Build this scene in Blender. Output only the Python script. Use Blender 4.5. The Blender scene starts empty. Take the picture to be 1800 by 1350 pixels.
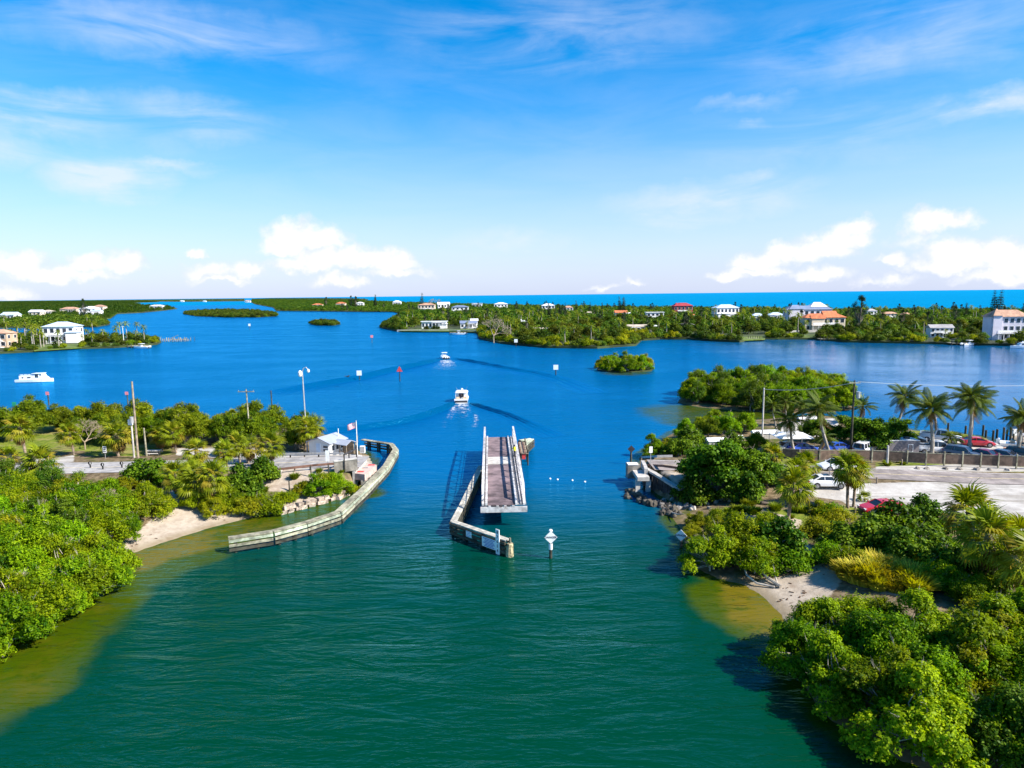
import bpy, math, random
import numpy as np
from mathutils import Vector, Matrix

scene = bpy.context.scene
COL = scene.collection
R = math.radians
random.seed(7)

# ------------------------------------------------------------------ camera
CAM_H = 25.0
PITCH, ROLL = R(7.45), R(0.64)
cf = Vector((0, math.cos(PITCH), -math.sin(PITCH)))
cr0 = Vector((1, 0, 0))
cu0 = Vector((0, math.sin(PITCH), math.cos(PITCH)))
cr = cr0 * math.cos(ROLL) - cu0 * math.sin(ROLL)
cu = cu0 * math.cos(ROLL) + cr0 * math.sin(ROLL)
cam_data = bpy.data.cameras.new("camera")
cam_data.lens, cam_data.sensor_width = 24.0, 36.0
cam_data.clip_start, cam_data.clip_end = 0.5, 90000
cam = bpy.data.objects.new("camera", cam_data)
COL.objects.link(cam)
m4 = Matrix((cr, cu, -cf)).transposed().to_4x4()
m4.translation = Vector((0, 0, CAM_H))
cam.matrix_world = m4
scene.camera = cam

# ------------------------------------------------------------------ light
SUN_EL, SUN_AZ_BEHIND = R(40), R(22)          # sun to the right of the lens, a little behind it
sdir = Vector((math.cos(SUN_AZ_BEHIND) * math.cos(SUN_EL), -math.sin(SUN_AZ_BEHIND) * math.cos(SUN_EL), math.sin(SUN_EL)))
sun_data = bpy.data.lights.new("sun", 'SUN')
sun_data.energy, sun_data.angle, sun_data.color = 5.0, R(0.5), (1.0, 0.94, 0.84)
sun = bpy.data.objects.new("sun", sun_data)
COL.objects.link(sun)
sun.rotation_euler = sdir.to_track_quat('Z', 'Y').to_euler()
sun.location = sdir * 300

scene.view_settings.view_transform = 'Standard'
scene.view_settings.look = 'None'
scene.view_settings.gamma = 1.0
scene.view_settings.use_curve_mapping = False
scene.view_settings.exposure = 1.06
scene.render.engine = 'CYCLES'
scene.cycles.use_denoising = True
scene.cycles.max_bounces = 6
scene.cycles.diffuse_bounces = 3
scene.cycles.glossy_bounces = 3
scene.cycles.transmission_bounces = 4
scene.cycles.transparent_max_bounces = 8

# ------------------------------------------------------------------ sky: one world shader, the same all the way round
world = bpy.data.worlds.new("World")
scene.world = world
world.use_nodes = True
wt = world.node_tree
wt.nodes.clear()

def nn(t, typ, **kw):
    n = t.nodes.new(typ)
    for k, v in kw.items():
        if k == 'inp':
            for kk, vv in v.items():
                n.inputs[kk].default_value = vv
        else:
            setattr(n, k, v)
    return n

def mth(t, op, a, b=None, c=None, clamp=False):
    n = t.nodes.new('ShaderNodeMath')
    n.operation = op
    n.use_clamp = clamp
    for i, x in enumerate((a, b, c)):
        if x is None:
            continue
        if isinstance(x, (int, float)):
            n.inputs[i].default_value = x
        else:
            t.links.new(x, n.inputs[i])
    return n.outputs[0]

def mixc(t, fac, a, b, blend='MIX'):
    n = t.nodes.new('ShaderNodeMix')
    n.data_type = 'RGBA'
    n.blend_type = blend
    for sock, x in ((n.inputs[0], fac), (n.inputs[6], a), (n.inputs[7], b)):
        if isinstance(x, (int, float)):
            sock.default_value = x
        elif isinstance(x, (tuple, list)):
            sock.default_value = tuple(x) + ((1,) if len(x) == 3 else ())
        else:
            t.links.new(x, sock)
    return n.outputs[2]

def smooth(t, x, lo, hi):
    n = t.nodes.new('ShaderNodeMapRange')
    n.interpolation_type = 'SMOOTHSTEP'
    t.links.new(x, n.inputs[0])
    n.inputs[1].default_value, n.inputs[2].default_value = lo, hi
    return n.outputs[0]

def noise(t, vec, scale, detail=4, rough=0.55, dist=0.0, dim='3D'):
    n = t.nodes.new('ShaderNodeTexNoise')
    n.noise_dimensions = dim
    n.inputs['Scale'].default_value = scale
    n.inputs['Detail'].default_value = detail
    n.inputs['Roughness'].default_value = rough
    n.inputs['Distortion'].default_value = dist
    if vec is not None:
        t.links.new(vec, n.inputs['Vector'])
    return n

SKY_STRENGTH = 0.079
sky = nn(wt, 'ShaderNodeTexSky', sky_type='NISHITA', sun_disc=False)
sky.sun_elevation = SUN_EL
sky.sun_rotation = math.atan2(sdir.x, sdir.y)
sky.altitude, sky.air_density, sky.dust_density, sky.ozone_density = 0.0, 1.0, 0.6, 3.0
hs = nn(wt, 'ShaderNodeHueSaturation', inp={'Saturation': 1.6, 'Value': 1.36})
wt.links.new(sky.outputs[0], hs.inputs['Color'])
tc = nn(wt, 'ShaderNodeTexCoord')
sx = nn(wt, 'ShaderNodeSeparateXYZ')
wt.links.new(tc.outputs['Generated'], sx.inputs[0])
az = mth(wt, 'ARCTAN2', sx.outputs[0], sx.outputs[1])            # 0 straight ahead, + to the right
el = mth(wt, 'ARCSINE', sx.outputs[2])
comb = nn(wt, 'ShaderNodeCombineXYZ')
wt.links.new(az, comb.inputs[0])
wt.links.new(el, comb.inputs[1])
puff = noise(wt, comb.outputs[0], 26, 7, 0.58)
puff_b = noise(wt, comb.outputs[0], 70, 5, 0.6)
sep = nn(wt, 'ShaderNodeSeparateColor')
wt.links.new(puff.outputs['Color'], sep.inputs[0])
daz = mth(wt, 'ADD', az, mth(wt, 'MULTIPLY', mth(wt, 'SUBTRACT', sep.outputs[0], 0.5), 0.05))
dele = mth(wt, 'ADD', el, mth(wt, 'MULTIPLY', mth(wt, 'SUBTRACT', sep.outputs[1], 0.5), 0.040))

def direction(px, py):
    d = (cf + cr * ((px - 900) / 1200) - cu * ((py - 675) / 1200)).normalized()
    return math.atan2(d.x, d.y), math.asin(d.z)

def blobs(lst, xa, ya, flat=True):
    """Cloud heads given by the bearing and elevation measured in the photograph: soft ellipses, flatter below than above."""
    out = None
    for (px, py, rx, ry, w) in lst:
        a, e = direction(px, py)
        u = mth(wt, 'MULTIPLY', mth(wt, 'SUBTRACT', xa, a), 1200 / rx)
        v0 = mth(wt, 'SUBTRACT', ya, e)
        v = mth(wt, 'MULTIPLY', v0, 1200 / ry)
        if flat:
            v = mth(wt, 'MAXIMUM', v, mth(wt, 'MULTIPLY', v, -1.7))
        d = mth(wt, 'SUBTRACT', 1.0, mth(wt, 'SQRT', mth(wt, 'ADD', mth(wt, 'MULTIPLY', u, u), mth(wt, 'MULTIPLY', v, v))))
        d = mth(wt, 'MULTIPLY', mth(wt, 'MAXIMUM', d, 0.0), w)
        out = d if out is None else mth(wt, 'MAXIMUM', out, d)
    return out

CUMULUS = [
    (30, 470, 60, 26, 1), (75, 478, 90, 20, 1), (150, 468, 36, 24, 1), (220, 466, 45, 26, 1), (15, 520, 40, 24, 1), (110, 486, 110, 16, .8),
    (343, 441, 24, 10, .9), (365, 478, 60, 26, .9), (430, 478, 50, 24, .9), (385, 492, 70, 12, .8),
    (520, 420, 62, 50, 1), (560, 428, 70, 40, 1), (500, 440, 60, 26, 1), (580, 460, 100, 34, 1), (640, 455, 90, 34, 1), (690, 462, 62, 32, 1),
    (540, 470, 90, 26, .9), (600, 496, 70, 20, .9), (700, 478, 80, 18, .8),
    (1280, 488, 46, 16, 1), (1335, 465, 70, 26, 1), (1400, 450, 70, 30, 1), (1450, 440, 70, 32, 1), (1490, 420, 52, 42, 1), (1505, 402, 36, 26, 1),
    (1440, 486, 70, 20, 1), (1330, 480, 90, 14, .8), (1630, 400, 50, 34, .9), (1670, 390, 48, 26, .9), (1620, 425, 60, 26, .5),
    (1680, 455, 70, 36, 1), (1660, 470, 80, 26, 1), (1760, 452, 70, 36, 1), (1800, 470, 80, 34, 1), (1575, 460, 34, 16, .9), (1560, 495, 60, 14, .7),
    (1760, 490, 90, 20, .8), (1060, 505, 50, 10, .6), (1115, 500, 34, 10, .6),
    (1900, 450, 90, 50, 1), (2030, 470, 120, 40, 1), (-90, 470, 90, 40, 1), (-220, 450, 110, 60, 1)]
m_view = blobs(CUMULUS, daz, dele)
# elsewhere round the horizon the same kind of low cumulus, from noise
c2 = nn(wt, 'ShaderNodeCombineXYZ')
wt.links.new(mth(wt, 'MULTIPLY', az, 1.0), c2.inputs[0])
wt.links.new(mth(wt, 'MULTIPLY', el, 2.2), c2.inputs[1])
far_n = noise(wt, c2.outputs[0], 5.0, 6, 0.55)
band = mth(wt, 'MULTIPLY', smooth(wt, el, 0.0, 0.03), mth(wt, 'SUBTRACT', 1.0, smooth(wt, el, 0.06, 0.16)))
m_else = mth(wt, 'MULTIPLY', mth(wt, 'SUBTRACT', far_n.outputs['Fac'], 0.47, clamp=True), 3.5)
m_else = mth(wt, 'MULTIPLY', m_else, band)
m_else = mth(wt, 'MULTIPLY', m_else, smooth(wt, mth(wt, 'ABSOLUTE', az), 0.72, 0.95))
m_cum = mth(wt, 'MAXIMUM', m_view, m_else)
edge = mth(wt, 'ADD', m_cum, mth(wt, 'MULTIPLY', mth(wt, 'SUBTRACT', puff_b.outputs['Fac'], 0.5), 0.62))
cum = mth(wt, 'MULTIPLY', smooth(wt, edge, 0.02, 0.62), smooth(wt, m_cum, 0.0, 0.16))
# cirrus: stretched streaks, at all bearings, denser where the photograph shows its veils
rot = nn(wt, 'ShaderNodeMapping')
rot.inputs['Rotation'].default_value = (0, 0, R(-14))
rot.inputs['Scale'].default_value = (1.4, 6.5, 1)
wt.links.new(comb.outputs[0], rot.inputs[0])
cir_n = noise(wt, rot.outputs[0], 3.0, 6, 0.6, 0.6)
CIRRUS = [(60, 230, 210, 60, 1), (190, 312, 110, 42, 1.25), (290, 292, 90, 14, .8), (330, 205, 150, 40, .7), (90, 190, 120, 30, .9), (1240, 355, 190, 34, .9), (1180, 385, 120, 22, .8),
          (1330, 325, 120, 24, .7), (1325, 222, 46, 14, 1.1), (1320, 180, 100, 18, .7), (1740, 185, 120, 26, 1.0), (900, 420, 130, 26, .8), (1450, 230, 260, 60, .35),
          (600, 470, 500, 40, .25), (980, 60, 300, 60, .5), (300, 60, 300, 50, .6), (1600, 70, 300, 60, .5)]
# the streak over the right half rises to the right, so its axis is tilted
el_t = mth(wt, 'SUBTRACT', dele, mth(wt, 'MULTIPLY', mth(wt, 'SUBTRACT', daz, 0.28), 0.22))
m_cir = blobs(CIRRUS, daz, dele, flat=False)
m_cir = mth(wt, 'ADD', mth(wt, 'MULTIPLY', m_cir, 1.25), 0.14)
streak = smooth(wt, cir_n.outputs['Fac'], 0.28, 0.74)
cir = mth(wt, 'MULTIPLY', m_cir, streak, clamp=True)
lp = mth(wt, 'SUBTRACT', 1.0, smooth(wt, el, 0.5, 0.9))
cir = mth(wt, 'MULTIPLY', cir, lp)
# thick pale air low over the sea
hz = mth(wt, 'POWER', mth(wt, 'SUBTRACT', 1.0, smooth(wt, el, -0.02, 0.38)), 1.45)
base_sky = mixc(wt, mth(wt, 'MULTIPLY', hz, 0.80), hs.outputs[0], (3.9, 4.5, 6.5))
shade = noise(wt, comb.outputs[0], 40, 5, 0.6)
cloud_col = mixc(wt, smooth(wt, mth(wt, 'ADD', mth(wt, 'MULTIPLY', shade.outputs['Fac'], 0.8), mth(wt, 'MULTIPLY', m_cum, 0.35)), 0.34, 0.70), (4.9, 5.35, 6.35), (6.75, 6.65, 6.6))
c_sky = mixc(wt, mth(wt, 'MULTIPLY', cir, 0.75), base_sky, (5.3, 5.7, 6.7))
c_sky = mixc(wt, mth(wt, 'MULTIPLY', cum, 0.93), c_sky, cloud_col)
bg = nn(wt, 'ShaderNodeBackground', inp={'Strength': SKY_STRENGTH})
wt.links.new(c_sky, bg.inputs['Color'])
wo = nn(wt, 'ShaderNodeOutputWorld')
wt.links.new(bg.outputs[0], wo.inputs[0])

# ------------------------------------------------------------------ measuring: where a sight line meets a level z
def P(px, py, z=0.0):
    d = cf + cr * ((px - 900) / 1200) - cu * ((py - 675) / 1200)
    t = (z - CAM_H) / d.z
    return Vector((d.x * t, d.y * t, z))

def depth(p):
    return (Vector(p) - Vector((0, 0, CAM_H))).dot(cf)

def M(px_len, p):                     # a length in photo pixels, in metres at point p
    return px_len * depth(p) / 1200

# ------------------------------------------------------------------ mesh building
class MB:
    def __init__(s):
        s.v, s.f, s.m = [], [], []
    def add(s, vs, fs, mi=0):
        o = len(s.v)
        s.v += [tuple(x) for x in vs]
        s.f += [tuple(i + o for i in f) for f in fs]
        s.m += [mi] * len(fs)
    def box(s, c, d, rz=0, mi=0):
        cx, cy, cz = c
        hx, hy, hz = d[0] / 2, d[1] / 2, d[2] / 2
        ca, sa = math.cos(rz), math.sin(rz)
        vs = []
        for z in (-hz, hz):
            for x, y in ((-hx, -hy), (hx, -hy), (hx, hy), (-hx, hy)):
                vs.append((cx + x * ca - y * sa, cy + x * sa + y * ca, cz + z))
        s.add(vs, [(0, 3, 2, 1), (4, 5, 6, 7), (0, 1, 5, 4), (1, 2, 6, 5), (2, 3, 7, 6), (3, 0, 4, 7)], mi)
    def beam(s, a, b, w, h, mi=0, up=(0, 0, 1)):
        a, b = Vector(a), Vector(b)
        d = (b - a).normalized()
        u = Vector(up)
        if abs(d.dot(u)) > 0.98:
            u = Vector((0, 1, 0))
        x = d.cross(u).normalized()
        y = x.cross(d).normalized()
        vs = []
        for p in (a, b):
            for i, j in ((-1, -1), (1, -1), (1, 1), (-1, 1)):
                vs.append(p + x * (i * w / 2) + y * (j * h / 2))
        s.add(vs, [(0, 1, 2, 3), (7, 6, 5, 4), (0, 4, 5, 1), (1, 5, 6, 2), (2, 6, 7, 3), (3, 7, 4, 0)], mi)
    def tube(s, a, b, r0, r1=None, n=8, mi=0, caps=True):
        s.path([a, b], [r0, r0 if r1 is None else r1], n, mi, caps)
    def path(s, pts, rad, n=6, mi=0, caps=True):
        pts = [Vector(p) for p in pts]
        rings = []
        for i, p in enumerate(pts):
            d = (pts[min(i + 1, len(pts) - 1)] - pts[max(i - 1, 0)])
            d = d.normalized() if d.length > 1e-9 else Vector((0, 0, 1))
            u = Vector((0, 0, 1)) if abs(d.z) < 0.95 else Vector((0, 1, 0))
            x = d.cross(u).normalized()
            y = x.cross(d)
            rings.append([p + (x * math.cos(2 * math.pi * k / n) + y * math.sin(2 * math.pi * k / n)) * rad[i] for k in range(n)])
        vs = [q for r in rings for q in r]
        fs = []
        for i in range(len(pts) - 1):
            for k in range(n):
                a, b = i * n + k, i * n + (k + 1) % n
                fs.append((a, b, b + n, a + n))
        if caps:
            fs.append(tuple(range(n))[::-1])
            fs.append(tuple(range((len(pts) - 1) * n, len(pts) * n)))
        s.add(vs, fs, mi)
    def loft(s, rings, mi=0, caps=True, closed=True):
        n = len(rings[0])
        vs = [q for r in rings for q in r]
        fs = []
        for i in range(len(rings) - 1):
            for k in range(n if closed else n - 1):
                a, b = i * n + k, i * n + (k + 1) % n
                fs.append((a, b, b + n, a + n))
        if caps:
            fs.append(tuple(range(n))[::-1])
            fs.append(tuple(range((len(rings) - 1) * n, len(rings) * n)))
        s.add(vs, fs, mi)
    def ball(s, c, r, nu=8, nv=5, mi=0):
        rx, ry, rz = (r, r, r) if isinstance(r, (int, float)) else r
        rings = []
        for j in range(nv + 1):
            t = math.pi * (0.04 + 0.92 * j / nv) - math.pi / 2
            rings.append([(c[0] + rx * math.cos(t) * math.cos(2 * math.pi * k / nu), c[1] + ry * math.cos(t) * math.sin(2 * math.pi * k / nu), c[2] + rz * math.sin(t)) for k in range(nu)])
        s.loft(rings, mi)
    def prism(s, pts, z0, z1, mi=0):
        n = len(pts)
        vs = [(p[0], p[1], z0) for p in pts] + [(p[0], p[1], z1) for p in pts]
        fs = [tuple(range(n))[::-1], tuple(range(n, 2 * n))] + [(i, (i + 1) % n, n + (i + 1) % n, n + i) for i in range(n)]
        s.add(vs, fs, mi)
    def mesh(s, name, mats, smooth=False):
        me = bpy.data.meshes.new(name)
        me.from_pydata(s.v, [], s.f)
        for mm in (mats if isinstance(mats, (list, tuple)) else [mats]):
            me.materials.append(mm)
        if any(s.m):
            me.polygons.foreach_set('material_index', s.m)
        if smooth:
            me.polygons.foreach_set('use_smooth', [True] * len(me.polygons))
        me.update()
        return me
    def build(s, name, mats, parent=None, smooth=False, **kw):
        return link(name, s.mesh(name, mats, smooth), parent, **kw)

def link(name, data, parent=None, loc=None, rz=None, scale=None):
    o = bpy.data.objects.new(name, data)
    COL.objects.link(o)
    if parent is not None:
        o.parent = parent
    if loc is not None:
        o.location = loc
    if rz is not None:
        o.rotation_euler = rz if isinstance(rz, (tuple, list)) else (0, 0, rz)
    if scale is not None:
        o.scale = (scale,) * 3 if isinstance(scale, (int, float)) else scale
    return o

def tag(o, label, cat, group=None, kind=None):
    if label:
        o['label'] = label
    if cat:
        o['category'] = cat
    if group:
        o['group'] = group
    if kind:
        o['kind'] = kind
    return o

def thing(name, label, cat, loc=(0, 0, 0), rz=0, group=None, scale=None):
    return tag(link(name, None, None, loc, rz, scale), label, cat, group)

def structure(o):
    o['kind'] = 'structure'
    return o

CHILDREN = {}
def kids(o):
    return CHILDREN.setdefault(o.name, list(o.children))

def dup(o, loc, rz=0, scale=1, label=None, group=None, parent=None):
    """A copy of a thing with copies of its parts and their sub-parts (mesh data shared)."""
    c = o.copy()
    COL.objects.link(c)
    c.location = loc
    c.rotation_euler = rz if isinstance(rz, (tuple, list)) else (0, 0, rz)
    c.scale = (scale,) * 3 if isinstance(scale, (int, float)) else scale
    if label:
        c['label'] = label
    if group:
        c['group'] = group
    for ch in kids(o):
        d = ch.copy()
        COL.objects.link(d)
        d.parent = c
        for g in kids(ch):
            e = g.copy()
            COL.objects.link(e)
            e.parent = d
    return c

class Proto:
    """A source thing: the first placing moves the source itself, later ones copy it."""
    def __init__(s, root):
        s.root, s.used = root, False
    def put(s, loc, rz=0, scale=1, label=None, group=None):
        if s.used:
            return dup(s.root, loc, rz, scale, label, group)
        s.used = True
        o = s.root
        kids(o)
        for ch in o.children:
            kids(ch)
        o.location = loc
        o.rotation_euler = rz if isinstance(rz, (tuple, list)) else (0, 0, rz)
        o.scale = (scale,) * 3 if isinstance(scale, (int, float)) else scale
        if label:
            o['label'] = label
        if group:
            o['group'] = group
        return o
    def drop(s):
        if not s.used:
            for ch in list(s.root.children):
                for g in list(ch.children):
                    bpy.data.objects.remove(g)
                bpy.data.objects.remove(ch)
            bpy.data.objects.remove(s.root)

# ------------------------------------------------------------------ materials
MATS = {}
def mat(name, col, rough=0.7, var=0.12, scale=3.0, metal=0.0, bump=0.0, spec=0.4, coat=0.0, rnd=0.0, rust=0.0, tide=0.0):
    """Paint, timber, concrete...: a base colour broken up by two sizes of grime noise, optional fine relief."""
    if name in MATS:
        return MATS[name]
    m = bpy.data.materials.new(name)
    m.use_nodes = True
    t = m.node_tree
    b = t.nodes['Principled BSDF']
    b.inputs['Roughness'].default_value = rough
    b.inputs['Metallic'].default_value = metal
    b.inputs['Specular IOR Level'].default_value = spec
    b.inputs['Coat Weight'].default_value = coat
    c = tuple(col)
    g = nn(t, 'ShaderNodeNewGeometry')
    if var > 0 or bump > 0:
        n1 = noise(t, g.outputs['Position'], scale, 5, 0.6)
        n2 = noise(t, g.outputs['Position'], scale * 0.13, 3, 0.5)
        f = mth(t, 'ADD', mth(t, 'MULTIPLY', n1.outputs['Fac'], 0.6), mth(t, 'MULTIPLY', n2.outputs['Fac'], 0.4))
        lo = tuple(x * (1 - 2.2 * var) for x in c)
        hi = tuple(min(1, x * (1 + 1.6 * var)) for x in c)
        colr = mixc(t, smooth(t, f, 0.34, 0.66), lo, hi)
        if rust > 0:                       # rust blooms with their own ragged shape
            n3 = noise(t, g.outputs['Position'], 1.7, 7, 0.7)
            colr = mixc(t, mth(t, 'MULTIPLY', smooth(t, n3.outputs['Fac'], 0.60 - 0.1 * rust, 0.72), rust), colr, (0.17, 0.085, 0.05))
        if tide > 0:                       # weed and barnacle band left by the tide
            sz = nn(t, 'ShaderNodeSeparateXYZ')
            t.links.new(g.outputs['Position'], sz.inputs[0])
            hgt = mth(t, 'ADD', sz.outputs[2], mth(t, 'MULTIPLY', mth(t, 'SUBTRACT', n1.outputs['Fac'], 0.5), 0.7))
            colr = mixc(t, mth(t, 'MULTIPLY', mth(t, 'SUBTRACT', 1.0, smooth(t, hgt, tide - 0.12, tide + 0.12)), 0.85), colr, (0.055, 0.055, 0.025))
        if rnd > 0:
            oi = nn(t, 'ShaderNodeObjectInfo')
            h2 = nn(t, 'ShaderNodeHueSaturation')
            t.links.new(mth(t, 'ADD', 1 - rnd / 2, mth(t, 'MULTIPLY', oi.outputs['Random'], rnd)), h2.inputs['Value'])
            t.links.new(colr, h2.inputs['Color'])
            colr = h2.outputs[0]
        t.links.new(colr, b.inputs['Base Color'])
        if bump > 0:
            bp = nn(t, 'ShaderNodeBump', inp={'Strength': bump, 'Distance': 0.05})
            t.links.new(n1.outputs['Fac'], bp.inputs['Height'])
            t.links.new(bp.outputs[0], b.inputs['Normal'])
    else:
        b.inputs['Base Color'].default_value = c + (1,)
    MATS[name] = m
    return m

def leaf_mat(name, dark, light, trans=0.3, hue=0.03, val=0.35, rough=0.45):
    m = bpy.data.materials.new(name)
    m.use_nodes = True
    t = m.node_tree
    b = t.nodes['Principled BSDF']
    at = nn(t, 'ShaderNodeAttribute', attribute_name='tint')
    oi = nn(t, 'ShaderNodeObjectInfo')
    col = mixc(t, at.outputs['Fac'], dark, light)
    h = nn(t, 'ShaderNodeHueSaturation')
    t.links.new(col, h.inputs['Color'])
    t.links.new(mth(t, 'ADD', 0.5 - hue / 2, mth(t, 'MULTIPLY', oi.outputs['Random'], hue)), h.inputs['Hue'])
    rv = mth(t, 'FRACT', mth(t, 'MULTIPLY', oi.outputs['Random'], 7.31))
    t.links.new(mth(t, 'ADD', 1 - val / 2, mth(t, 'MULTIPLY', rv, val)), h.inputs['Value'])
    t.links.new(h.outputs[0], b.inputs['Base Color'])
    b.inputs['Roughness'].default_value = rough
    b.inputs['Specular IOR Level'].default_value = 0.08
    tr = nn(t, 'ShaderNodeBsdfTranslucent')
    tc_ = nn(t, 'ShaderNodeHueSaturation', inp={'Saturation': 1.1, 'Value': 1.25})
    t.links.new(h.outputs[0], tc_.inputs['Color'])
    t.links.new(tc_.outputs[0], tr.inputs['Color'])
    mx = nn(t, 'ShaderNodeMixShader', inp={0: trans})
    t.links.new(b.outputs[0], mx.inputs[1])
    t.links.new(tr.outputs[0], mx.inputs[2])
    t.links.new(mx.outputs[0], t.nodes['Material Output'].inputs[0])
    return m

def npmesh(name, V, F, mats, tint=None, smooth=False):
    """V (n,3), F (m,k) numpy arrays -> mesh, with an optional per-face tint."""
    me = bpy.data.meshes.new(name)
    k = F.shape[1]
    me.vertices.add(len(V))
    me.vertices.foreach_set('co', np.ascontiguousarray(V, dtype=np.float32).ravel())
    me.loops.add(F.size)
    me.loops.foreach_set('vertex_index', np.ascontiguousarray(F, dtype=np.int32).ravel())
    me.polygons.add(len(F))
    me.polygons.foreach_set('loop_start', np.arange(0, F.size, k, dtype=np.int32))
    me.polygons.foreach_set('loop_total', np.full(len(F), k, dtype=np.int32))
    if smooth:
        me.polygons.foreach_set('use_smooth', np.ones(len(F), dtype=bool))
    if tint is not None:
        a = me.attributes.new('tint', 'FLOAT', 'FACE')
        a.data.foreach_set('value', np.ascontiguousarray(tint, dtype=np.float32))
    for mm in (mats if isinstance(mats, (list, tuple)) else [mats]):
        me.materials.append(mm)
    me.update(calc_edges=True)
    me.validate()
    return me
# ================================================================== the large structure: land, water, roads
def wpoly(pts, z=0.0):
    return np.array([[P(x, y, z).x, P(x, y, z).y] for x, y in pts])

def inside(poly, X, Y):
    r = np.zeros(X.shape, dtype=bool)
    n = len(poly)
    for i in range(n):
        x0, y0 = poly[i]
        x1, y1 = poly[(i + 1) % n]
        c = ((y0 > Y) != (y1 > Y))
        if not c.any():
            continue
        r ^= c & (X < (x1 - x0) * (Y - y0) / (y1 - y0 + 1e-12) + x0)
    return r

def segdist(poly, X, Y, closed=True):
    d = np.full(X.shape, 1e9)
    n = len(poly)
    for i in range(n if closed else n - 1):
        ax, ay = poly[i]
        bx, by = poly[(i + 1) % n]
        vx, vy = bx - ax, by - ay
        L = vx * vx + vy * vy + 1e-12
        t = np.clip(((X - ax) * vx + (Y - ay) * vy) / L, 0, 1)
        d = np.minimum(d, np.hypot(X - ax - t * vx, Y - ay - t * vy))
    return d

def sdist(poly, X, Y):
    d = segdist(poly, X, Y)
    return np.where(inside(poly, X, Y), d, -d)

SHORE_L = wpoly([(-330, 1420), (-60, 1230), (0, 1135), (60, 1105), (120, 1072), (185, 1030), (212, 1000), (200, 984), (235, 972), (300, 950), (370, 928), (440, 910),
                 (492, 903), (541, 890), (590, 878), (612, 868), (636, 850), (650, 830), (655, 812), (648, 799), (625, 790), (590, 770), (540, 752), (480, 748), (400, 742),
                 (300, 738), (150, 736), (0, 737), (-250, 738), (-600, 745), (-900, 900)])
SHORE_R = wpoly([(2300, 1600), (1800, 1420), (1560, 1330), (1440, 1255), (1396, 1180), (1384, 1110), (1372, 1080), (1345, 1054), (1310, 1030), (1262, 1018), (1222, 1000),
                 (1205, 960), (1192, 925), (1174, 903), (1190, 888), (1152, 864), (1136, 853), (1129, 840), (1124, 822), (1122, 806), (1140, 790), (1175, 765), (1215, 748), (1290, 740),
                 (1340, 737), (1440, 730), (1540, 742), (1611, 757), (1673, 760), (1731, 768), (1752, 782), (1790, 790), (1900, 792), (2600, 800), (3200, 1600)])
MANGROVE_ISLE = wpoly([(1190, 708), (1230, 716), (1300, 722), (1380, 727), (1440, 727), (1500, 720), (1490, 690), (1420, 678), (1330, 676), (1250, 682), (1200, 694)])

ROAD_Y0 = P(560, 814, 2.4).y
RL, RR = P(644, 812, 2.5).x, P(1140, 816, 2.5).x          # where the road stops at the two banks
def road_y(x):
    return np.where(x < 0, P(560, 814, 2.4).y + (x - RL) * LSL, P(1160, 818, 2.4).y + (x - RR) * RSL)
pl0, pl1 = P(180, 820, 2.0), P(640, 813, 2.5)
LSL = (pl1.y - pl0.y) / (pl1.x - pl0.x)
pr0, pr1 = P(1160, 818, 2.4), P(1700, 838, 1.8)
RSL = (pr1.y - pr0.y) / (pr1.x - pr0.x)
def road_z(x):
    d = np.where(x < 0, RL - x, x - RR)
    return 2.5 - 0.8 * np.clip((d - 6) / 34, 0, 1) ** 1.0
def road_w(x):
    return np.where(x < 0, 3.1, 3.2)
def sstep(x, a, b):
    t = np.clip((x - a) / (b - a), 0, 1)
    return t * t * (3 - 2 * t)

def wob(X, Y, s, k=0):
    return (np.sin(X / s + k) * np.cos(Y / s * 1.3 + 2 * k) + 0.5 * np.sin(X / s * 2.3 + Y / s * 1.7 + k) + 0.3 * np.cos(Y / s * 4.1 - X / s * 3.3 + k)) / 1.8

def land_h(X, Y):
    X, Y = np.asarray(X, float), np.asarray(Y, float)
    out = np.full(X.shape, -3.0)
    for poly, top in ((SHORE_L, 1.25), (SHORE_R, 1.45)):
        d = sdist(poly, X, Y)
        lat = np.abs(Y - road_y(X))
        k = 1 - sstep(lat, 3.6, 9.5)
        k = np.where((X > RL + 1.0) & (X < RR - 1.0), 0, k)
        slope = 0.17 + 2.6 * k
        base = top + 0.10 * wob(X, Y, 3.0, 1)
        h = np.minimum(d * slope, base)
        h = np.where(d > 0, np.minimum(d * slope, base * (1 - k) + (road_z(X) - 0.03) * k), d * 0.5)
        out = np.maximum(out, h)
    d = sdist(MANGROVE_ISLE, X, Y)
    out = np.maximum(out, np.where(d > 0, np.minimum(d * 0.2, 0.35), d * 0.5))
    return out

def hz_at(x, y):
    return float(land_h(np.array([x]), np.array([y]))[0])

def G(px, py):
    """The spot on the near ground that the photograph shows at a pixel."""
    z = 1.2
    for _ in range(8):
        p = P(px, py, z)
        z = 0.5 * z + 0.5 * max(0.0, hz_at(p.x, p.y))
    p = P(px, py, z)
    return Vector((p.x, p.y, max(0.0, hz_at(p.x, p.y))))

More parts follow.
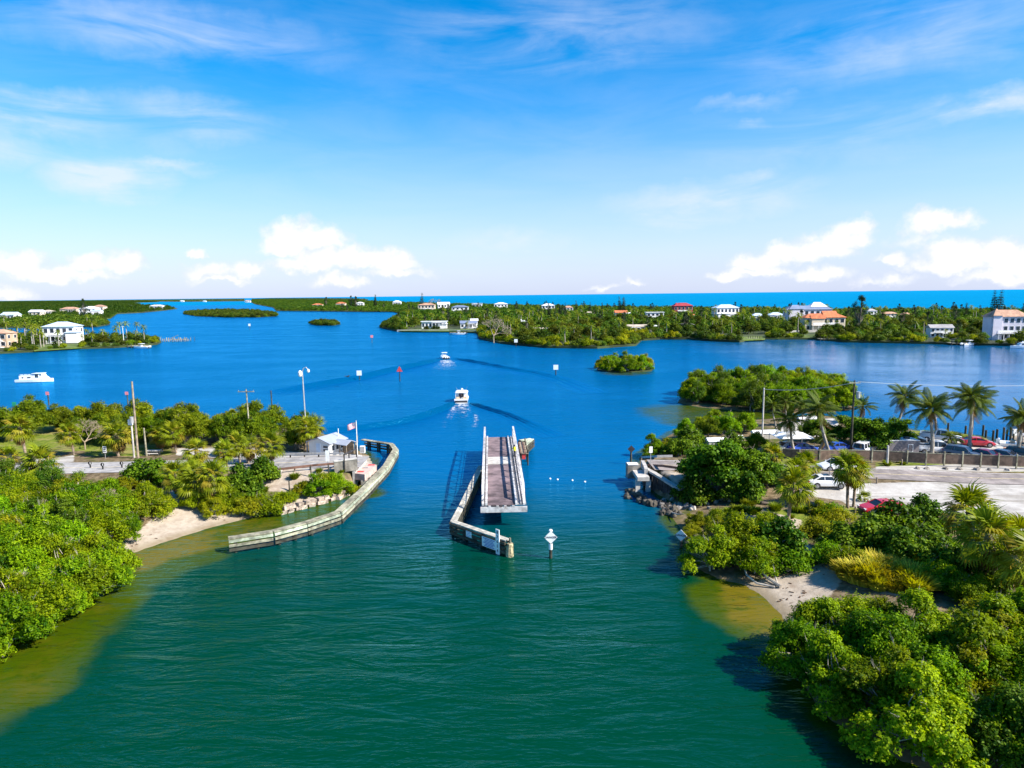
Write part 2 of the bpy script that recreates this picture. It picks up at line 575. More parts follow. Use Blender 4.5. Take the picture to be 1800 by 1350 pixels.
# ---- ground materials: zones come as a colour attribute (r sand, g grass, b crushed shell), broken up by noise
def ground_mat():
    m = bpy.data.materials.new("ground")
    m.use_nodes = True
    t = m.node_tree
    b = t.nodes['Principled BSDF']
    b.inputs['Roughness'].default_value = 0.95
    b.inputs['Specular IOR Level'].default_value = 0.1
    g = nn(t, 'ShaderNodeNewGeometry')
    pos = g.outputs['Position']
    at = nn(t, 'ShaderNodeAttribute', attribute_name='zone')
    s = nn(t, 'ShaderNodeSeparateColor')
    t.links.new(at.outputs['Color'], s.inputs[0])
    n1 = noise(t, pos, 1.3, 6, 0.65)
    n2 = noise(t, pos, 0.35, 4, 0.6)
    n3 = noise(t, pos, 6.0, 4, 0.7)
    nf = mth(t, 'MULTIPLY', mth(t, 'SUBTRACT', n1.outputs['Fac'], 0.5), 1.3)
    dirt = mixc(t, smooth(t, n1.outputs['Fac'], 0.35, 0.65), (0.085, 0.062, 0.032), (0.22, 0.165, 0.10))
    dirt = mixc(t, smooth(t, n2.outputs['Fac'], 0.5, 0.66), dirt, (0.075, 0.085, 0.02))
    sand = mixc(t, smooth(t, n1.outputs['Fac'], 0.3, 0.7), (0.32, 0.26, 0.20), (0.42, 0.355, 0.28))
    sand = mixc(t, smooth(t, n3.outputs['Fac'], 0.60, 0.72), sand, (0.25, 0.19, 0.13))
    sand = mixc(t, mth(t, 'MULTIPLY', smooth(t, n2.outputs['Fac'], 0.56, 0.64), 0.5), sand, (0.24, 0.17, 0.12))
    grass = mixc(t, smooth(t, n1.outputs['Fac'], 0.3, 0.7), (0.07, 0.115, 0.012), (0.19, 0.21, 0.03))
    grass = mixc(t, mth(t, 'MULTIPLY', smooth(t, n2.outputs['Fac'], 0.5, 0.62), 0.6), grass, (0.26, 0.21, 0.09))
    shell = mixc(t, smooth(t, n2.outputs['Fac'], 0.35, 0.65), (0.33, 0.305, 0.275), (0.465, 0.44, 0.405))
    shell = mixc(t, mth(t, 'MULTIPLY', smooth(t, n3.outputs['Fac'], 0.55, 0.7), 0.35), shell, (0.30, 0.27, 0.23))
    tr_ = nn(t, 'ShaderNodeMapping')
    tr_.inputs['Scale'].default_value = (0.12, 1.1, 1)
    tr_.inputs['Rotation'].default_value = (0, 0, 0.2)
    t.links.new(pos, tr_.inputs[0])
    ruts = noise(t, tr_.outputs[0], 1.0, 3, 0.5, 0.4)
    shell = mixc(t, mth(t, 'MULTIPLY', smooth(t, ruts.outputs['Fac'], 0.52, 0.60), 0.7), shell, (0.25, 0.225, 0.195))
    col = mixc(t, smooth(t, mth(t, 'ADD', s.outputs[1], mth(t, 'MULTIPLY', nf, s.outputs[1])), 0.3, 0.6), dirt, grass)
    col = mixc(t, smooth(t, mth(t, 'ADD', s.outputs[0], mth(t, 'MULTIPLY', nf, 0.35)), 0.35, 0.6), col, sand)
    col = mixc(t, smooth(t, mth(t, 'ADD', s.outputs[2], mth(t, 'MULTIPLY', nf, 0.30)), 0.4, 0.6), col, shell)
    sp = nn(t, 'ShaderNodeSeparateXYZ')
    t.links.new(pos, sp.inputs[0])
    wet = mth(t, 'SUBTRACT', 1.0, smooth(t, sp.outputs[2], 0.05, 0.30))
    col = mixc(t, mth(t, 'MULTIPLY', wet, 0.6), col, (0.17, 0.125, 0.06))
    t.links.new(col, b.inputs['Base Color'])
    bp = nn(t, 'ShaderNodeBump', inp={'Strength': 0.5, 'Distance': 0.15})
    t.links.new(n1.outputs['Fac'], bp.inputs['Height'])
    t.links.new(bp.outputs[0], b.inputs['Normal'])
    return m
GROUND = ground_mat()

def zpoly(pts):
    return np.array([[G(x, y).x, G(x, y).y] for x, y in pts])

SAND = [zpoly(q) for q in (
    [(150, 968), (205, 952), (255, 925), (285, 895), (300, 862), (322, 856), (335, 885), (360, 900), (460, 905), (430, 916), (300, 955), (205, 988)],
    [(1385, 930), (1415, 952), (1450, 985), (1482, 1018), (1440, 1070), (1385, 1110), (1340, 1062), (1295, 1030), (1340, 1020), (1395, 1012), (1410, 980)],
    [(1270, 895), (1330, 893), (1410, 915), (1400, 940), (1300, 925)], [(1560, 1020), (1610, 1020), (1600, 1050), (1550, 1045)],
    [(440, 832), (640, 822), (640, 834), (560, 840), (500, 862), (440, 862)], [(1150, 838), (1210, 838), (1225, 880), (1195, 872)],
    [(500, 868), (545, 862), (600, 868), (545, 888), (495, 900)])]
GRASS = [zpoly(q) for q in (
    [(20, 766), (120, 762), (150, 790), (60, 800), (15, 796)], [(1540, 812), (1800, 818), (1800, 830), (1540, 822)], [(1360, 806), (1460, 815), (1460, 824), (1360, 818)],
    [(1300, 905), (1420, 895), (1440, 950), (1330, 920)], [(520, 842), (640, 830), (640, 850), (540, 858)], [(1605, 757), (1740, 766), (1755, 776), (1600, 772)],
    [(250, 800), (300, 790), (300, 800)], [(1480, 895), (1500, 890), (1540, 900), (1470, 915)], [(150, 780), (260, 785), (250, 802), (150, 800)], [(-200, 740), (300, 745), (300, 790), (-200, 800)])]
SHELL = [zpoly(q) for q in (
    [(1480, 852), (1640, 847), (1810, 851), (2400, 860), (2400, 1010), (1810, 960), (1745, 912), (1650, 905), (1500, 893), (1478, 880), (1405, 868), (1408, 846), (1460, 856)],
    [(1540, 820), (1680, 816), (1810, 822), (1810, 829), (1540, 826)], [(310, 788), (420, 786), (545, 796), (660, 800), (660, 828), (545, 828), (310, 800)],
    [(60, 808), (130, 800), (130, 812), (60, 815)],
    [(1350, 798), (1460, 790), (1560, 770), (1640, 770), (1745, 777), (1800, 788), (2300, 800), (2300, 812), (1800, 803), (1500, 800)], [(1370, 742), (1470, 735), (1480, 765), (1375, 770)])]

def grid_land(name, x0, x1, y0, y1, st):
    xs, ys = np.arange(x0, x1 + st, st), np.arange(y0, y1 + st, st)
    X, Y = np.meshgrid(xs, ys)
    Z = land_h(X, Y)
    idx = np.arange(X.size).reshape(X.shape)
    F = np.stack([idx[:-1, :-1], idx[:-1, 1:], idx[1:, 1:], idx[1:, :-1]], -1).reshape(-1, 4)
    keep = (Z.ravel()[F] > -1.2).any(axis=1)
    F = F[keep]
    used = np.unique(F)
    remap = np.full(X.size, -1)
    remap[used] = np.arange(len(used))
    V = np.stack([X.ravel(), Y.ravel(), Z.ravel()], -1)[used]
    F = remap[F]
    zone = np.zeros((len(V), 4), dtype=np.float32)
    zone[:, 3] = 1
    x, y = V[:, 0], V[:, 1]
    for ch, polys in ((0, SAND), (1, GRASS), (2, SHELL)):
        w = np.zeros(len(V))
        for q in polys:
            w = np.maximum(w, sstep(sdist(q, x, y), -0.8, 0.8))
        zone[:, ch] = w
    me = npmesh(name, V, F, GROUND, smooth=True)
    a = me.attributes.new('zone', 'FLOAT_COLOR', 'POINT')
    a.data.foreach_set('color', zone.ravel())
    return structure(link(name, me))

grid_land('ground', -125, RL + 4, 20, 152, 0.7)
grid_land('ground', RR - 5, 128, 14, 190, 0.7)

# ---- water
def water_mat(name, far=False):
    m = bpy.data.materials.new(name)
    m.use_nodes = True
    t = m.node_tree
    b = t.nodes['Principled BSDF']
    b.inputs['IOR'].default_value = 1.33
    g = nn(t, 'ShaderNodeNewGeometry')
    pos = g.outputs['Position']
    big = noise(t, pos, 0.012, 4, 0.55)
    if not far:
        at = nn(t, 'ShaderNodeAttribute', attribute_name='zone')
        s = nn(t, 'ShaderNodeSeparateColor')
        t.links.new(at.outputs['Color'], s.inputs[0])
        nb = noise(t, pos, 0.25, 5, 0.6)
        chan = mixc(t, smooth(t, mth(t, 'ADD', s.outputs[1], mth(t, 'MULTIPLY', mth(t, 'SUBTRACT', big.outputs['Fac'], 0.5), 0.25)), 0.0, 1.0), (0.0, 0.034, 0.013), (0.0, 0.088, 0.225))  # far blue of the reflected sky painted into the body colour by distance
        sh = mth(t, 'ADD', s.outputs[0], mth(t, 'MULTIPLY', mth(t, 'SUBTRACT', nb.outputs['Fac'], 0.5), mth(t, 'MULTIPLY', s.outputs[0], 1.1)))
        weed = noise(t, pos, 0.9, 5, 0.65)
        sh = mth(t, 'SUBTRACT', sh, mth(t, 'MULTIPLY', smooth(t, weed.outputs['Fac'], 0.52, 0.66), mth(t, 'MULTIPLY', s.outputs[0], 0.30)))
        mid = mixc(t, smooth(t, sh, 0.10, 0.50), chan, (0.038, 0.062, 0.001))
        col = mixc(t, smooth(t, sh, 0.50, 1.0), mid, (0.125, 0.098, 0.006))
        calm = s.outputs[2]
    else:
        col = mixc(t, smooth(t, big.outputs['Fac'], 0.35, 0.65), (0.0, 0.13, 0.24), (0.0, 0.165, 0.28))
        calm = None
    t.links.new(col, b.inputs['Base Color'])
    # wind ripples: long crests lying across the view, plus chop
    mp = nn(t, 'ShaderNodeMapping')
    mp.inputs['Scale'].default_value = (0.30, 1.0, 1.0)
    mp.inputs['Rotation'].default_value = (0, 0, R(7))
    t.links.new(pos, mp.inputs[0])
    r1 = noise(t, mp.outputs[0], 0.55, 4, 0.55, 0.8)
    r2 = noise(t, mp.outputs[0], 2.2, 3, 0.6, 0.4)
    r3 = noise(t, pos, 0.06, 3, 0.5)
    lane = nn(t, 'ShaderNodeMapping')
    lane.inputs['Scale'].default_value = (0.006, 0.045, 1.0)
    lane.inputs['Rotation'].default_value = (0, 0, R(-9))
    t.links.new(pos, lane.inputs[0])
    r4 = noise(t, lane.outputs[0], 1.0, 4, 0.55, 0.7)
    hgt = mth(t, 'ADD', mth(t, 'MULTIPLY', r1.outputs['Fac'], 1.0), mth(t, 'MULTIPLY', r2.outputs['Fac'], 0.28))
    bp = nn(t, 'ShaderNodeBump', inp={'Distance': 1.0})
    t.links.new(hgt, bp.inputs['Height'])
    gust = mth(t, 'ADD', 0.20, mth(t, 'ADD', mth(t, 'MULTIPLY', smooth(t, r3.outputs['Fac'], 0.35, 0.68), 0.32), mth(t, 'MULTIPLY', smooth(t, r4.outputs['Fac'], 0.40, 0.62), 0.34)))
    if calm is not None:
        gust = mth(t, 'MULTIPLY', gust, mth(t, 'SUBTRACT', 1.0, mth(t, 'MULTIPLY', calm, 0.82)))
        t.links.new(mth(t, 'SUBTRACT', 0.16, mth(t, 'MULTIPLY', calm, 0.06)), b.inputs['Roughness'])
    else:
        b.inputs['Roughness'].default_value = 0.3
    t.links.new(gust, bp.inputs['Strength'])
    flat_n = nn(t, 'ShaderNodeCombineXYZ', inp={2: 1.0})          # light scattered inside the water does not follow the ripples
    t.links.new(flat_n.outputs[0], b.inputs['Normal'])
    # body colour under a sky reflection whose tint is painted in by place
    b.inputs['Specular IOR Level'].default_value = 0.0
    gl = nn(t, 'ShaderNodeBsdfGlossy')
    gl.inputs['Color'].default_value = (0.13, 0.53, 1.0, 1) if not far else (0.02, 0.66, 0.95, 1)
    if calm is not None:
        t.links.new(mixc(t, calm, mixc(t, s.outputs[1], (0.30, 0.86, 0.95), (0.06, 0.56, 1.0)), (0.85, 0.90, 1.0)), gl.inputs['Color'])
    for l_ in list(t.links):
        if l_.to_socket == b.inputs['Roughness']:
            t.links.new(l_.from_socket, gl.inputs['Roughness'])
    if far:
        gl.inputs['Roughness'].default_value = 0.3
    t.links.new(bp.outputs[0], gl.inputs['Normal'])
    fr = nn(t, 'ShaderNodeFresnel', inp={'IOR': 1.33})
    t.links.new(bp.outputs[0], fr.inputs['Normal'])
    mx = nn(t, 'ShaderNodeMixShader')
    t.links.new(mth(t, 'MULTIPLY', fr.outputs[0], 0.9), mx.inputs[0])
    t.links.new(b.outputs[0], mx.inputs[1])
    t.links.new(gl.outputs[0], mx.inputs[2])
    t.links.new(mx.outputs[0], t.nodes['Material Output'].inputs[0])
    return m
WATER = water_mat("bay_water")
SEA = water_mat("sea_water", True)

# shallows measured off the photograph: (pixel, radius m, strength)
SHALLOW = [(10, 1160, 6.2, .62), (100, 1105, 5.5, .62), (175, 1060, 4.4, .62), (30, 1200, 4.6, .6), (-60, 1250, 5, .6), (235, 985, 4.5, 1.0), (270, 975, 4.5, 1.0), (320, 962, 4.5, .95), (380, 945, 4, .85),
           (440, 925, 4, .75), (330, 985, 4, .5), (430, 945, 4, .6), (520, 918, 5, .6), (590, 893, 4, .5), (640, 868, 3, .5), (240, 1015, 4, .55),
           (1320, 1040, 4.0, 1.0), (1345, 1075, 4.0, 1.0), (1312, 1058, 4.2, .75), (1290, 1078, 3.6, .55), (1338, 1108, 3.2, .6), (1265, 1040, 3, .5), (1365, 1105, 3, .9),
           (1190, 905, 2.5, .6), (1230, 726, 14, .6), (1300, 732, 12, .6), (1190, 722, 10, .45), (1215, 738, 9, .5), (1100, 655, 10, .4)]
SHW = [(P(x, y), r, s) for x, y, r, s in SHALLOW]

GULF = np.vstack([wpoly([(2600, 590), (2100, 585), (1800, 572), (1500, 566), (1200, 558), (1000, 552), (800, 540), (700, 534), (640, 530.4), (560, 528.6)]), [[-700, 3000], [9000, 3000], [9000, 200]]])
def add_water(name, x0, x1, y0, y1, st, holes=None):
    xs, ys = np.arange(x0, x1 + st * .5, st), np.arange(y0, y1 + st * .5, st)
    X, Y = np.meshgrid(xs, ys)
    idx = np.arange(X.size).reshape(X.shape)
    F = np.stack([idx[:-1, :-1], idx[:-1, 1:], idx[1:, 1:], idx[1:, :-1]], -1).reshape(-1, 4)
    if holes:
        cx, cy = X.ravel()[F].mean(1), Y.ravel()[F].mean(1)
        keep = np.ones(len(F), bool)
        for (a, b_, c, d) in holes:
            keep &= ~((cx > a) & (cx < b_) & (cy > c) & (cy < d))
        F = F[keep]
        cx, cy = X.ravel()[F].mean(1), Y.ravel()[F].mean(1)
        gulf = inside(GULF, cx, cy)
        structure(link('sea', npmesh('sea', np.stack([X.ravel(), Y.ravel(), np.zeros(X.size)], -1), F[gulf], SEA)))
        F = F[~gulf]
    x, y = X.ravel(), Y.ravel()
    zone = np.zeros((x.size, 4), np.float32)
    zone[:, 3] = 1
    sh = np.zeros(x.size)
    for p, r, s in SHW:
        sh = np.maximum(sh, s * (1 - sstep(np.hypot(x - p.x, y - p.y) + 0.9 * wob(x, y, 2.5, p.x), r * 0.45, r * 1.25)))
    for poly in (SHORE_L, SHORE_R):
        d = -sdist(poly, x, y)
        sh = np.maximum(sh, 0.55 * (1 - sstep(d + 0.5 * wob(x, y, 2.0), 0.3, 2.2)))
    zone[:, 0] = sh
    zone[:, 1] = sstep(y + 0.10 * np.abs(x), 52, 108)
    cl = sstep(x - 0.12 * y, 42, 85) * sstep(y, 100, 160)
    zone[:, 2] = cl
    me = npmesh(name, np.stack([x, y, np.zeros(x.size)], -1), F, WATER, smooth=True)
    a = me.attributes.new('zone', 'FLOAT_COLOR', 'POINT')
    a.data.foreach_set('color', zone.ravel())
    return structure(link(name, me))
add_water('bay_water', -140, 140, 10, 250, 1.0)
add_water('bay_water', -1680, 1680, -270, 2450, 20.0, [(-140, 140, 10, 250)])
mb = MB()
S_ = 45000
for a, b_, c, d in ((-S_, S_, 2450, S_), (-S_, S_, -S_, -270), (-S_, -1680, -270, 2450), (1680, S_, -270, 2450)):
    mb.add([(a, c, 0), (b_, c, 0), (b_, d, 0), (a, d, 0)], [(0, 1, 2, 3)])
structure(mb.build('sea', SEA))

# ---- roads
def road_mat(name, c):
    m = mat(name, c, 0.9, 0.17, 0.8, bump=0.15, spec=0.2)
    return m
ASPH_L = road_mat("pale_asphalt", (0.31, 0.295, 0.285))
ASPH_R = road_mat("brown_asphalt", (0.25, 0.215, 0.20))
def strip(name, xa, xb, off0, off1, m, dz, n=60):
    mb = MB()
    vs, fs = [], []
    for i in range(n + 1):
        x = xa + (xb - xa) * i / n
        y, z = float(road_y(np.array(x))), float(road_z(np.array(x)))
        vs += [(x, y + off0, z + dz), (x, y + off1, z + dz)]
    for i in range(n):
        fs.append((2 * i, 2 * i + 2, 2 * i + 3, 2 * i + 1) if xb > xa else (2 * i, 2 * i + 1, 2 * i + 3, 2 * i + 2))
    mb.add(vs, fs)
    return structure(mb.build(name, m))
strip('road', -130, RL - .2, -3.1, 3.1, ASPH_L, 0.03)
strip('road', RR + .2, 132, -2.75, 2.75, ASPH_R, 0.03)
PAINT_Y = mat("road_paint_yellow", (0.62, 0.50, 0.28), 0.8, 0.25, 2)
PAINT_W = mat("road_paint_white", (0.62, 0.60, 0.57), 0.8, 0.25, 2)
strip('road_marking', RR + 1, 132, -0.07, 0.07, PAINT_Y, 0.036)
strip('road_marking', -130, RL - 1, -0.06, 0.06, PAINT_Y, 0.036)
strip('road_marking', RR + 1, 132, 2.5, 2.6, PAINT_W, 0.036)

# ---- far land: flat low sheets with a dark earthen edge
FARGROUND = mat("far_ground", (0.040, 0.055, 0.014), 0.95, 0.3, 0.08)
FARLAND = {
    'barrier': [(667, 576), (700, 583), (780, 583), (838, 586), (842, 596), (880, 604), (960, 612), (1050, 613), (1118, 608), (1128, 599), (1160, 597), (1210, 597), (1250, 600),
                (1300, 602), (1330, 597), (1430, 597), (1490, 602), (1640, 605), (1700, 607), (1760, 608), (1800, 609), (2100, 620), (2600, 630), (2600, 560), (2100, 554), (1800, 552), (1500, 550),
                (1200, 546), (1000, 542), (800, 536.5), (700, 532), (640, 528.6), (560, 527.4), (480, 526.8), (442, 527.5), (440, 531), (448, 535), (480, 541), (486, 547), (560, 547.5), (640, 548.5), (690, 548.5), (705, 552)],
    'long_isle': [(322, 552), (345, 556), (400, 558), (450, 558), (486, 556), (487, 552), (450, 548), (400, 546.5), (345, 548)],
    'round_isle': [(545, 570), (560, 572.5), (585, 572.5), (599, 570), (590, 567.5), (560, 567)],
    'pip_isle': [(1049, 650), (1070, 654), (1110, 655), (1145, 653), (1150, 648), (1130, 643), (1080, 642), (1056, 645)],
    'house_spit': [(-300, 630), (0, 622), (60, 619), (130, 614), (200, 612), (245, 609), (276, 606), (284, 602), (277, 598), (230, 597), (150, 595), (60, 594), (-300, 596)],
    'grove': [(-300, 589), (0, 577), (60, 576), (120, 575), (170, 575), (193, 571), (185, 563), (120, 560), (-300, 562)],
    'mainland': [(-300, 560), (0, 556), (60, 558), (140, 562), (195, 560), (206, 552), (250, 550), (290, 546), (312, 543), (300, 539.5), (250, 536), (235, 532.5), (280, 531), (270, 529.6), (100, 530), (-300, 533), (-900, 540), (-900, 575)],
    'horizon_shore': [(442, 527.0), (480, 526.4), (560, 527.0), (640, 528.1), (648, 526.5), (640, 525.2), (560, 524.4), (480, 524.4), (442, 525.6)],
    'north_shore': [(-600, 539), (-300, 534.2), (0, 530.8), (100, 530.0), (230, 530.0), (330, 530.6), (430, 529.6), (430, 525.4), (330, 526.3), (230, 527.3), (0, 529.3), (-300, 532.6), (-600, 537)],
}
FLAND = {}
for k, pts in FARLAND.items():
    FLAND[k] = wpoly(pts)
    mb = MB()
    top = 0.25 if 'isle' in k else 0.9
    mb.prism([tuple(q) for q in FLAND[k]], -0.5, top)
    structure(mb.build('far_land', FARGROUND))

# mown lawns by the far houses
LAWN_M = mat("lawn", (0.10, 0.14, 0.02), .95, .2, .4)
for q in ([(700, 581.5), (735, 577.5), (842, 578.5), (842, 582.5), (790, 582), (740, 582)], [(60, 616), (60, 607), (150, 604), (232, 603), (236, 607), (150, 610)], [(1296, 598), (1300, 592), (1345, 591), (1345, 596)], [(1365, 594), (1365, 589), (1440, 588), (1440, 593)]):
    w_ = wpoly(q, .92)
    mb = MB()
    mb.prism([tuple(p_) for p_ in w_], 0.5, 0.94)
    structure(mb.build('lawn', LAWN_M))
# ================================================================== plants
L_MANG = leaf_mat("mangrove_leaf", (0.050, 0.125, 0.003), (0.29, 0.40, 0.006), 0.44, 0.05, 0.60)
L_MANG_Y = leaf_mat("yellow_green_leaf", (0.09, 0.14, 0.004), (0.41, 0.41, 0.012), 0.44, 0.04, 0.4)
L_TREE = leaf_mat("broad_leaf", (0.042, 0.09, 0.004), (0.26, 0.31, 0.010), 0.40, 0.04, 0.4)
L_GRAPE = leaf_mat("seagrape_leaf", (0.026, 0.075, 0.004), (0.17, 0.27, 0.012), 0.32, 0.03, 0.3, 0.5)
L_DARK = leaf_mat("needle_leaf", (0.016, 0.038, 0.014), (0.040, 0.070, 0.022), 0.15, 0.03, 0.4)
L_FAR = leaf_mat("far_leaf", (0.026, 0.060, 0.007), (0.145, 0.18, 0.014), 0.32, 0.06, 0.95)
L_PALM = leaf_mat("palm_leaf", (0.065, 0.11, 0.005), (0.25, 0.28, 0.012), 0.30, 0.03, 0.45, 0.35)
L_PALM_Y = leaf_mat("palm_leaf_yellow", (0.17, 0.17, 0.015), (0.34, 0.27, 0.025), 0.30, 0.03, 0.3, 0.35)
L_PALM_D = leaf_mat("palm_leaf_dead", (0.14, 0.085, 0.035), (0.27, 0.17, 0.07), 0.15, 0.02, 0.5, 0.8)
L_COCO = leaf_mat("coconut_leaf", (0.028, 0.060, 0.008), (0.12, 0.145, 0.016), 0.28, 0.03, 0.3, 0.5)
L_GRASS = leaf_mat("grass_leaf", (0.24, 0.23, 0.015), (0.55, 0.46, 0.05), 0.3, 0.04, 0.3)
BARK = mat("bark", (0.20, 0.165, 0.125), 0.9, 0.25, 2.0)
BARK_PALE = mat("bark_pale", (0.33, 0.29, 0.24), 0.9, 0.2, 2.0)
BARK_PALM = mat("bark_palm", (0.24, 0.185, 0.135), 0.95, 0.3, 3.0)

def rs(seed):
    return np.random.default_rng(seed)

def rnd_unit(g, n):
    v = g.normal(size=(n, 3))
    return v / np.linalg.norm(v, axis=1, keepdims=True)

def leaves(g, C, N, L, W):
    """Diamond leaves at points C, facing about N, length L, width W (arrays)."""
    n = len(C)
    a = rnd_unit(g, n)
    u = np.cross(N, a)
    u /= np.linalg.norm(u, axis=1, keepdims=True) + 1e-9
    w = np.cross(N, u)
    L, W = np.broadcast_to(L, n)[:, None], np.broadcast_to(W, n)[:, None]
    fold = N * (W * 0.25)
    V = np.stack([C - u * L / 2, C + w * W / 2 + fold, C + u * L / 2, C - w * W / 2 + fold], 1).reshape(-1, 3)
    F = np.arange(4 * n).reshape(-1, 4)
    return V, F

def cloud(g, lobes, n, size, up=0.5, clump=6, csize=None, shell=0.45, aspect=0.55, sprig=0.0):
    """Leaf sprays on the skins of lobes (x, y, z, rx, ry, rz): either round clumps, or shoots of length sprig that stick out. -> V, F, tint."""
    lobes = np.array(lobes, float)
    area = (lobes[:, 3] * lobes[:, 4] + lobes[:, 3] * lobes[:, 5] + lobes[:, 4] * lobes[:, 5])
    k = n // clump
    li = g.choice(len(lobes), k, p=area / area.sum())
    d = rnd_unit(g, k)
    d[:, 2] = np.where(d[:, 2] < -0.35, -d[:, 2], d[:, 2])
    r = 1 - shell * g.random(k) ** 2.0 + 0.10 * g.normal(size=k)
    c = lobes[li, :3] + d * lobes[li, 3:6] * r[:, None]
    cs = csize or size * 1.5
    t0 = 0.46 + 0.24 * g.normal(size=k) + 0.16 * g.normal(size=len(lobes))[li]
    D = np.repeat(d, clump, 0)
    if sprig > 0:
        dd = d * .7 + np.array([0, 0, .55]) + rnd_unit(g, k) * .5
        dd /= np.linalg.norm(dd, axis=1, keepdims=True)
        ln = sprig * (.35 + .9 * g.random(k))
        tt = g.random(k * clump)
        C = np.repeat(c, clump, 0) + np.repeat(dd * ln[:, None], clump, 0) * (tt[:, None] - .25) + g.normal(size=(k * clump, 3)) * (size * .55) * (1.15 - .7 * tt)[:, None]
    else:
        C = np.repeat(c, clump, 0) + g.normal(size=(k * clump, 3)) * cs * np.array([.55, .55, .4])
    N = D * 0.8 + np.array([0, 0, up]) + rnd_unit(g, k * clump) * 0.75
    N /= np.linalg.norm(N, axis=1, keepdims=True)
    s = size * (0.65 + 0.7 * g.random(k * clump))
    V, F = leaves(g, C, N, s, s * aspect)
    tint = np.clip(np.repeat(t0, clump) + 0.15 * g.normal(size=k * clump), 0, 1)
    return V, F, tint

def dome_lobes(g, R_, h, n, r0, r1, z0=0.0, squash=0.8, bottom=0.0):
    """Lobes that fill a lopsided dome of about radius R_ and height h standing at z0."""
    out = []
    p1, p2, p3 = g.random(3) * 6.283
    for _ in range(n):
        a = g.random() * 2 * math.pi
        q = math.sqrt(g.random())
        k = .92 + .20 * math.sin(2 * a + p1) + .13 * math.sin(3 * a + p2)
        top = math.sqrt(max(0.0, 1 - (q * 0.95) ** 2)) * (.90 + .17 * math.sin(1.7 * a + p3 + 2.5 * q))
        z = z0 + h * (bottom + (top - bottom) * (0.15 + 0.85 * g.random() ** 0.6))
        r = r0 + (r1 - r0) * g.random() ** 1.5
        out.append((q * k * (R_ - r * .6) * math.cos(a), q * k * (R_ - r * .6) * math.sin(a), max(z0 + r * squash * .6, z - r * squash * .7), r, r, r * squash))
    return out

def limbs(g, lobes, trunk_h, r, base=(0, 0, 0), n=10, mi=0, mb=None, sides=5):
    mb = mb or MB()
    b = Vector(base)
    fork = b + Vector((g.normal() * .15, g.normal() * .15, trunk_h))
    mb.path([b - Vector((0, 0, .3)), b + Vector((0, 0, trunk_h * .5)) + Vector((g.normal() * .1, g.normal() * .1, 0)), fork], [r * 1.35, r * 1.05, r * .9], 7, mi)
    idx = g.choice(len(lobes), min(n, len(lobes)), replace=False)
    for i in idx:
        t = Vector([float(q) for q in lobes[i][:3]])
        m = fork.lerp(t, 0.5) + Vector((g.normal() * .3, g.normal() * .3, 0.1))
        out_ = (t - fork).normalized()
        bare = g.random() < .4          # some limb ends are dead and stick out of the leaves
        e = t + (out_ + Vector((g.normal() * .25, g.normal() * .25, .25 if bare else 0))) * lobes[i][3] * (1.25 if bare else .55)
        mb.path([fork - Vector((0, 0, .2)), m, t, e], [r * .55, r * .36, r * .22, r * .06], sides, mi)
        if bare:
            for _ in range(2):
                q0 = t.lerp(e, .35 + .4 * g.random())
                mb.path([q0, q0 + (out_ + Vector((g.normal() * .6, g.normal() * .6, g.normal() * .4 + .2))) * lobes[i][3] * .6], [r * .14, r * .04], 4, mi)
    return mb

def plant(name, label, cat, crown_me, trunk_me, crown='crown', trunk='trunk'):
    t = thing(name, label, cat)
    link(crown, crown_me, t)
    link(trunk, trunk_me, t)
    return t

def make_bush(name, seed, R_, h, n, size, lm, nl=26, r0=.7, r1=1.2, trunk_h=.7, r=.09, aspect=.55, up=.5, bark=None, cat='bush', z0=0.15, stems=3, bottom=0.0, shell=.45, clump=6, sprig=0.0):
    g = rs(seed)
    lob = dome_lobes(g, R_, h, nl, r0, r1, z0, .8, bottom)
    V, F, T = cloud(g, lob, n, size, up, clump, None, shell, aspect, sprig)
    cm = npmesh('crown', V, F, lm, T)
    mb = MB()
    for i in range(stems):
        a = i * 2.4 + seed
        limbs(g, lob, trunk_h, r, (math.cos(a) * .35, math.sin(a) * .35, 0), max(5, nl // 3), 0, mb)
    tm = mb.mesh('trunk', bark or BARK_PALE)
    return Proto(plant(name, 'leafy bush', cat, cm, tm, 'crown', 'trunk'))

# mangroves of the near banks (several individuals, each placed many times at other turns and sizes)
MANG = [make_bush('mangrove_bush', 11 + i, 3.2, 4.3, 27000, .185, L_MANG, 46, .40, .95, 1.0, .10, .6, .6, cat='mangrove', z0=.25, bottom=.05, sprig=(.5, .75, .5, .95)[i], clump=9) for i in range(4)]
MANG_Y = [make_bush('mangrove_bush', 31 + i, 3.0, 3.9, 22500, .175, L_MANG_Y, 44, .36, .85, 1.0, .11, .6, .6, cat='mangrove', z0=.25, bottom=.05, sprig=.7, clump=9) for i in range(2)]
L_MANG_D = leaf_mat("dark_mangrove_leaf", (0.028, 0.075, 0.006), (0.12, 0.19, 0.012), 0.36, 0.04, 0.5)
MANG_D = [make_bush('mangrove_bush', 37, 3.1, 4.6, 20000, .20, L_MANG_D, 36, .45, 1.0, 1.1, .11, .6, .5, cat='mangrove', z0=.25, bottom=.05, sprig=.8, clump=9)]
GRAPE = [make_bush('seagrape_bush', 41 + i, 2.6, 3.4, 8000, .30, L_GRAPE, 38, .42, .8, .9, .10, .85, .45, cat='seagrape', z0=.2, clump=4) for i in range(2)]
SHRUB = [make_bush('green_shrub', 51 + i, 1.5, 1.7, 6000, .16, L_MANG, 16, .35, .7, .3, .05, .5, .7, cat='shrub', z0=.05, sprig=.6, clump=8) for i in range(2)]
SHRUB_Y = [make_bush('yellow_green_shrub', 61, 1.6, 1.6, 6000, .16, L_MANG_Y, 16, .35, .7, .3, .05, .45, .8, cat='shrub', z0=.05, sprig=.6, clump=8)]

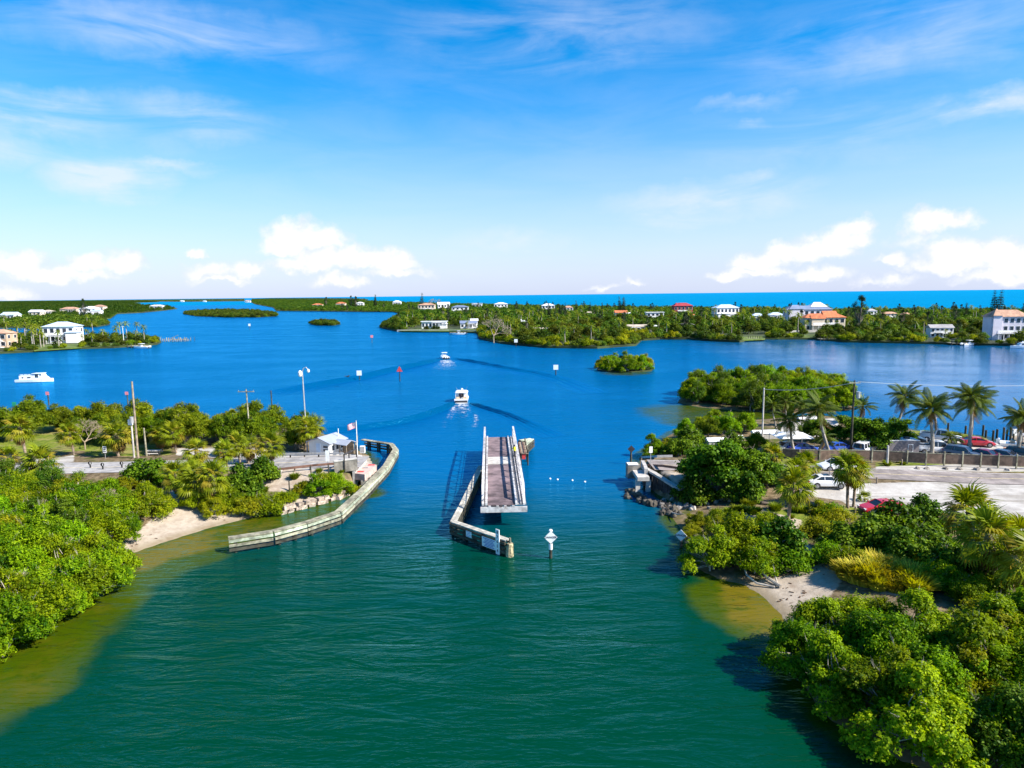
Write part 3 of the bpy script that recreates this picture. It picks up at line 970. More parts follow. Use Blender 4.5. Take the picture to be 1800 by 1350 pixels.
def make_tree(seed, R_, h, th, n, size, lm, nl=30, r=.2, name='broadleaf_tree', r0=.8, r1=1.5, bark=BARK, aspect=.6):
    g = rs(seed)
    lob = dome_lobes(g, R_, h - th * .8, nl, r0, r1, th * .8, .75, 0.02)
    V, F, T = cloud(g, lob, n, size, .5, 8, None, .45, aspect, .6 if name == 'broadleaf_tree' else 0.0)
    cm = npmesh('crown', V, F, lm, T)
    tm = limbs(g, lob, th, r, (0, 0, 0), 14, 0).mesh('trunk', bark)
    return Proto(plant(name, 'broad-leaved tree', 'tree', cm, tm))
TREE = [make_tree(71 + i, 3.6, 6.4, 1.9, 19000, .24, L_TREE, 52, .2, 'broadleaf_tree', .55, 1.1) for i in range(3)]
GRAPETREE = [make_tree(81, 4.2, 6.8, 1.8, 15000, .34, L_GRAPE, 56, .22, 'seagrape_tree', .55, 1.1, BARK, .85)]

# ---- fan palms (sabal): every fan is a piece of its own under the crown
def fan_mesh(name, seed, lm, ln=1.25, petiole=.85, droop=.5, nseg=15, spread=2.5):
    g = rs(seed)
    V, F, T = [], [], []
    def quad(a, b, c, d, t):
        o = len(V)
        V.extend([a, b, c, d])
        F.append((o, o + 1, o + 2, o + 3))
        T.append(t)
    w = .025
    quad((0, -w, 0), (0, w, 0), (petiole, w * .7, .02), (petiole, -w * .7, .02), .9)
    for i in range(nseg):
        a = (i / (nseg - 1) - .5) * spread
        l = ln * (1 - .32 * abs(a) / (spread / 2)) * (.9 + .2 * g.random())
        ca, sa = math.cos(a), math.sin(a)
        px, py = -sa, ca
        hw = .058
        b = np.array([petiole + .0, 0, .02])
        mid = b + np.array([ca, sa, 0]) * l * .62 + np.array([0, 0, -.06 * l + .10 * (i % 2) * .5])
        tip = b + np.array([ca, sa, 0]) * l * (.92) + np.array([0, 0, -droop * l * (.5 + .4 * g.random())])
        n_ = np.array([px, py, 0])
        t = .35 + .5 * g.random()
        quad(tuple(b - n_ * .01), tuple(b + n_ * .01), tuple(mid + n_ * hw), tuple(mid - n_ * hw + np.array([0, 0, .03])), t)
        quad(tuple(mid - n_ * hw + np.array([0, 0, .03])), tuple(mid + n_ * hw), tuple(tip + n_ * .008), tuple(tip - n_ * .008), t)
    return npmesh(name, np.array(V), np.array(F), lm, np.array(T))
FANS_G = [fan_mesh('frond', 3 + i, L_PALM, 1.2 + .1 * i, .8, .45) for i in range(2)]
FANS_Y = [fan_mesh('frond', 6 + i, L_PALM_Y, 1.15, .75, .6) for i in range(1)]
FANS_D = [fan_mesh('frond', 9, L_PALM_D, 1.0, .7, .95, 11, 1.6)]

def make_sabal(seed, h, lean=.25, nf=30, yellow=.25, dead=6, boots=True, trunk_r=.17, name='cabbage_palm', fs=1.0):
    g = rs(seed)
    t = thing(name, 'cabbage palm', 'palm')
    mb = MB()
    top = Vector((g.normal() * lean, g.normal() * lean, h))
    k = 7
    pts = [Vector((top.x * (i / k) ** 1.6, top.y * (i / k) ** 1.6, h * i / k)) for i in range(k + 1)]
    pts[0].z = -.3
    mb.path(pts, [trunk_r * (1.25 if i == 0 else 1) * (1 + .05 * (-1) ** i) for i in range(k + 1)], 9)
    if boots:
        for j in range(26):
            z = h * (.55 + .43 * j / 26)
            a = j * 2.4
            c = Vector((top.x * (z / h) ** 1.6, top.y * (z / h) ** 1.6, z))
            o = Vector((math.cos(a), math.sin(a), 0))
            mb.beam(c + o * trunk_r * .8, c + o * trunk_r * 1.6 + Vector((0, 0, .22)), .09, .04)
    mb.build('trunk', BARK_PALM, t)
    cb = MB()
    cb.ball((top.x, top.y, h + .05), (.24, .24, .4), 8, 5)
    cr_ = cb.build('crown', mat("palm_heart", (0.12, 0.11, 0.04), .8), t)
    for i in range(nf):
        f = i / (nf - 1)
        e = R(80) - f ** .85 * R(142) + g.normal() * .10
        a = i * 2.399 + g.normal() * .15
        dead_f = i >= nf - dead
        src = FANS_D[0] if dead_f else (FANS_Y[0] if g.random() < yellow * (.4 + f) else FANS_G[i % 2])
        if dead_f:
            e = R(-58) - g.random() * .3
        fr = link('frond', src, cr_, (top.x, top.y, h + .12 - f * .25), (g.normal() * .3, -e, a), fs * (.9 + .22 * g.random()))
    return Proto(t)
SABAL = [make_sabal(101, 3.4, .3, 44, .25, 8, fs=1.12), make_sabal(102, 4.6, .4, 46, .22, 9, fs=1.15), make_sabal(103, 2.4, .2, 40, .5, 7, fs=1.1), make_sabal(104, 1.4, .1, 34, .25, 3, fs=1.1)]

# ---- coconut palms
def coco_frond(name, seed, ln=3.0, bend=1.0):
    g = rs(seed)
    V, F, T = [], [], []
    ns = 22
    pts = []
    for i in range(ns + 1):
        s = i / ns
        pts.append(np.array([ln * (s - .16 * bend * s * s), 0, ln * (.10 * s - .52 * bend * s ** 2.2)]))
    def quad(a, b, c, d, t):
        o = len(V)
        V.extend([tuple(a), tuple(b), tuple(c), tuple(d)])
        F.append((o, o + 1, o + 2, o + 3))
        T.append(t)
    y = np.array([0, 1, 0])
    for i in range(ns):
        w = .04 * (1 - i / ns) + .012
        quad(pts[i] - y * w, pts[i] + y * w, pts[i + 1] + y * w * .9, pts[i + 1] - y * w * .9, 1.0)
        if i < 3:
            continue
        d = pts[i + 1] - pts[i]
        d /= np.linalg.norm(d)
        l = .78 * math.sin(math.pi * (.14 + .80 * i / ns)) ** .7
        for sgn in (-1, 1):
            t = .25 + .5 * g.random()
            out = y * sgn * .80 + d * .55 + np.array([0, 0, -.10 - .25 * g.random()])
            out /= np.linalg.norm(out)
            a = pts[i]
            m = a + out * l * .55
            e = m + (out * .6 + np.array([0, 0, -.65])) * l * .42
            quad(a - d * .045, a + d * .045, m + d * .06, m - d * .06, t)
            quad(m - d * .06, m + d * .06, e + d * .008, e - d * .008, t)
    return npmesh(name, np.array(V), np.array(F), L_COCO if seed < 90 else L_PALM_D, np.array(T))
COCO_F = [coco_frond('frond', 20, 3.0, .8), coco_frond('frond', 21, 2.8, 1.25)]
COCO_D = coco_frond('frond', 95, 2.5, 1.9)
COCONUT = mat("coconut", (0.22, 0.16, 0.04), .7)
def make_coco(seed, h, lean, nf=20, fs=1.0, dead=2):
    g = rs(seed)
    t = thing('coconut_palm', 'coconut palm', 'palm')
    mb = MB()
    k = 9
    pts = [Vector((lean * (1 - (1 - i / k) ** 1.8), .15 * math.sin(i * .6), h * i / k)) for i in range(k + 1)]
    pts[0].z = -.3
    mb.path(pts, [.24 - .012 * i if i else .32 for i in range(k + 1)], 9)
    mb.build('trunk', BARK_PALE, t)
    top = pts[-1]
    cb = MB()
    cb.ball(tuple(top + Vector((0, 0, .12))), (.2, .2, .45), 8, 5, 0)
    for j in range(7):
        a = j * .9
        cb.ball((top.x + .28 * math.cos(a), top.y + .28 * math.sin(a), top.z - .25 - .1 * (j % 2)), .14, 6, 4, 1)
    cr_ = cb.build('crown', [mat("palm_heart", (0.12, 0.11, 0.04), .8), COCONUT], t)
    for i in range(nf):
        f = i / (nf - 1)
        e = R(74) - f * R(96) + g.normal() * .08
        src = COCO_F[i % 2]
        if i >= nf - dead:
            src, e = COCO_D, R(-50)
        link('frond', src, cr_, (top.x, top.y, top.z + .15), (g.normal() * .35, -e, i * 2.399 + g.normal() * .2), fs * (.85 + .3 * g.random()))
    return Proto(t)
COCO = [make_coco(201, 6.2, .9, 26), make_coco(202, 5.2, -.4, 26), make_coco(203, 7.2, .5, 24), make_coco(204, 2.6, .2, 16, .8, 1)]

# ---- far trees
def make_far(seed, name, R_, h, th, n, size, lm, nl, r0, r1, cat='tree', bark=BARK):
    g = rs(seed)
    lob = dome_lobes(g, R_, h - th, nl, r0, r1, th, .8, .05)
    V, F, T = cloud(g, lob, n, size, .5, 4, None, .4, .75)
    cm = npmesh('crown', V, F, lm, T)
    mb = MB()
    mb.path([(0, 0, -.5), (.1, .1, th * .7), (0, 0, h * .7)], [.28, .2, .06], 5)
    for j in range(3):
        l = lob[j]
        mb.path([(0, 0, th * .7), l[:3]], [.14, .04], 4)
    return Proto(plant(name, 'far tree', cat, cm, mb.mesh('trunk', bark)))
FTREE = [make_far(301 + i, 'broadleaf_tree', 4.2, 7.5 + i, 1.6, 2000, .62, L_FAR, 20, 1.0, 1.8) for i in range(3)]
FBUSH = [make_far(311 + i, 'shore_bush', 4.0, 4.4, .3, 1700, .55, L_FAR, 18, 1.0, 1.6, 'mangrove') for i in range(2)]
FBUSH_G = [make_far(316 + i, 'shore_bush', 3.6, 4.2, .3, 3600, .42, L_MANG_Y if i else L_TREE, 22, .8, 1.4, 'mangrove') for i in range(2)]

def make_fpalm(seed, h):
    g = rs(seed)
    t = thing('palm_tree', 'far palm', 'palm')
    V, F, T = [], [], []
    for i in range(18):
        a, e = i * 2.4, R(65) - i / 17 * R(110)
        d = np.array([math.cos(a) * math.cos(e), math.sin(a) * math.cos(e), math.sin(e)])
        s = np.array([-math.sin(a), math.cos(a), 0]) * .30
        p = np.array([0, 0, h])
        m_, q = p + d * 1.4, p + d * 2.5 + np.array([0, 0, -.9])
        for sg in (-1, 1):
            o = len(V)
            V += [p, m_ + s * sg - np.array([0, 0, .18]), q, m_]
            F.append((o, o + 1, o + 2, o + 3))
            T.append(.3 + .5 * g.random())
    link('crown', npmesh('crown', np.array(V), np.array(F), L_PALM, np.array(T)), t)
    mb = MB()
    mb.path([(0, 0, -.5), (.15, 0, h * .5), (0, 0, h)], [.24, .18, .15], 6)
    mb.build('trunk', BARK_PALE, t)
    return Proto(t)
FPALM = [make_fpalm(321, 6.5), make_fpalm(322, 8.5)]

def make_norfolk(seed, h, w):
    g = rs(seed)
    t = thing('norfolk_pine', 'norfolk pine', 'tree')
    lob = []
    tiers = 11
    for j in range(tiers):
        f = j / (tiers - 1)
        z = h * (.16 + .82 * f)
        rr = w * (1 - f * .62) * (.85 + .3 * g.random())
        for i in range(6 if f < .8 else 3):
            a = i * 1.05 + j * .5
            lob.append((math.cos(a) * rr * .62, math.sin(a) * rr * .62, z, rr * .42, rr * .42, h * .038))
    V, F, T = cloud(g, lob, 2600, .45, .6, 4, None, .7, .5)
    link('crown', npmesh('crown', V, F, L_DARK, T), t)
    mb = MB()
    mb.path([(0, 0, -.5), (0, 0, h)], [.32, .05], 6)
    mb.build('trunk', BARK, t)
    return Proto(t)
NORF = [make_norfolk(331, 17, 2.6), make_norfolk(332, 14, 2.2)]

def make_casuarina(seed, h, w):
    g = rs(seed)
    t = thing('casuarina_tree', 'casuarina', 'tree')
    lob = []
    for j in range(46):
        f = g.random()
        a = g.random() * 6.28
        rr = w * math.sin(math.pi * (.18 + .78 * f)) * math.sqrt(g.random())
        lob.append((math.cos(a) * rr, math.sin(a) * rr, h * (.2 + .78 * f), .75, .75, 1.15))
    V, F, T = cloud(g, lob, 5200, .5, .8, 4, .5, .9, .28)
    link('crown', npmesh('crown', V, F, L_DARK, T), t)
    limbs(g, lob, h * .3, .3, (0, 0, 0), 16).build('trunk', BARK, t)
    return Proto(t)
CASU = [make_casuarina(341, 15, 3.4)]

def make_bare(seed, h, w):
    g = rs(seed)
    t = thing('bare_tree', 'leafless tree', 'tree')
    mb = MB()
    def grow(p, d, l, r, lvl):
        e = p + d * l
        mb.path([p, p.lerp(e, .5) + Vector((g.normal(), g.normal(), g.normal())) * l * .06, e], [r, r * .85, r * .6], 3 if lvl > 2 else 6, 0, False)
        if lvl >= 6:
            return
        for _ in range(3):
            nd = (d + Vector((g.normal() * .62 * w, g.normal() * .62 * w, g.normal() * .32 + .12))).normalized()
            grow(e, nd, l * (.70 + .16 * g.random()), max(r * .62, .022), lvl + 1)
    grow(Vector((0, 0, -.4)), Vector((0, 0, 1)), h * .24, h * .022, 0)
    mb.build('trunk', mat("bare_twigs", (0.30, 0.235, 0.165), .95, .15, 1), t)
    return Proto(t)
BARE = [make_bare(351, 11, 1.0)]

def make_tuft(seed, R_, h, n, lm, name, cat):
    g = rs(seed)
    a, q = g.random(n) * 6.283, np.sqrt(g.random(n)) * R_ * .55
    b = np.stack([np.cos(a) * q, np.sin(a) * q, np.zeros(n)], -1)
    out = np.stack([np.cos(a), np.sin(a), np.zeros(n)], -1) * (.25 + .75 * g.random(n))[:, None] * R_ * .6 + g.normal(size=(n, 3)) * .08
    hh = h * (.6 + .5 * g.random(n)) * (1 - .35 * q / R_)
    m_ = b + out * .45 + np.array([0, 0, 1]) * (hh * .75)[:, None]
    e = b + out * 1.15 + np.array([0, 0, 1]) * hh[:, None]
    s = np.stack([-np.sin(a), np.cos(a), np.zeros(n)], -1) * .022 * (1 + R_)
    V = np.stack([b - s, b + s, m_ + s, m_ - s, m_ - s, m_ + s, e + s * .2, e - s * .2], 1).reshape(-1, 3)
    F = np.arange(8 * n).reshape(-1, 4)
    t = np.repeat(np.clip(.5 + .25 * g.normal(size=n), 0, 1), 2)
    o = link(name, npmesh(name, V, F, lm, t))
    tag(o, 'grass clump', cat)
    return Proto(o)
TUFT = [make_tuft(361, 1.3, 1.3, 900, L_GRASS, 'yellow_grass_clump', 'grass clump'), make_tuft(362, .8, .7, 420, L_PALM, 'grass_tuft', 'grass clump')]
PALMETTO = make_sabal(105, .25, .02, 22, .2, 2, False, .15, 'palmetto')
# ================================================================== the swing bridge and the works round it
STEEL_W = mat("bridge_white_steel", (0.50, 0.475, 0.465), .6, .22, 1.2, rust=.8)
STEEL_G = mat("bridge_grey_steel", (0.26, 0.25, 0.24), .6, .2, 2.5, rust=.9)
DECK_W = mat("deck_timber", (0.165, 0.118, 0.122), .85, .28, .9, rnd=.3)
CONC = mat("concrete", (0.46, 0.43, 0.39), .9, .14, 1.5, bump=.2)
CONC_D = mat("concrete_stained", (0.24, 0.215, 0.18), .9, .25, 1.2, bump=.2, tide=.5)
CONC_P = mat("concrete_pink", (0.50, 0.37, 0.32), .9, .12, 1.5, bump=.15)
WHITE = mat("white_paint", (0.78, 0.77, 0.75), .5, .05, 2)
BLACK = mat("black_paint", (0.02, 0.02, 0.022), .5, .1, 3)
DARK = mat("dark_metal", (0.05, 0.045, 0.045), .55, .2, 3)
RUST = mat("rusty_steel", (0.16, 0.085, 0.06), .85, .3, 2)
RED = mat("red_paint", (0.55, 0.05, 0.04), .5, .1, 2)
TIMB = mat("weathered_timber", (0.29, 0.27, 0.19), .9, .28, 1.8, bump=.2, rnd=.4, tide=.45)
TIMB_G = mat("green_grey_timber", (0.37, 0.40, 0.29), .9, .28, 1.8, bump=.2, rnd=.45, tide=.45)
TIMB_D = mat("wet_timber", (0.055, 0.05, 0.034), .85, .35, 1.5, bump=.2, rnd=.3)
TIMB_B = mat("brown_timber", (0.27, 0.21, 0.15), .9, .25, 1.8, bump=.2, rnd=.3)
TIMB_P = mat("pale_cap_timber", (0.46, 0.43, 0.36), .9, .2, 1.8, rnd=.2)
BARNACLE = mat("barnacled_pile", (0.38, 0.31, 0.18), .95, .4, 4, bump=.6)
GLASS = mat("window_glass", (0.03, 0.04, 0.055), .08, .0, 1, spec=.6)
ALU = mat("galvanised_steel", (0.42, 0.42, 0.42), .45, .12, 3, metal=.4, rust=.5)
BLUE_INK = mat("blue_print", (0.03, 0.10, 0.40), .6, .05, 3)
ORANGE = mat("orange_print", (0.80, 0.22, 0.02), .6, .05, 3)

TEXTS = {}
def lettering(body, size, m, parent, loc, rot, name='lettering', depth=.004):
    """Flat raised print: a text turned into a mesh."""
    c = bpy.data.curves.new('lettering', 'FONT')
    c.body, c.size, c.align_x, c.align_y, c.extrude, c.offset = body, size, 'CENTER', 'CENTER', depth, size * .03
    o = bpy.data.objects.new('tmp', c)
    dg = bpy.context.evaluated_depsgraph_get()
    COL.objects.link(o)
    dg.update()
    me = bpy.data.meshes.new_from_object(o.evaluated_get(dg))
    bpy.data.objects.remove(o)
    me.materials.clear()
    me.materials.append(m)
    t = link(name, me, parent, loc, rot)
    return t

# -------- swing bridge
DZ = 2.5
nl_, nr_ = P(845.5, 887, DZ), P(926, 887, DZ)
fl_, fr_ = P(850.5, 768.5, DZ), P(904.5, 768.0, DZ)
near_mid, far_mid = (nl_ + nr_) / 2, (fl_ + fr_) / 2
BW = (nr_ - nl_).length
ax = (far_mid - near_mid)
BL = ax.length
BRZ = math.atan2(-ax.x, ax.y)
bridge = thing('swing_bridge', 'open swing bridge with white trusses and brown plank deck standing along the channel', 'bridge', near_mid, BRZ)
hw = BW / 2
LX0, LX1 = -hw + .72, hw - 1.25          # the lane between the kerbs
TL, TR = -hw + .22, hw - .28              # truss planes
CY0, CY1 = BL * .515, BL * .615
npl = 34
me_pl = None
for i in range(npl):
    y0, y1 = BL * i / npl, BL * (i + 1) / npl
    ym = (y0 + y1) / 2
    if CY0 - .3 < ym < CY1 + .3:
        continue
    if me_pl is None:
        m_ = MB()
        m_.box((0, 0, 0), (LX1 - LX0 - .02, BL / npl - .035, .10))
        me_pl = m_.mesh('deck_plank', DECK_W)
    link('deck_plank', me_pl, bridge, ((LX0 + LX1) / 2, ym, -.05 + .006 * math.sin(i * 2.7)))
m_ = MB(); m_.box(((LX0 + LX1) / 2 + .05, (CY0 + CY1) / 2, -.04), (LX1 - LX0 + .5, CY1 - CY0 + .4, .12)); m_.build('concrete_slab', CONC, bridge)
for x in (LX0 - .13, LX1 + .13):
    m_ = MB(); m_.box((x, BL / 2, .07), (.24, BL, .26)); m_.build('kerb', STEEL_W, bridge)
for x0, x1, nm in ((-hw + .05, LX0 - .26, 'side_plate'), (LX1 + .26, hw - .05, 'walkway')):
    m_ = MB()
    for i in range(17):
        m_.box(((x0 + x1) / 2, BL * (i + .5) / 17, -.02), (x1 - x0, BL / 17 - .06, .06))
    m_.build(nm, STEEL_G if nm == 'walkway' else mat("side_timber", (0.34, 0.28, 0.23), .9, .2, 2), bridge)
m_ = MB(); m_.beam((LX1 + .62, 0, .12), (LX1 + .62, BL, .12), .10, .12); m_.build('walkway_rail', STEEL_W, bridge)
for y, yb in ((-.05, 0), (BL + .05, 0)):
    m_ = MB(); m_.box((0, y, -.52), (BW + .1, .16, .62)); m_.build('end_beam', STEEL_W if y < 0 else STEEL_G, bridge)
for i in range(7):
    m_ = MB(); m_.box((LX0 + (i + .5) * (LX1 - LX0) / 7, -.06, -.14), (.26, .14, .12)); m_.build('end_bracket', DARK if i % 2 else STEEL_W, bridge)
for x in np.linspace(LX0 + .2, LX1 - .2, 5):
    m_ = MB(); m_.box((float(x), BL / 2, -.42), (.2, BL - .3, .5)); m_.build('girder', STEEL_G, bridge)
TH, NP = 1.75, 11
TOPZ = lambda f: TH + .22 * (1 - abs(2 * f - 1))
for tx in (TL, TR):
    e = 1.6
    y0, y1 = e, BL - e * .35
    pts = [(tx, y0 + (y1 - y0) * i / NP, TOPZ(i / NP)) for i in range(NP + 1)]
    m_ = MB()
    for a, b in zip(pts[:-1], pts[1:]):
        m_.beam(a, (b[0], b[1] + .02, b[2]), .27, .13)
    m_.build('top_chord', STEEL_W, bridge)
    m_ = MB(); m_.beam((tx, 0, .05), (tx, BL, .05), .22, .22); m_.build('bottom_chord', STEEL_W, bridge)
    m_ = MB(); m_.beam((tx, .15, .1), (tx, y0 + .05, TH - .02), .26, .14); m_.build('end_post', STEEL_W, bridge)
    m_ = MB(); m_.beam((tx, BL - .1, .1), (tx, y1 - .05, TH - .02), .26, .14); m_.build('end_post', STEEL_W, bridge)
    for i in range(NP + 1):
        m_ = MB(); m_.beam((tx, pts[i][1], .15), (tx, pts[i][1], pts[i][2] - .08), .09, .09); m_.build('truss_post', STEEL_W, bridge)
    for i in range(NP):
        ya, yb = pts[i][1], pts[i + 1][1]
        ym = (ya + yb) / 2
        m_ = MB(); m_.beam((tx, ya, TOPZ(i / NP) - .08), (tx, ym, .15), .08, .10); m_.build('truss_brace', STEEL_W, bridge)
        m_ = MB(); m_.beam((tx, ym, .15), (tx, yb, TOPZ((i + 1) / NP) - .08), .08, .10); m_.build('truss_brace', STEEL_W, bridge)
    for hgt in (.55, 1.0):
        m_ = MB(); m_.beam((tx + (.10 if tx < 0 else -.10), .2, hgt), (tx + (.10 if tx < 0 else -.10), BL - .2, hgt), .05, .07); m_.build('hand_rail', STEEL_W, bridge)
# pivot pier under the span and its timber working platform to the right
pc = near_mid + ax * .565
pier = thing('pivot_pier', 'round concrete pivot pier in the water under the open bridge', 'pier', (pc.x, pc.y, 0), BRZ)
m_ = MB(); m_.tube((0, 0, -1), (0, 0, 1.35), 2.5, 2.5, 20); m_.build('pier_drum', CONC_D, pier)
m_ = MB(); m_.tube((0, 0, 1.35), (0, 0, 1.72), 1.7, 1.7, 20); m_.build('turntable', RUST, pier)
plat = thing('work_platform', 'small brown plank platform with railings beside the far half of the bridge', 'platform', P(919.5, 797, .9), BRZ)
pw, pl_ = 1.25, 8.0
for i in range(6):
    m_ = MB(); m_.box((-pw * .5 + (i + .5) * pw / 6, 0, .9), (pw / 6 - .03, pl_, .09)); m_.build('plank', TIMB_B if i % 3 else RUST, plat)
for x in (-pw / 2 + .1, pw / 2 - .1):
    for y in (-pl_ / 2 + .2, -1.5, 1.5, pl_ / 2 - .2):
        m_ = MB(); m_.tube((x, y, -2), (x, y, 1.0 if x < 0 else 1.5), .11, .12, 7); m_.build('pile', TIMB_D, plat)
m_ = MB(); m_.beam((pw / 2 - .1, -pl_ / 2, 1.5), (pw / 2 - .1, pl_ / 2, 1.5), .06, .09); m_.build('hand_rail', TIMB, plat)
rb = P(920.5, 806, .95)
tb = thing('tool_box', 'red metal box standing on the brown plank platform', 'box', rb, BRZ)
m_ = MB(); m_.box((0, 0, .3), (.5, .8, .6)); m_.build('box_body', RED, tb)
m_ = MB(); m_.box((0, 0, .63), (.56, .86, .07)); m_.build('lid', RED, tb)

# -------- timber fenders: piles, rows of wales and a cap, every stick a part
def fender(label, pts, top=1.5, width=.75, rows=3, side=1, seg=3.6, face=(TIMB_G, TIMB, TIMB_D), capm=TIMB, name='timber_fender', group=None, both=False, brace=False):
    t = thing(name, label, 'fender', (pts[0].x, pts[0].y, 0), 0, group)
    o = Vector((pts[0].x, pts[0].y, 0))
    mp = MB(); mp.tube((0, 0, -2.2), (0, 0, top - .16), .16, .15, 8); pile_me = mp.mesh('pile', TIMB_D)
    for a, b in zip(pts[:-1], pts[1:]):
        a, b = Vector((a.x, a.y, 0)) - o, Vector((b.x, b.y, 0)) - o
        L = (b - a).length
        d = (b - a) / L
        nrm = Vector((-d.y, d.x, 0)) * side
        n = max(1, round(L / seg))
        for i in range(n):
            p, q = a + d * (L * i / n + .015), a + d * (L * (i + 1) / n - .015)
            j = .012 * math.sin(i * 4.1 + L)
            m_ = MB()
            for w in (-.5, .5):
                m_.beam(p + nrm * (w * width * .5) + Vector((0, 0, top - .05 + j)), q + nrm * (w * width * .5) + Vector((0, 0, top - .05 + j)), width * .5 - .03, .12)
            m_.build('cap_timber', capm, t)
            for s_ in ((1, -1) if both else (1,)):
                for r_ in range(rows):
                    z = top - .30 - r_ * (top - .25) / rows - .012 * math.sin(i * 2.2 + r_)
                    m_ = MB(); m_.beam(p + nrm * (s_ * (width * .5 + .03)) + Vector((0, 0, z)), q + nrm * (s_ * (width * .5 + .03)) + Vector((0, 0, z)), .16, .25)
                    m_.build('wale', face[min(r_, len(face) - 1)], t)
        np_ = max(2, round(L / 2.4))
        for i in range(np_):
            p = a + d * (L * (i + .3) / np_)
            link('pile', pile_me, t, p + nrm * (width * .25))
            link('pile', pile_me, t, p - nrm * (width * .3))
            if brace and i < np_ - 1:
                q = a + d * (L * (i + 1.3) / np_)
                m_ = MB(); m_.beam(p - nrm * (width * .45) + Vector((0, 0, .2)), q - nrm * (width * .45) + Vector((0, 0, top - .3)), .08, .18); m_.build('brace', TIMB_D, t)
    return t
FT = 1.55
fl_pts = [P(x, y, FT) for x, y in ((401, 945), (479, 933), (536, 918), (594, 899), (639, 858), (677, 819), (695, 789), (688, 780), (637, 772))]
fender('long curving grey timber fender running from the beach past the tender house', fl_pts, FT, .8, 3, -1)
fc_pts = [P(x, y, FT) for x, y in ((893, 949), (797, 916), (812, 888), (830, 850), (846, 818))]
fender('dark timber fender with white signs at the near end of the bridge', fc_pts, FT, .7, 3, -1, 3.2, (TIMB_D, TIMB_D, TIMB_D), TIMB_P, 'timber_fender', None, True, True)
ff_pts = [P(x, y, FT) for x, y in ((912, 790), (934, 771), (914, 774))]
fender('short timber fender corner behind the right side of the bridge', ff_pts, FT, .9, 3, -1, 3.2, (TIMB_D, TIMB_D, TIMB_D), TIMB_G, 'timber_fender', None, True)

def along(a, b, f, off, z, side):
    d = (b - a); d.z = 0
    L = d.length; d = d / L
    nrm = Vector((-d.y, d.x, 0)) * side
    p = a + d * (L * f) + nrm * off
    return Vector((p.x, p.y, z)), math.atan2(d.y, d.x)
A, B_ = fc_pts[1], fc_pts[0]
# notices on the near fender face
for f, w, h, lab, lines in ((.73, 2.05, .98, 'larger white notice with blue print on the near end of the dark fender', None), (.36, .82, .62, 'small white notice with blue print halfway along the dark fender', None)):
    p, rz = along(A, B_, f, -.46, FT - .28 - h / 2, 1)
    s = thing('notice_board', lab, 'sign', p, rz)
    m_ = MB(); m_.box((0, 0, 0), (w, .04, h)); m_.build('panel', WHITE, s)
    rows = 6 if w > 1 else 4
    for i in range(rows):
        m_ = MB(); m_.box((0.02 * ((i * 7) % 3 - 1), -.024, h * (.38 - .76 * i / (rows - 1))), (w * (.82 - .12 * ((i * 5) % 3)), .008, h * .07)); m_.build('print_line', BLUE_INK, s)
p, rz = along(A, B_, .885, -.50, 0, 1)
gauge = thing('clearance_gauge', 'tall white board with dark figures at the near end of the dark fender', 'sign', p, rz)
m_ = MB(); m_.box((0, 0, 1.15), (.5, .07, 2.7)); m_.build('panel', WHITE, gauge)
for i, ch in enumerate('87654'):
    lettering(ch, .40, mat("dark_print", (0.03, 0.03, 0.05), .6, 0), gauge, (0, -.042, 2.2 - i * .46), (R(90), 0, 0), 'numeral')
p = fc_pts[0]
ep = thing('end_pile', 'barnacled timber pile at the near tip of the dark fender', 'pile', (p.x + .15, p.y - .25, 0))
m_ = MB(); m_.path([(0, 0, -2), (0, 0, .4), (.04, 0, 1.3)], [.36, .38, .30], 10); m_.build('pile', BARNACLE, ep)
m_ = MB(); m_.tube((.04, 0, 1.3), (.04, 0, 1.85), .12, .10, 8); m_.build('pile_top', TIMB, ep)

# -------- daymarks on piles
def daymark(px, py_w, py_t, shape, label, colr, text=None, group=None, face=0.0, border=ORANGE, size=None, pile_c=TIMB_D, zw=0.0):
    p = P(px, py_w, zw)
    hgt = M(py_w - py_t, p) / math.cos(PITCH) * .985
    t = thing('channel_marker', label, 'channel marker', (p.x, p.y, zw), face, group)
    s = size or .9
    m_ = MB(); m_.tube((0, 0, -2), (0, 0, hgt - (s * .5 if shape != 'none' else 0)), .16, .14, 8); m_.build('pile', pile_c, t)
    if shape != 'none':
        z = hgt - s * .5
        m_ = MB()
        if shape == 'square':
            m_.box((0, -.19, z), (s, .04, s))
        else:
            pts = {'diamond': [(0, -.66), (.66, 0), (0, .66), (-.66, 0)], 'triangle': [(-.6, -.5), (.6, -.5), (0, .6)]}[shape]
            vs = [(x * s, y, z + q * s) for y in (-.21, -.17) for x, q in pts]
            n = len(pts)
            m_.add(vs, [tuple(range(n)), tuple(range(n, 2 * n))[::-1]] + [(i, i + n, (i + 1) % n + n, (i + 1) % n) for i in range(n)])
        m_.build('day_board', colr, t)
        if text:
            for dy, rzz in ((-.214, 0),):
                lettering(text, s * .30, mat("dark_print", (0.03, 0.03, 0.05), .6, 0), t, (0, dy, z), (R(90), 0, 0))
    return t, hgt
GREEN_D = mat("green_daymark", (0.02, 0.30, 0.16), .5, .1, 3)
RED_D = mat("red_daymark", (0.72, 0.07, 0.06), .5, .1, 3)
PINK_D = mat("faded_red_daymark", (0.75, 0.22, 0.22), .5, .1, 3)
t, h = daymark(968, 981, 933, 'diamond', 'white diamond danger board on a pile standing right of the bridge', WHITE, 'DANGER', size=.95)
m_ = MB(); m_.ball((0, 0, h + .12), (.2, .2, .16), 8, 5); m_.build('lamp', WHITE, t)
m_ = MB(); m_.tube((0, 0, h - 1.72), (0, 0, h - 1.15), .19, .19, 8); m_.build('collar', WHITE, t)
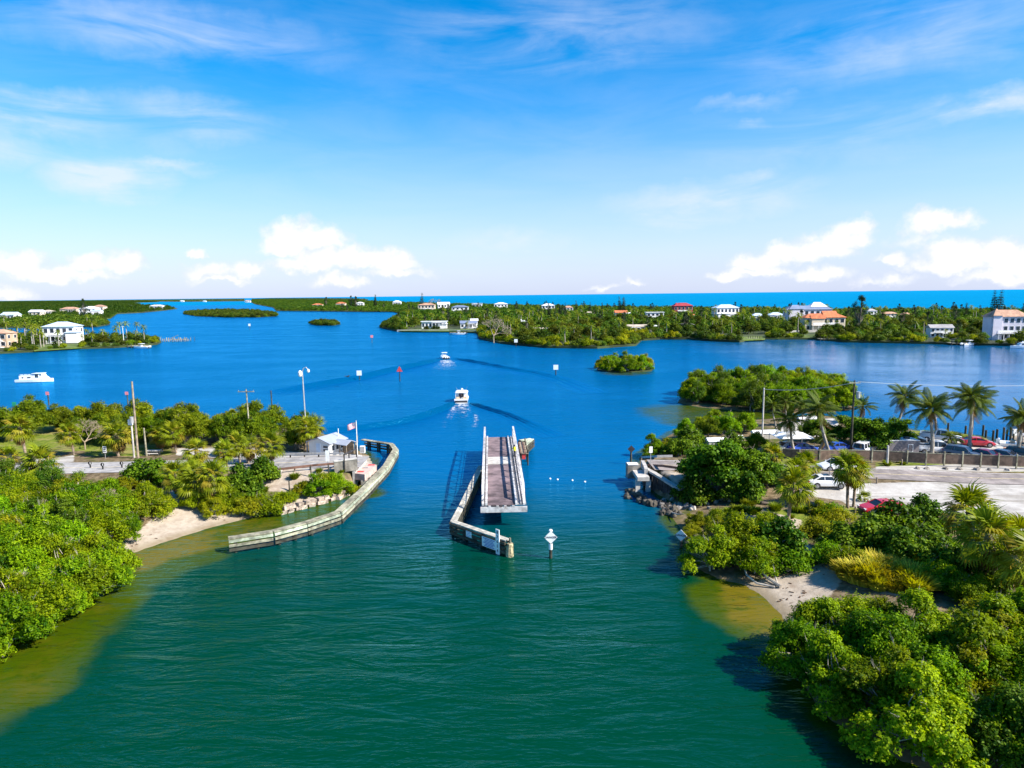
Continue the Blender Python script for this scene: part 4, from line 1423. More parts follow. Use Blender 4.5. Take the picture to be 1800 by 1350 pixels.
t, h = daymark(1197, 962, 931, 'diamond', 'white diamond danger board standing against the bush on the right bank', WHITE, 'DANGER', size=.9, face=R(-22))
t, h = daymark(1109, 816, 783, 'diamond', 'dark diamond board seen from behind on a pile off the right abutment', DARK, size=.85)
daymark(632, 668, 651, 'square', 'white square board on a dark pile in front of the left wake', WHITE, size=1.5)
daymark(703, 670, 644, 'triangle', 'bright red triangle marker on a dark pile beside the farther wake', RED_D, size=1.5)
daymark(654, 603, 589, 'square', 'small faded red marker far out in the blue bay', PINK_D, size=1.4)
daymark(977, 660, 641, 'square', 'white square board on a pile right of the wakes', WHITE, size=1.5)
daymark(907, 610, 596, 'square', 'white and green marker in front of the far mangrove shore', WHITE, size=1.6)
daymark(439, 579, 569, 'square', 'tiny pale marker in open water left of the round islet', WHITE, size=1.8)
daymark(86, 712, 688, 'square', 'red marker on a pile below the white houseboat', PINK_D, size=.8)
daymark(28, 730, 706, 'square', 'green marker board just above the left trees', GREEN_D, size=.9)
daymark(225, 712, 688, 'square', 'red marker on a pile just left of the tall wooden pole', PINK_D, size=.75)
daymark(478, 716, 686, 'none', 'bare dark pile in the water left of the lamp pole', None)
daymark(628, 778, 764, 'none', 'bare dark pile behind the far end of the curved fender', None)

# floats in a row right of the bridge
FLOAT = MB(); FLOAT.ball((0, 0, .04), (.15, .15, .13), 10, 6)
fm = FLOAT.mesh('float', WHITE, True)
for i, (x, y) in enumerate(((967, 842), (980, 843.5), (1006, 845), (1028, 847.5))):
    o = link('float', fm, None, P(x, y))
    tag(o, ('leftmost', 'second from left', 'third from left', 'rightmost')[i] + ' of the four white floats in a row right of the bridge', 'float', 'white floats in the channel')

# -------- left abutment
ab = P(655, 822, 2.4)
def lump(p, label, name='abutment'):
    return thing(name, label, 'abutment', p)
A0, A1, A2, A3 = P(625, 833, 1.9), P(640, 833, 1.9), P(662, 817, 2.0), P(648, 811, 2.3)
abt = lump((A0.x, A0.y, 0), 'pinkish concrete bridge seat at the end of the left road')
o = Vector((A0.x, A0.y, 0))
cap = [(q - o).to_2d() for q in (P(624, 832, 2.0), P(641, 834, 2.0), P(662, 817, 2.0), P(645, 813, 2.0))]
m_ = MB(); m_.prism([tuple(q) for q in cap], 1.15, 2.0); m_.build('cap_beam', CONC_P, abt)
for f in (.08, .37, .66, .93):
    q = cap[1].lerp(cap[2], f)
    q2 = cap[0].lerp(cap[3], f).lerp(q, .86)
    m_ = MB(); m_.box((q2.x, q2.y, -.2), (.8, .8, 2.7)); m_.build('leg', CONC_D, abt)
for f, g_ in ((.18, .35), (.88, .6)):
    q = cap[0].lerp(cap[3], f).lerp(cap[1].lerp(cap[2], f), g_)
    m_ = MB(); m_.box((q.x, q.y, 2.02), (.85, .55, .05)); m_.build('bearing_plate', RED, abt)
q = cap[0].lerp(cap[3], .55).lerp(cap[1].lerp(cap[2], .55), .4)
m_ = MB(); m_.box((q.x, q.y, 2.04), (.7, .25, .10)); m_.build('wedge', ALU, abt)
back = MB()
b0, b1 = cap[0], cap[3]
dv = (b1 - b0).normalized()
pv = Vector((-dv.y, dv.x)) * .35
back.prism([tuple(b0), tuple(b1), tuple(b1 + pv), tuple(b0 + pv)], -1, 2.46)
back.build('back_wall', CONC, abt)
# black gate frame by the abutment
gp = G(606, 829); gq = G(628, 829)
gf = thing('gate_frame', 'black steel gate frame standing at the end of the left road', 'gate', (gp.x, gp.y, hz_at(gp.x, gp.y)), 0)
dx = (gq - gp)
z0 = -.2
for f in (0, .38, 1.0):
    m_ = MB(); m_.beam((dx.x * f, dx.y * f, z0), (dx.x * f, dx.y * f, 2.35 if f < 1 else 2.75), .14, .14); m_.build('post', DARK, gf)
for zz in (2.25, .75):
    m_ = MB(); m_.beam((0, 0, zz), (dx.x, dx.y, zz), .12, .16); m_.build('rail', DARK, gf)
sb = thing('concrete_wall', 'grey concrete wall stub between the bush and the left bridge seat', 'wall', G(606, 846))
m_ = MB(); m_.beam((-1.2, -.4, .6), (1.6, .5, .75), .5, 1.5); m_.build('wall', CONC_D, sb)
m_ = MB(); m_.beam((-1.2, -.4, 1.38), (1.6, .5, 1.53), .62, .14); m_.build('coping', CONC, sb)

# sea wall of stacked stone below the left bush
swp = [P(x, y, .1) for x, y in ((492, 903), (516, 897), (541, 890), (565, 884), (590, 877), (612, 868))]
sw = thing('stone_sea_wall', 'low crumbling stone sea wall along the water left of the abutment', 'wall', (swp[0].x, swp[0].y, 0))
o = Vector((swp[0].x, swp[0].y, 0))
g_ = rs(5)
STONE = mat("wall_stone", (0.40, 0.31, 0.24), .95, .3, 2.2, bump=.4, rnd=.45)
stones = []
for k in range(4):
    m_ = MB()
    vs = [(x * .5 * (1 + .16 * g_.normal()), y * .4 * (1 + .16 * g_.normal()), z * .5 * (1 + .12 * g_.normal())) for z in (-1, 1) for x, y in ((-1, -1), (1, -1), (1, 1), (-1, 1))]
    m_.add(vs, [(0, 3, 2, 1), (4, 5, 6, 7), (0, 1, 5, 4), (1, 2, 6, 5), (2, 3, 7, 6), (3, 0, 4, 7)])
    stones.append(m_.mesh('stone', STONE))
for a, b in zip(swp[:-1], swp[1:]):
    d = b - a
    L = d.length
    n = max(2, int(L / .75))
    for r_ in range(2):
        for i in range(n):
            p = a + d * ((i + .5 + .25 * (r_ % 2)) / n) - o
            link('stone', stones[int(g_.integers(4))], sw, (p.x + g_.normal() * .07, p.y + .15 * r_ + g_.normal() * .1, .18 + .44 * r_), (g_.normal() * .1, g_.normal() * .1, math.atan2(d.y, d.x) + g_.normal() * .15), (.78, .9, .46))
WALLPOST = MB(); WALLPOST.tube((0, 0, -.6), (0, 0, 1.5), .09, .08, 6)
wpm = WALLPOST.mesh('post', TIMB_D)
for i, (x, y) in enumerate(((509, 866), (547, 838), (578, 836))):
    tag(link('timber_post', wpm, None, G(x, y)), ('left', 'middle', 'right')[i] + ' one of three thin dark posts on the sandy left bank', 'post', 'thin posts on the left bank')

# guard rails
def guard(label, pts, hgt=.75, m=ALU, off=0):
    ps = [Vector((p.x, p.y, hz_at(p.x, p.y))) for p in pts]
    t = thing('guard_rail', label, 'guard rail', ps[0])
    o = ps[0]
    for a, b in zip(ps[:-1], ps[1:]):
        m_ = MB(); m_.beam(a - o + Vector((0, 0, hgt - .15)), b - o + Vector((0, 0, hgt - .15)), .10, .30); m_.build('rail', m, t)
        n = max(1, round((b - a).length / 2.6))
        for i in range(n + 1):
            q = a.lerp(b, i / n) - o
            m_ = MB(); m_.box((q.x, q.y + .12, hgt * .42), (.15, .15, hgt)); m_.build('post', TIMB_B, t)
    return t
guard('pale guard rail along the far side of the left road before the white house', [G(x, y) for x, y in ((463, 806), (510, 805.5), (560, 805), (604, 805))])
guard('rusty guard rail along the near side of the left road by the abutment', [G(x, y) for x, y in ((490, 833), (545, 826.5), (596, 822), (622, 819))], .75, RUST)
guard('short grey guard rail on the far side of the right road end', [G(x, y) for x, y in ((1128, 810), (1155, 809.5), (1182, 809))], .7, ALU)
guard('rusty guard rail on the near side of the right road end', [G(x, y) for x, y in ((1136, 825), (1165, 827), (1194, 831))], .75, RUST)

# -------- right abutment: white coping over a dark sheet wall, concrete seat on legs in front
w0, w1, w2 = P(1133, 823, 2.35), P(1150, 832, 2.3), P(1196, 861, 1.7)
raw = thing('retaining_wall', 'dark sheet pile wall with pale concrete coping below the right road end', 'wall', (w0.x, w0.y, 0))
o = Vector((w0.x, w0.y, 0))
SHEET = mat("dark_sheet_piles", (0.055, 0.048, 0.045), .85, .35, 1.5)
for a, b in ((w0, w1), (w1, w2)):
    L = (b - a).length
    n = max(2, int(L / .55))
    for i in range(n):
        p, q = a.lerp(b, i / n) - o, a.lerp(b, (i + 1) / n) - o
        off = Vector((0, .09 if i % 2 else 0, 0))
        m_ = MB()
        zt = p.z - .12
        m_.beam((p.x + off.x, p.y + off.y, -.8), (p.x + off.x, p.y + off.y, zt), .52, .12, 0, (b - a).normalized().cross(Vector((0, 0, 1))))
        m_.build('sheet_pile', SHEET, raw)
    m_ = MB(); m_.beam(a - o + Vector((0, .15, -.02)), b - o + Vector((0, .15, -.02)), .6, .26); m_.build('coping', CONC, raw)
seat = thing('abutment', 'concrete bridge seat on two legs below the right road end', 'abutment', P(1127, 862, 0))
m_ = MB(); m_.box((.1, .8, 1.75), (1.5, 3.6, .5)); m_.build('cap_beam', CONC, seat)
for x in (-.5, .85):
    m_ = MB(); m_.beam((x - .12, -.5, -.9), (x, -.4, 1.5), .55, .5); m_.build('leg', CONC, seat)
m_ = MB(); m_.box((-.5, 3.4, 1.75), (1.6, 1.5, 1.8)); m_.build('back_block', CONC_D, seat)
m_ = MB(); m_.box((-.6, 3.2, 2.70), (1.3, 1.2, .1)); m_.build('bearing_plate', WHITE, seat)
cw = thing('road_end_wall', 'curved white concrete kerb closing the right road end', 'wall', P(1131, 815, 2.4))
pts = [P(x, y, 2.55) - P(1131, 815, 2.4) for x, y in ((1129.5, 811), (1131.5, 815), (1134, 820), (1136, 826))]
m_ = MB()
for a, b in zip(pts[:-1], pts[1:]):
    m_.beam(a - Vector((0, 0, .3)), b - Vector((0, 0, .3)), .45, .9)
m_.build('kerb', CONC, cw)

# rubble on the right shore: each boulder a thing? they sit as one bank, every big one its own piece
ROCK = mat("boulder", (0.30, 0.26, 0.22), .95, .3, 1.6, bump=.5, rnd=.6)
ROCK_D = mat("wet_boulder", (0.07, 0.06, 0.045), .8, .3, 1.6, bump=.5, rnd=.4)
g_ = rs(9)
def rock_mesh(seed, m):
    g = rs(seed)
    mb = MB()
    rings = []
    for j in range(5):
        t = math.pi * (.06 + .88 * j / 4) - math.pi / 2
        rings.append([(math.cos(t) * math.cos(6.283 * k / 7) * (1 + .22 * g.normal()), math.cos(t) * math.sin(6.283 * k / 7) * (1 + .22 * g.normal()), math.sin(t) * (.7 + .1 * g.normal())) for k in range(7)])
    mb.loft(rings)
    return mb.mesh('boulder', m)
RK = [rock_mesh(i, ROCK) for i in range(4)]
RKD = [rock_mesh(i + 9, ROCK_D) for i in range(3)]
for k in range(120):
    f = g_.random()
    if k < 70:
        px, py = 1150 + f * 135, 884 + f * 18 + g_.normal() * 6
        me, s = RK[k % 4], .22 + .3 * g_.random()
        if px > 1215:
            py = 884 + g_.normal() * 7
    else:
        px, py = 1101 + f * 95, 866 + f * 38 + g_.normal() * 4
        me, s = RKD[k % 3], .3 + .35 * g_.random()
    p = P(px, py, .15)
    z = max(0.0, hz_at(p.x, p.y))
    o_ = link('boulder', me, None, (p.x, p.y, z + s * .2), (g_.random() * 3, g_.random() * 3, g_.random() * 6), s)
    if k < 70:
        tag(o_, 'pale broken boulder in the rubble bank below the right retaining wall', 'boulder', 'pale boulders on the right bank')
    else:
        tag(o_, 'dark wet boulder at the water edge under the right abutment', 'boulder', 'dark boulders at the right water edge')

# -------- bridge tender's house
hl, hr_, hb = G(544, 802), G(580, 803), G(599, 800)
hz0 = hz_at(hl.x, hl.y)
HW = (hr_ - hl).length
rz = math.atan2(hr_.y - hl.y, hr_.x - hl.x)
HD = 3.7
SIDING = mat("white_siding", (0.70, 0.665, 0.63), .6, .04, 2)
MROOF = mat("pale_metal_roof", (0.34, 0.365, 0.42), .4, .05, 1.5, metal=.1)
hs_ = thing('tender_house', 'small white bridge tender house with pale metal gable roof beside the left road', 'house', (hl.x, hl.y, hz0), rz)
WALLH, RIDGE = 2.25, 2.9
gab = [(0, 0), (HW, 0), (HW, WALLH), (HW / 2, RIDGE - .1), (0, WALLH)]
m_ = MB(); n = 5
m_.add([(x, y, z) for y in (0, HD) for x, z in gab], [tuple(range(n)), tuple(range(n, 2 * n))[::-1]] + [(i, i + n, (i + 1) % n + n, (i + 1) % n) for i in range(n)])
m_.build('wall', SIDING, hs_)
for i in range(7):
    m_ = MB(); m_.box((HW / 2, -.015, .26 + i * .30), (HW - .02, .02, .02)); m_.build('siding_board', SIDING, hs_)
for sgn in (0, 1):
    e0, e1 = (-.3, WALLH - .12) if sgn == 0 else (HW + .3, WALLH - .12), (HW / 2, RIDGE)
    m_ = MB()
    vs = [(e0[0], -.35, e0[1]), (e1[0], -.35, e1[1]), (e1[0], HD + .35, e1[1]), (e0[0], HD + .35, e0[1])]
    vs += [(x, y, z + .09) for x, y, z in vs]
    m_.add(vs, [(0, 1, 2, 3), (7, 6, 5, 4), (0, 4, 5, 1), (1, 5, 6, 2), (2, 6, 7, 3), (3, 7, 4, 0)])
    m_.build('roof', MROOF, hs_)
def win(parent, x, y, z, w, h, rz=0, fm=WHITE, gm=GLASS, name='window'):
    f = MB(); f.box((0, 0, 0), (w + .16, .08, h + .16)); o = f.build(name, fm, parent, loc=(x, y, z), rz=rz)
    pmb = MB(); pmb.box((0, -.045, 0), (w, .03, h)); pmb.build('pane', gm, o)
    return o
d_ = win(hs_, HW * .47, -.03, 1.05, .75, 1.9, 0, WHITE, mat("pale_blue_door", (0.50, 0.60, 0.72), .4, .05, 2), 'door')
win(hs_, HW * .82, -.03, 1.62, .85, .36); win(hs_, HW * .82, -.03, 1.12, .85, .36)
for y in (.7, 1.7, 2.8):
    win(hs_, HW + .03, y, 1.4, .55, .8, R(90))
m_ = MB(); m_.tube((HW * .8, HD - .6, WALLH + .2), (HW * .8, HD - .6, RIDGE + .9), .06, .06, 6); m_.build('vent_pipe', WHITE, hs_)
an = thing('house_porch', 'lower open porch annexe attached to the right of the white tender house', 'porch', (hl.x + math.cos(rz) * (HW + .15), hl.y + math.sin(rz) * (HW + .15) + .8, hz0), rz)
AW, AD = 2.6, 2.6
m_ = MB(); vs = [(0, 0, 1.95), (AW, .0, 1.85), (AW, AD / 2, 2.4), (0, AD / 2, 2.4), (AW, AD, 1.85), (0, AD, 1.95)]
m_.add(vs + [(x, y, z + .08) for x, y, z in vs], [(0, 1, 2, 3), (9, 8, 7, 6), (3, 2, 4, 5), (11, 10, 8, 9), (0, 6, 7, 1), (1, 7, 8, 2), (2, 8, 10, 4), (4, 10, 11, 5), (0, 3, 9, 6), (3, 5, 11, 9)])
m_.build('roof', MROOF, an)
for x in (.1, AW * .5, AW - .15):
    for y in (.15, AD - .15):
        m_ = MB(); m_.box((x, y, .9), (.13, .13, 1.9)); m_.build('post', TIMB if x < 1 else TIMB_B, an)
m_ = MB(); m_.box((AW * .45, AD - .3, 1.0), (AW * .8, .12, 1.8)); m_.build('back_wall', TIMB_B, an)
# AC unit on the house side, low wall, cabinet by the fender
ac = thing('air_conditioner', 'grey air conditioner standing by the right wall of the tender house', 'air conditioner', (hl.x + HW + .55, hl.y + .7, hz0))
m_ = MB(); m_.box((0, 0, .35), (.6, .7, .7)); m_.build('case', STEEL_G, ac)
m_ = MB(); m_.box((0, -.36, .37), (.48, .02, .5)); m_.build('grille', DARK, ac)
cp = G(638, 803)
cab = thing('control_cabinet', 'white control cabinet on a post near the far end of the left road', 'cabinet', (cp.x, cp.y, hz_at(cp.x, cp.y)))
m_ = MB(); m_.box((0, 0, 1.2), (.75, .4, 1.1)); m_.build('case', WHITE, cab)
m_ = MB(); m_.box((0, -.21, 1.2), (.6, .02, .9)); m_.build('door', ALU, cab)
m_ = MB(); m_.beam((0, 0, -.2), (0, 0, .7), .15, .15); m_.build('post', TIMB_B, cab)

# flag on its pole
fp = G(628.5, 802)
pole = thing('flagpole', 'white flagpole standing right of the tender house', 'flagpole', (fp.x, fp.y, hz_at(fp.x, fp.y)))
FPH = M(62, fp) * 1.01
m_ = MB(); m_.tube((0, 0, -.2), (0, 0, FPH), .075, .06, 8); m_.build('pole', WHITE, pole)
m_ = MB(); m_.ball((0, 0, FPH + .05), .09, 8, 5); m_.build('finial', ALU, pole)
flg = thing('flag', 'american flag hanging half limp from the white flagpole', 'flag', (fp.x - .09, fp.y, pole.location.z + FPH - .15), 0)
FW, FH = 1.5, .95
FL_R, FL_W, FL_B = mat("flag_red", (0.50, 0.03, 0.06), .8, .05, 2), mat("flag_white", (0.75, 0.74, 0.74), .8, .03, 2), mat("flag_blue", (0.02, 0.03, 0.16), .8, .05, 2)
def fpt(u, v, dz=0):
    x = -u * FW * .86
    y = .16 * math.sin(u * 5.5 + v * 1.0) * u + dz
    return (x, y, -v * FH - .42 * u ** 1.4)
for i in range(13):
    m_ = MB()
    nu = 12
    vs, fs = [], []
    for k in range(nu + 1):
        for vv in (i / 13, (i + 1) / 13):
            vs.append(fpt(k / nu, vv, 0))
    for k in range(nu):
        fs.append((2 * k, 2 * k + 1, 2 * k + 3, 2 * k + 2))
    m_.add(vs, fs)
    m_.build('stripe', FL_W if i % 2 else FL_R, flg)
for yy in (-.012, .012):
    m_ = MB()
    vs = [fpt(.4 * k / 4, v, yy) for k in range(5) for v in (0, 7 / 13)]
    m_.add(vs, [(2 * k, 2 * k + 1, 2 * k + 3, 2 * k + 2) for k in range(4)])
    c_ = m_.build('canton', FL_B, flg)
    m_ = MB()
    for r_ in range(9):
        for c2_ in range(6 if r_ % 2 == 0 else 5):
            x, y, z = fpt(.4 * (c2_ + (.5 if r_ % 2 == 0 else 1)) / 6, (r_ + .7) / 10 * 7 / 13, yy * 1.7)
            m_.ball((x, y, z), (.022, .004, .022), 5, 3)
    s_ = m_.build('stars', FL_W, c_)
    s_['kind'] = 'stuff'

# -------- poles, lamps, signs
def ppole(label, px, py_b, py_t, r=.15, m=TIMB_B, lean=0.0, extras=(), name='utility_pole', cat='utility pole', zb=None):
    p = G(px, py_b)
    hgt = M(py_b - py_t, p) * 1.01
    t = thing(name, label, cat, p)
    m_ = MB(); m_.tube((0, 0, -.5), (lean, 0, hgt), r, r * .75, 9); m_.build('pole', m, t)
    for e in extras:
        k = e[0]
        if k == 'arm':
            m_ = MB(); m_.box((lean, -.1, hgt - e[1]), (e[2], .10, .12)); m_.build('cross_arm', TIMB, t)
            for s in (-.45, 0, .45):
                m_ = MB(); m_.tube((lean + s * e[2], -.1, hgt - e[1] + .06), (lean + s * e[2], -.1, hgt - e[1] + .28), .05, .03, 6); m_.build('insulator', STEEL_G, t)
        elif k == 'can':
            m_ = MB(); m_.tube((lean + e[2], -.25, hgt - e[1] - .9), (lean + e[2], -.25, hgt - e[1]), .28, .28, 12); m_.build('transformer', ALU, t)
        elif k == 'box':
            m_ = MB(); m_.box((lean + e[2], -.22, hgt - e[1]), (.6, .3, .8)); m_.build('cabinet', WHITE, t)
    return t, p, hgt
ppole('tall weathered wooden utility pole with a transformer behind the left road', 243, 806, 671, .17, TIMB_B, 0.0, (('can', 5.2, -.35),))
ppole('white concrete pole in front of the tall wooden pole on the left', 236, 805, 738, .15, CONC, 0, (('box', .3, 0),))
ppole('short broken wooden pole right of the tall one on the left', 258, 802, 752, .15, TIMB, -.1)
ppole('pale wooden pole with a crossarm rising from the left trees', 441, 785, 684, .13, TIMB, -.2, (('arm', .4, 2.6),))
tl, pl2, hl2 = ppole('slim pale lamp pole with a hooked lamp rising behind the tender house', 541, 800, 652, .12, ALU, -.2, (), 'lamp_pole', 'lamp pole')
m_ = MB(); m_.path([(-.2, 0, hl2 - .2), (0, 0, hl2 + .35), (.4, 0, hl2 + .5), (.7, 0, hl2 + .15)], [.06, .06, .06, .05], 6); m_.build('arm', ALU, tl)
m_ = MB(); m_.ball((.72, 0, hl2 - .05), (.22, .18, .28), 8, 5); m_.build('lamp_head', WHITE, tl)
m_ = MB(); m_.ball((-.5, -.1, hl2 - .45), (.32, .3, .5), 8, 5); m_.build('loudspeaker', WHITE, tl)
ppole('dark pole standing right behind the lamp pole on the left', 535, 790, 728, .10, TIMB_D, 0)
w1_, wp1, wh1 = ppole('pale pole carrying a wire above the right road', 1339.5, 775, 682, .15, CONC, 0)
w2_, wp2, wh2 = ppole('dark pole with crossarm and transformer in the right car park', 1495, 800, 669, .17, TIMB_D, 0, (('arm', .35, 1.6), ('can', 1.6, .5)))
ppole('pale short lamp post at the fence by the grey trailer', 1559, 819, 783, .17, CONC, 0, (), 'lamp_pole', 'lamp pole')
def wire(name, a, b, sag, label, r=.035):
    m_ = MB()
    m_.path([a.lerp(b, i / 12) - Vector((0, 0, sag * 4 * (i / 12) * (1 - i / 12))) for i in range(13)], [r] * 13, 5)
    tag(m_.build(name, mat("wire", (0.42, 0.42, 0.38), .6, 0)), label, 'power line')
wire('power_line', wp1 + Vector((0, 0, wh1 - .2)), wp2 + Vector((0, 0, wh2 - .3)), .5, 'pale sagging wire strung between the two right poles', .045)
wire('power_line', wp2 + Vector((.5, 0, wh2 - .2)), Vector((wp2.x + 48, wp2.y + 3, wp2.z + wh2 - .5)), .9, 'thin wire running from the dark pole across the right bay', .022)

def roadsign(label, px, py_b, py_t, w, h, m=WHITE, rzs=0, backm=None, lines=3, zoff=0):
    p = G(px, py_b)
    hgt = M(py_b - py_t, p)
    t = thing('road_sign', label, 'sign', p, rzs)
    m_ = MB(); m_.beam((0, 0, -.3), (0, 0, hgt), .07, .07); m_.build('post', ALU, t)
    m_ = MB(); m_.box((0, -.05, hgt - h / 2), (w, .03, h)); m_.build('panel', m, t)
    for i in range(lines):
        m_ = MB(); m_.box((0, -.07, hgt - h * (.22 + .28 * i)), (w * .7, .01, h * .10)); m_.build('print_line', BLACK, t)
    return t
roadsign('white road sign with dark lines on the far verge of the left road', 185.5, 806, 784, .55, 1.0)
roadsign('white sign on a post standing before the tender house', 576.5, 822, 791, .5, 1.5, WHITE, 0, None, 0)
t = roadsign('white rectangular sign above the right road end', 1143.5, 822, 784, .45, .85, WHITE, R(10), None, 0)
roadsign('narrow yellow green sign seen edge on beside the white sedan', 1458, 838, 806, .22, .95, mat("fluorescent_sign", (0.45, 0.62, 0.05), .5, .05), R(72), None, 0)
DEL = MB(); DEL.box((0, 0, .35), (.16, .10, .8)); dlm = DEL.mesh('post', BLACK)
for i, (x, y) in enumerate(((159, 823), (181, 825.5), (214.5, 823))):
    p = G(x, y)
    t = thing('delineator', ('left', 'middle', 'right')[i] + ' of three short black and white marker posts beside the left road', 'marker post', p, 0, 'marker posts on the left road')
    link('post', dlm, t)
    m_ = MB(); m_.tube((0, -.07, .72), (0, -.03, .72), .26, .26, 10); m_.build('disc', BLACK, t)
    m_ = MB(); m_.box((.07, -.085, .72), (.08, .02, .3)); m_.build('reflector', WHITE, t)
# picnic table left
tp = G(271, 800)
pt_ = thing('picnic_table', 'concrete picnic table under the trees right of the left poles', 'table', tp)
m_ = MB(); m_.box((0, 0, .74), (2.1, .9, .09)); m_.build('table_top', CONC, pt_)
for x in (-.7, .7):
    m_ = MB(); m_.box((x, 0, .35), (.25, .6, .7)); m_.build('leg', CONC_D, pt_)
for y in (-.8, .8):
    m_ = MB(); m_.box((0, y, .42), (1.9, .3, .08)); m_.build('bench', CONC, pt_)
# low concrete blocks
for i, (x, y, lab) in enumerate(((482, 836, 'low grey concrete block on the sandy bank below the left road'),)):
    p = G(x, y)
    t = thing('concrete_block', lab, 'block', p, .05)
    m_ = MB(); m_.box((0, 0, .28), (1.9, .6, .55)); m_.build('block', CONC_D, t)
    m_ = MB(); m_.box((0, 0, .59), (2.0, .7, .08)); m_.build('coping', CONC, t)

# -------- board fence of the right car park
FENCE_PTS = [G(x, y) for x, y in ((1374, 811), (1405, 813), (1440, 814), (1485, 813), (1532, 814), (1560, 815), (1594, 817), (1627, 819), (1659, 820), (1691, 821), (1723, 822.5), (1754, 823.5), (1786, 824.5), (1835, 826), (1890, 828))]
fe = thing('car_park_fence', 'brown fence of mesh panels on wooden posts along the right road', 'fence', FENCE_PTS[0])
o = FENCE_PTS[0].copy()
MESHP = mat("brown_screen", (0.15, 0.10, 0.072), .9, .2, 2)
for i, p in enumerate(FENCE_PTS):
    q = p - o
    m_ = MB(); m_.box((q.x, q.y, .85), (.16, .16, 2.1 if i % 2 else 1.95)); m_.build('post', TIMB, fe)
for a, b in zip(FENCE_PTS[:-1], FENCE_PTS[1:]):
    a, b = a - o, b - o
    d = (b - a).normalized() * .1
    zo = Vector((0, 0, 1))
    m_ = MB(); m_.beam(a + d + zo * 1.05, b - d + zo * 1.05, .035, 1.30); m_.build('panel', MESHP, fe)
    m_ = MB(); m_.beam(a + d + zo * 1.74, b - d + zo * 1.74, .08, .09); m_.build('top_rail', TIMB, fe)
    m_ = MB(); m_.beam(a + d + zo * .38, b - d + zo * .38, .08, .09); m_.build('bottom_rail', TIMB_B, fe)
g_ = rs(77)
for i in range(7):
    p = G(1610 + i * 27 + g_.normal() * 5, 824 + i * .5)
    tag(link('boulder', RK[i % 4], None, (p.x, p.y, p.z + .05), (0, 0, g_.random() * 6), .28 + .2 * g_.random()), 'pale boulder lying at the foot of the brown fence', 'boulder', 'boulders along the fence')
# short posts round the shell lot
BOL = MB(); BOL.tube((0, 0, -.4), (0, 0, .95), .12, .11, 8); BOL.tube((0, 0, .95), (0, 0, 1.0), .11, .07, 8)
blm = BOL.mesh('wooden_bollard', TIMB_B)
for i, (x, y, lab) in enumerate(((1541, 850, 'short dark post between the road and the white shell lot'), (1428, 868, 'short post at the bushes left of the white shell lot'), (1416, 857, 'short post beside the rear of the white sedan'), (1419, 846, 'tall dark post behind the white sedan'),
                                 (1483, 901, 'short post just left of the twin palm trunk'), (1503, 903, 'short post right of the twin palm trunk by the red car'), (1585, 818, 'small pale post at the fence verge'))):
    tag(link('wooden_bollard', blm, None, G(x, y), 0, .8 if i != 3 else 1.1), lab, 'post', 'wooden posts of the shell lot')
# logs
LOGM = mat("driftwood", (0.42, 0.37, 0.31), .95, .2, 3)
LOGD = mat("dead_log", (0.13, 0.10, 0.075), .95, .3, 3)
def log(label, pts, rad, m, zo=.15, name='driftwood_branch'):
    ps = [G(x, y) + Vector((0, 0, z)) for x, y, z in pts]
    m_ = MB(); m_.path([p - ps[0] for p in ps], rad, 7)
    o_ = m_.build(name, m, None, loc=ps[0])
    tag(o_, label, 'driftwood' if m is LOGM else 'log')
log('bleached driftwood trunk lying on the right beach', [(1372, 1034, .15), (1350, 1024, .4), (1333, 1012, .8), (1322, 998, 1.3)], [.16, .13, .10, .04], LOGM)
log('long bleached branch along the right waterline under the bush', [(1362, 1034, .1), (1330, 1030, .25), (1312, 1020, .5), (1302, 1000, 1.2), (1280, 985, 2.0)], [.10, .09, .08, .06, .03], LOGM)
log('short bleached stick standing up on the right beach', [(1367, 1030, .1), (1362, 1022, .5), (1358, 1012, 1.1)], [.09, .07, .03], LOGM)
log('pale dead branch over the rocks on the right bank', [(1180, 905, .3), (1192, 915, .7), (1202, 919, 1.0)], [.09, .07, .03], LOGM)
log('dark fallen log on the grass of the right bank', [(1325, 882, .1), (1340, 887, .2), (1356, 888, .15), (1365, 893, .15)], [.18, .17, .15, .1], LOGD, .1, 'fallen_log')
log('second dark log lower down the grassy right bank', [(1305, 912, .15), (1325, 920, .2), (1350, 923, .1)], [.16, .14, .1], LOGD, .1, 'fallen_log')
log('split rail log lying left of the twin palm', [(1455, 902, .15), (1480, 893, .25)], [.14, .13], TIMB_B, .1, 'fallen_log')
log('second split rail log below the first one left of the twin palm', [(1452, 909, .15), (1484, 899, .25)], [.14, .13], TIMB_B, .1, 'fallen_log')
# ================================================================== cars, trailer, boats, dock, people
TYRE = mat("tyre", (0.018, 0.018, 0.02), .85, .1, 4)
RIM = mat("wheel_rim", (0.38, 0.38, 0.40), .35, .1, 4, metal=.7)
CARGLASS = mat("car_glass", (0.015, 0.018, 0.024), .06, 0, 1, spec=.7)
LAMP_R = mat("tail_lamp", (0.45, 0.02, 0.02), .25, 0, 1)
LAMP_W = mat("head_lamp", (0.75, 0.76, 0.78), .12, 0, 1, spec=.7)
TRIM = mat("black_trim", (0.025, 0.025, 0.027), .6, 0, 1)
def paint(name, c):
    return mat(name, c, .32, .03, 1.2, spec=.5, coat=.7)
PW, PR, PM, PB, PK, PBL, PSIL = (paint("white_car_paint", (.72, .72, .73)), paint("red_car_paint", (.45, .012, .02)), paint("maroon_car_paint", (.16, .02, .06)),
                                 paint("blue_car_paint", (.02, .07, .42)), paint("black_car_paint", (.012, .012, .014)), paint("slate_car_paint", (.06, .09, .16)), paint("silver_car_paint", (.42, .43, .45)))
wm = MB()
wm.tube((0, -.11, 0), (0, .11, 0), .335, .335, 18)
TYRE_ME = wm.mesh('wheel', TYRE)
rm = MB()
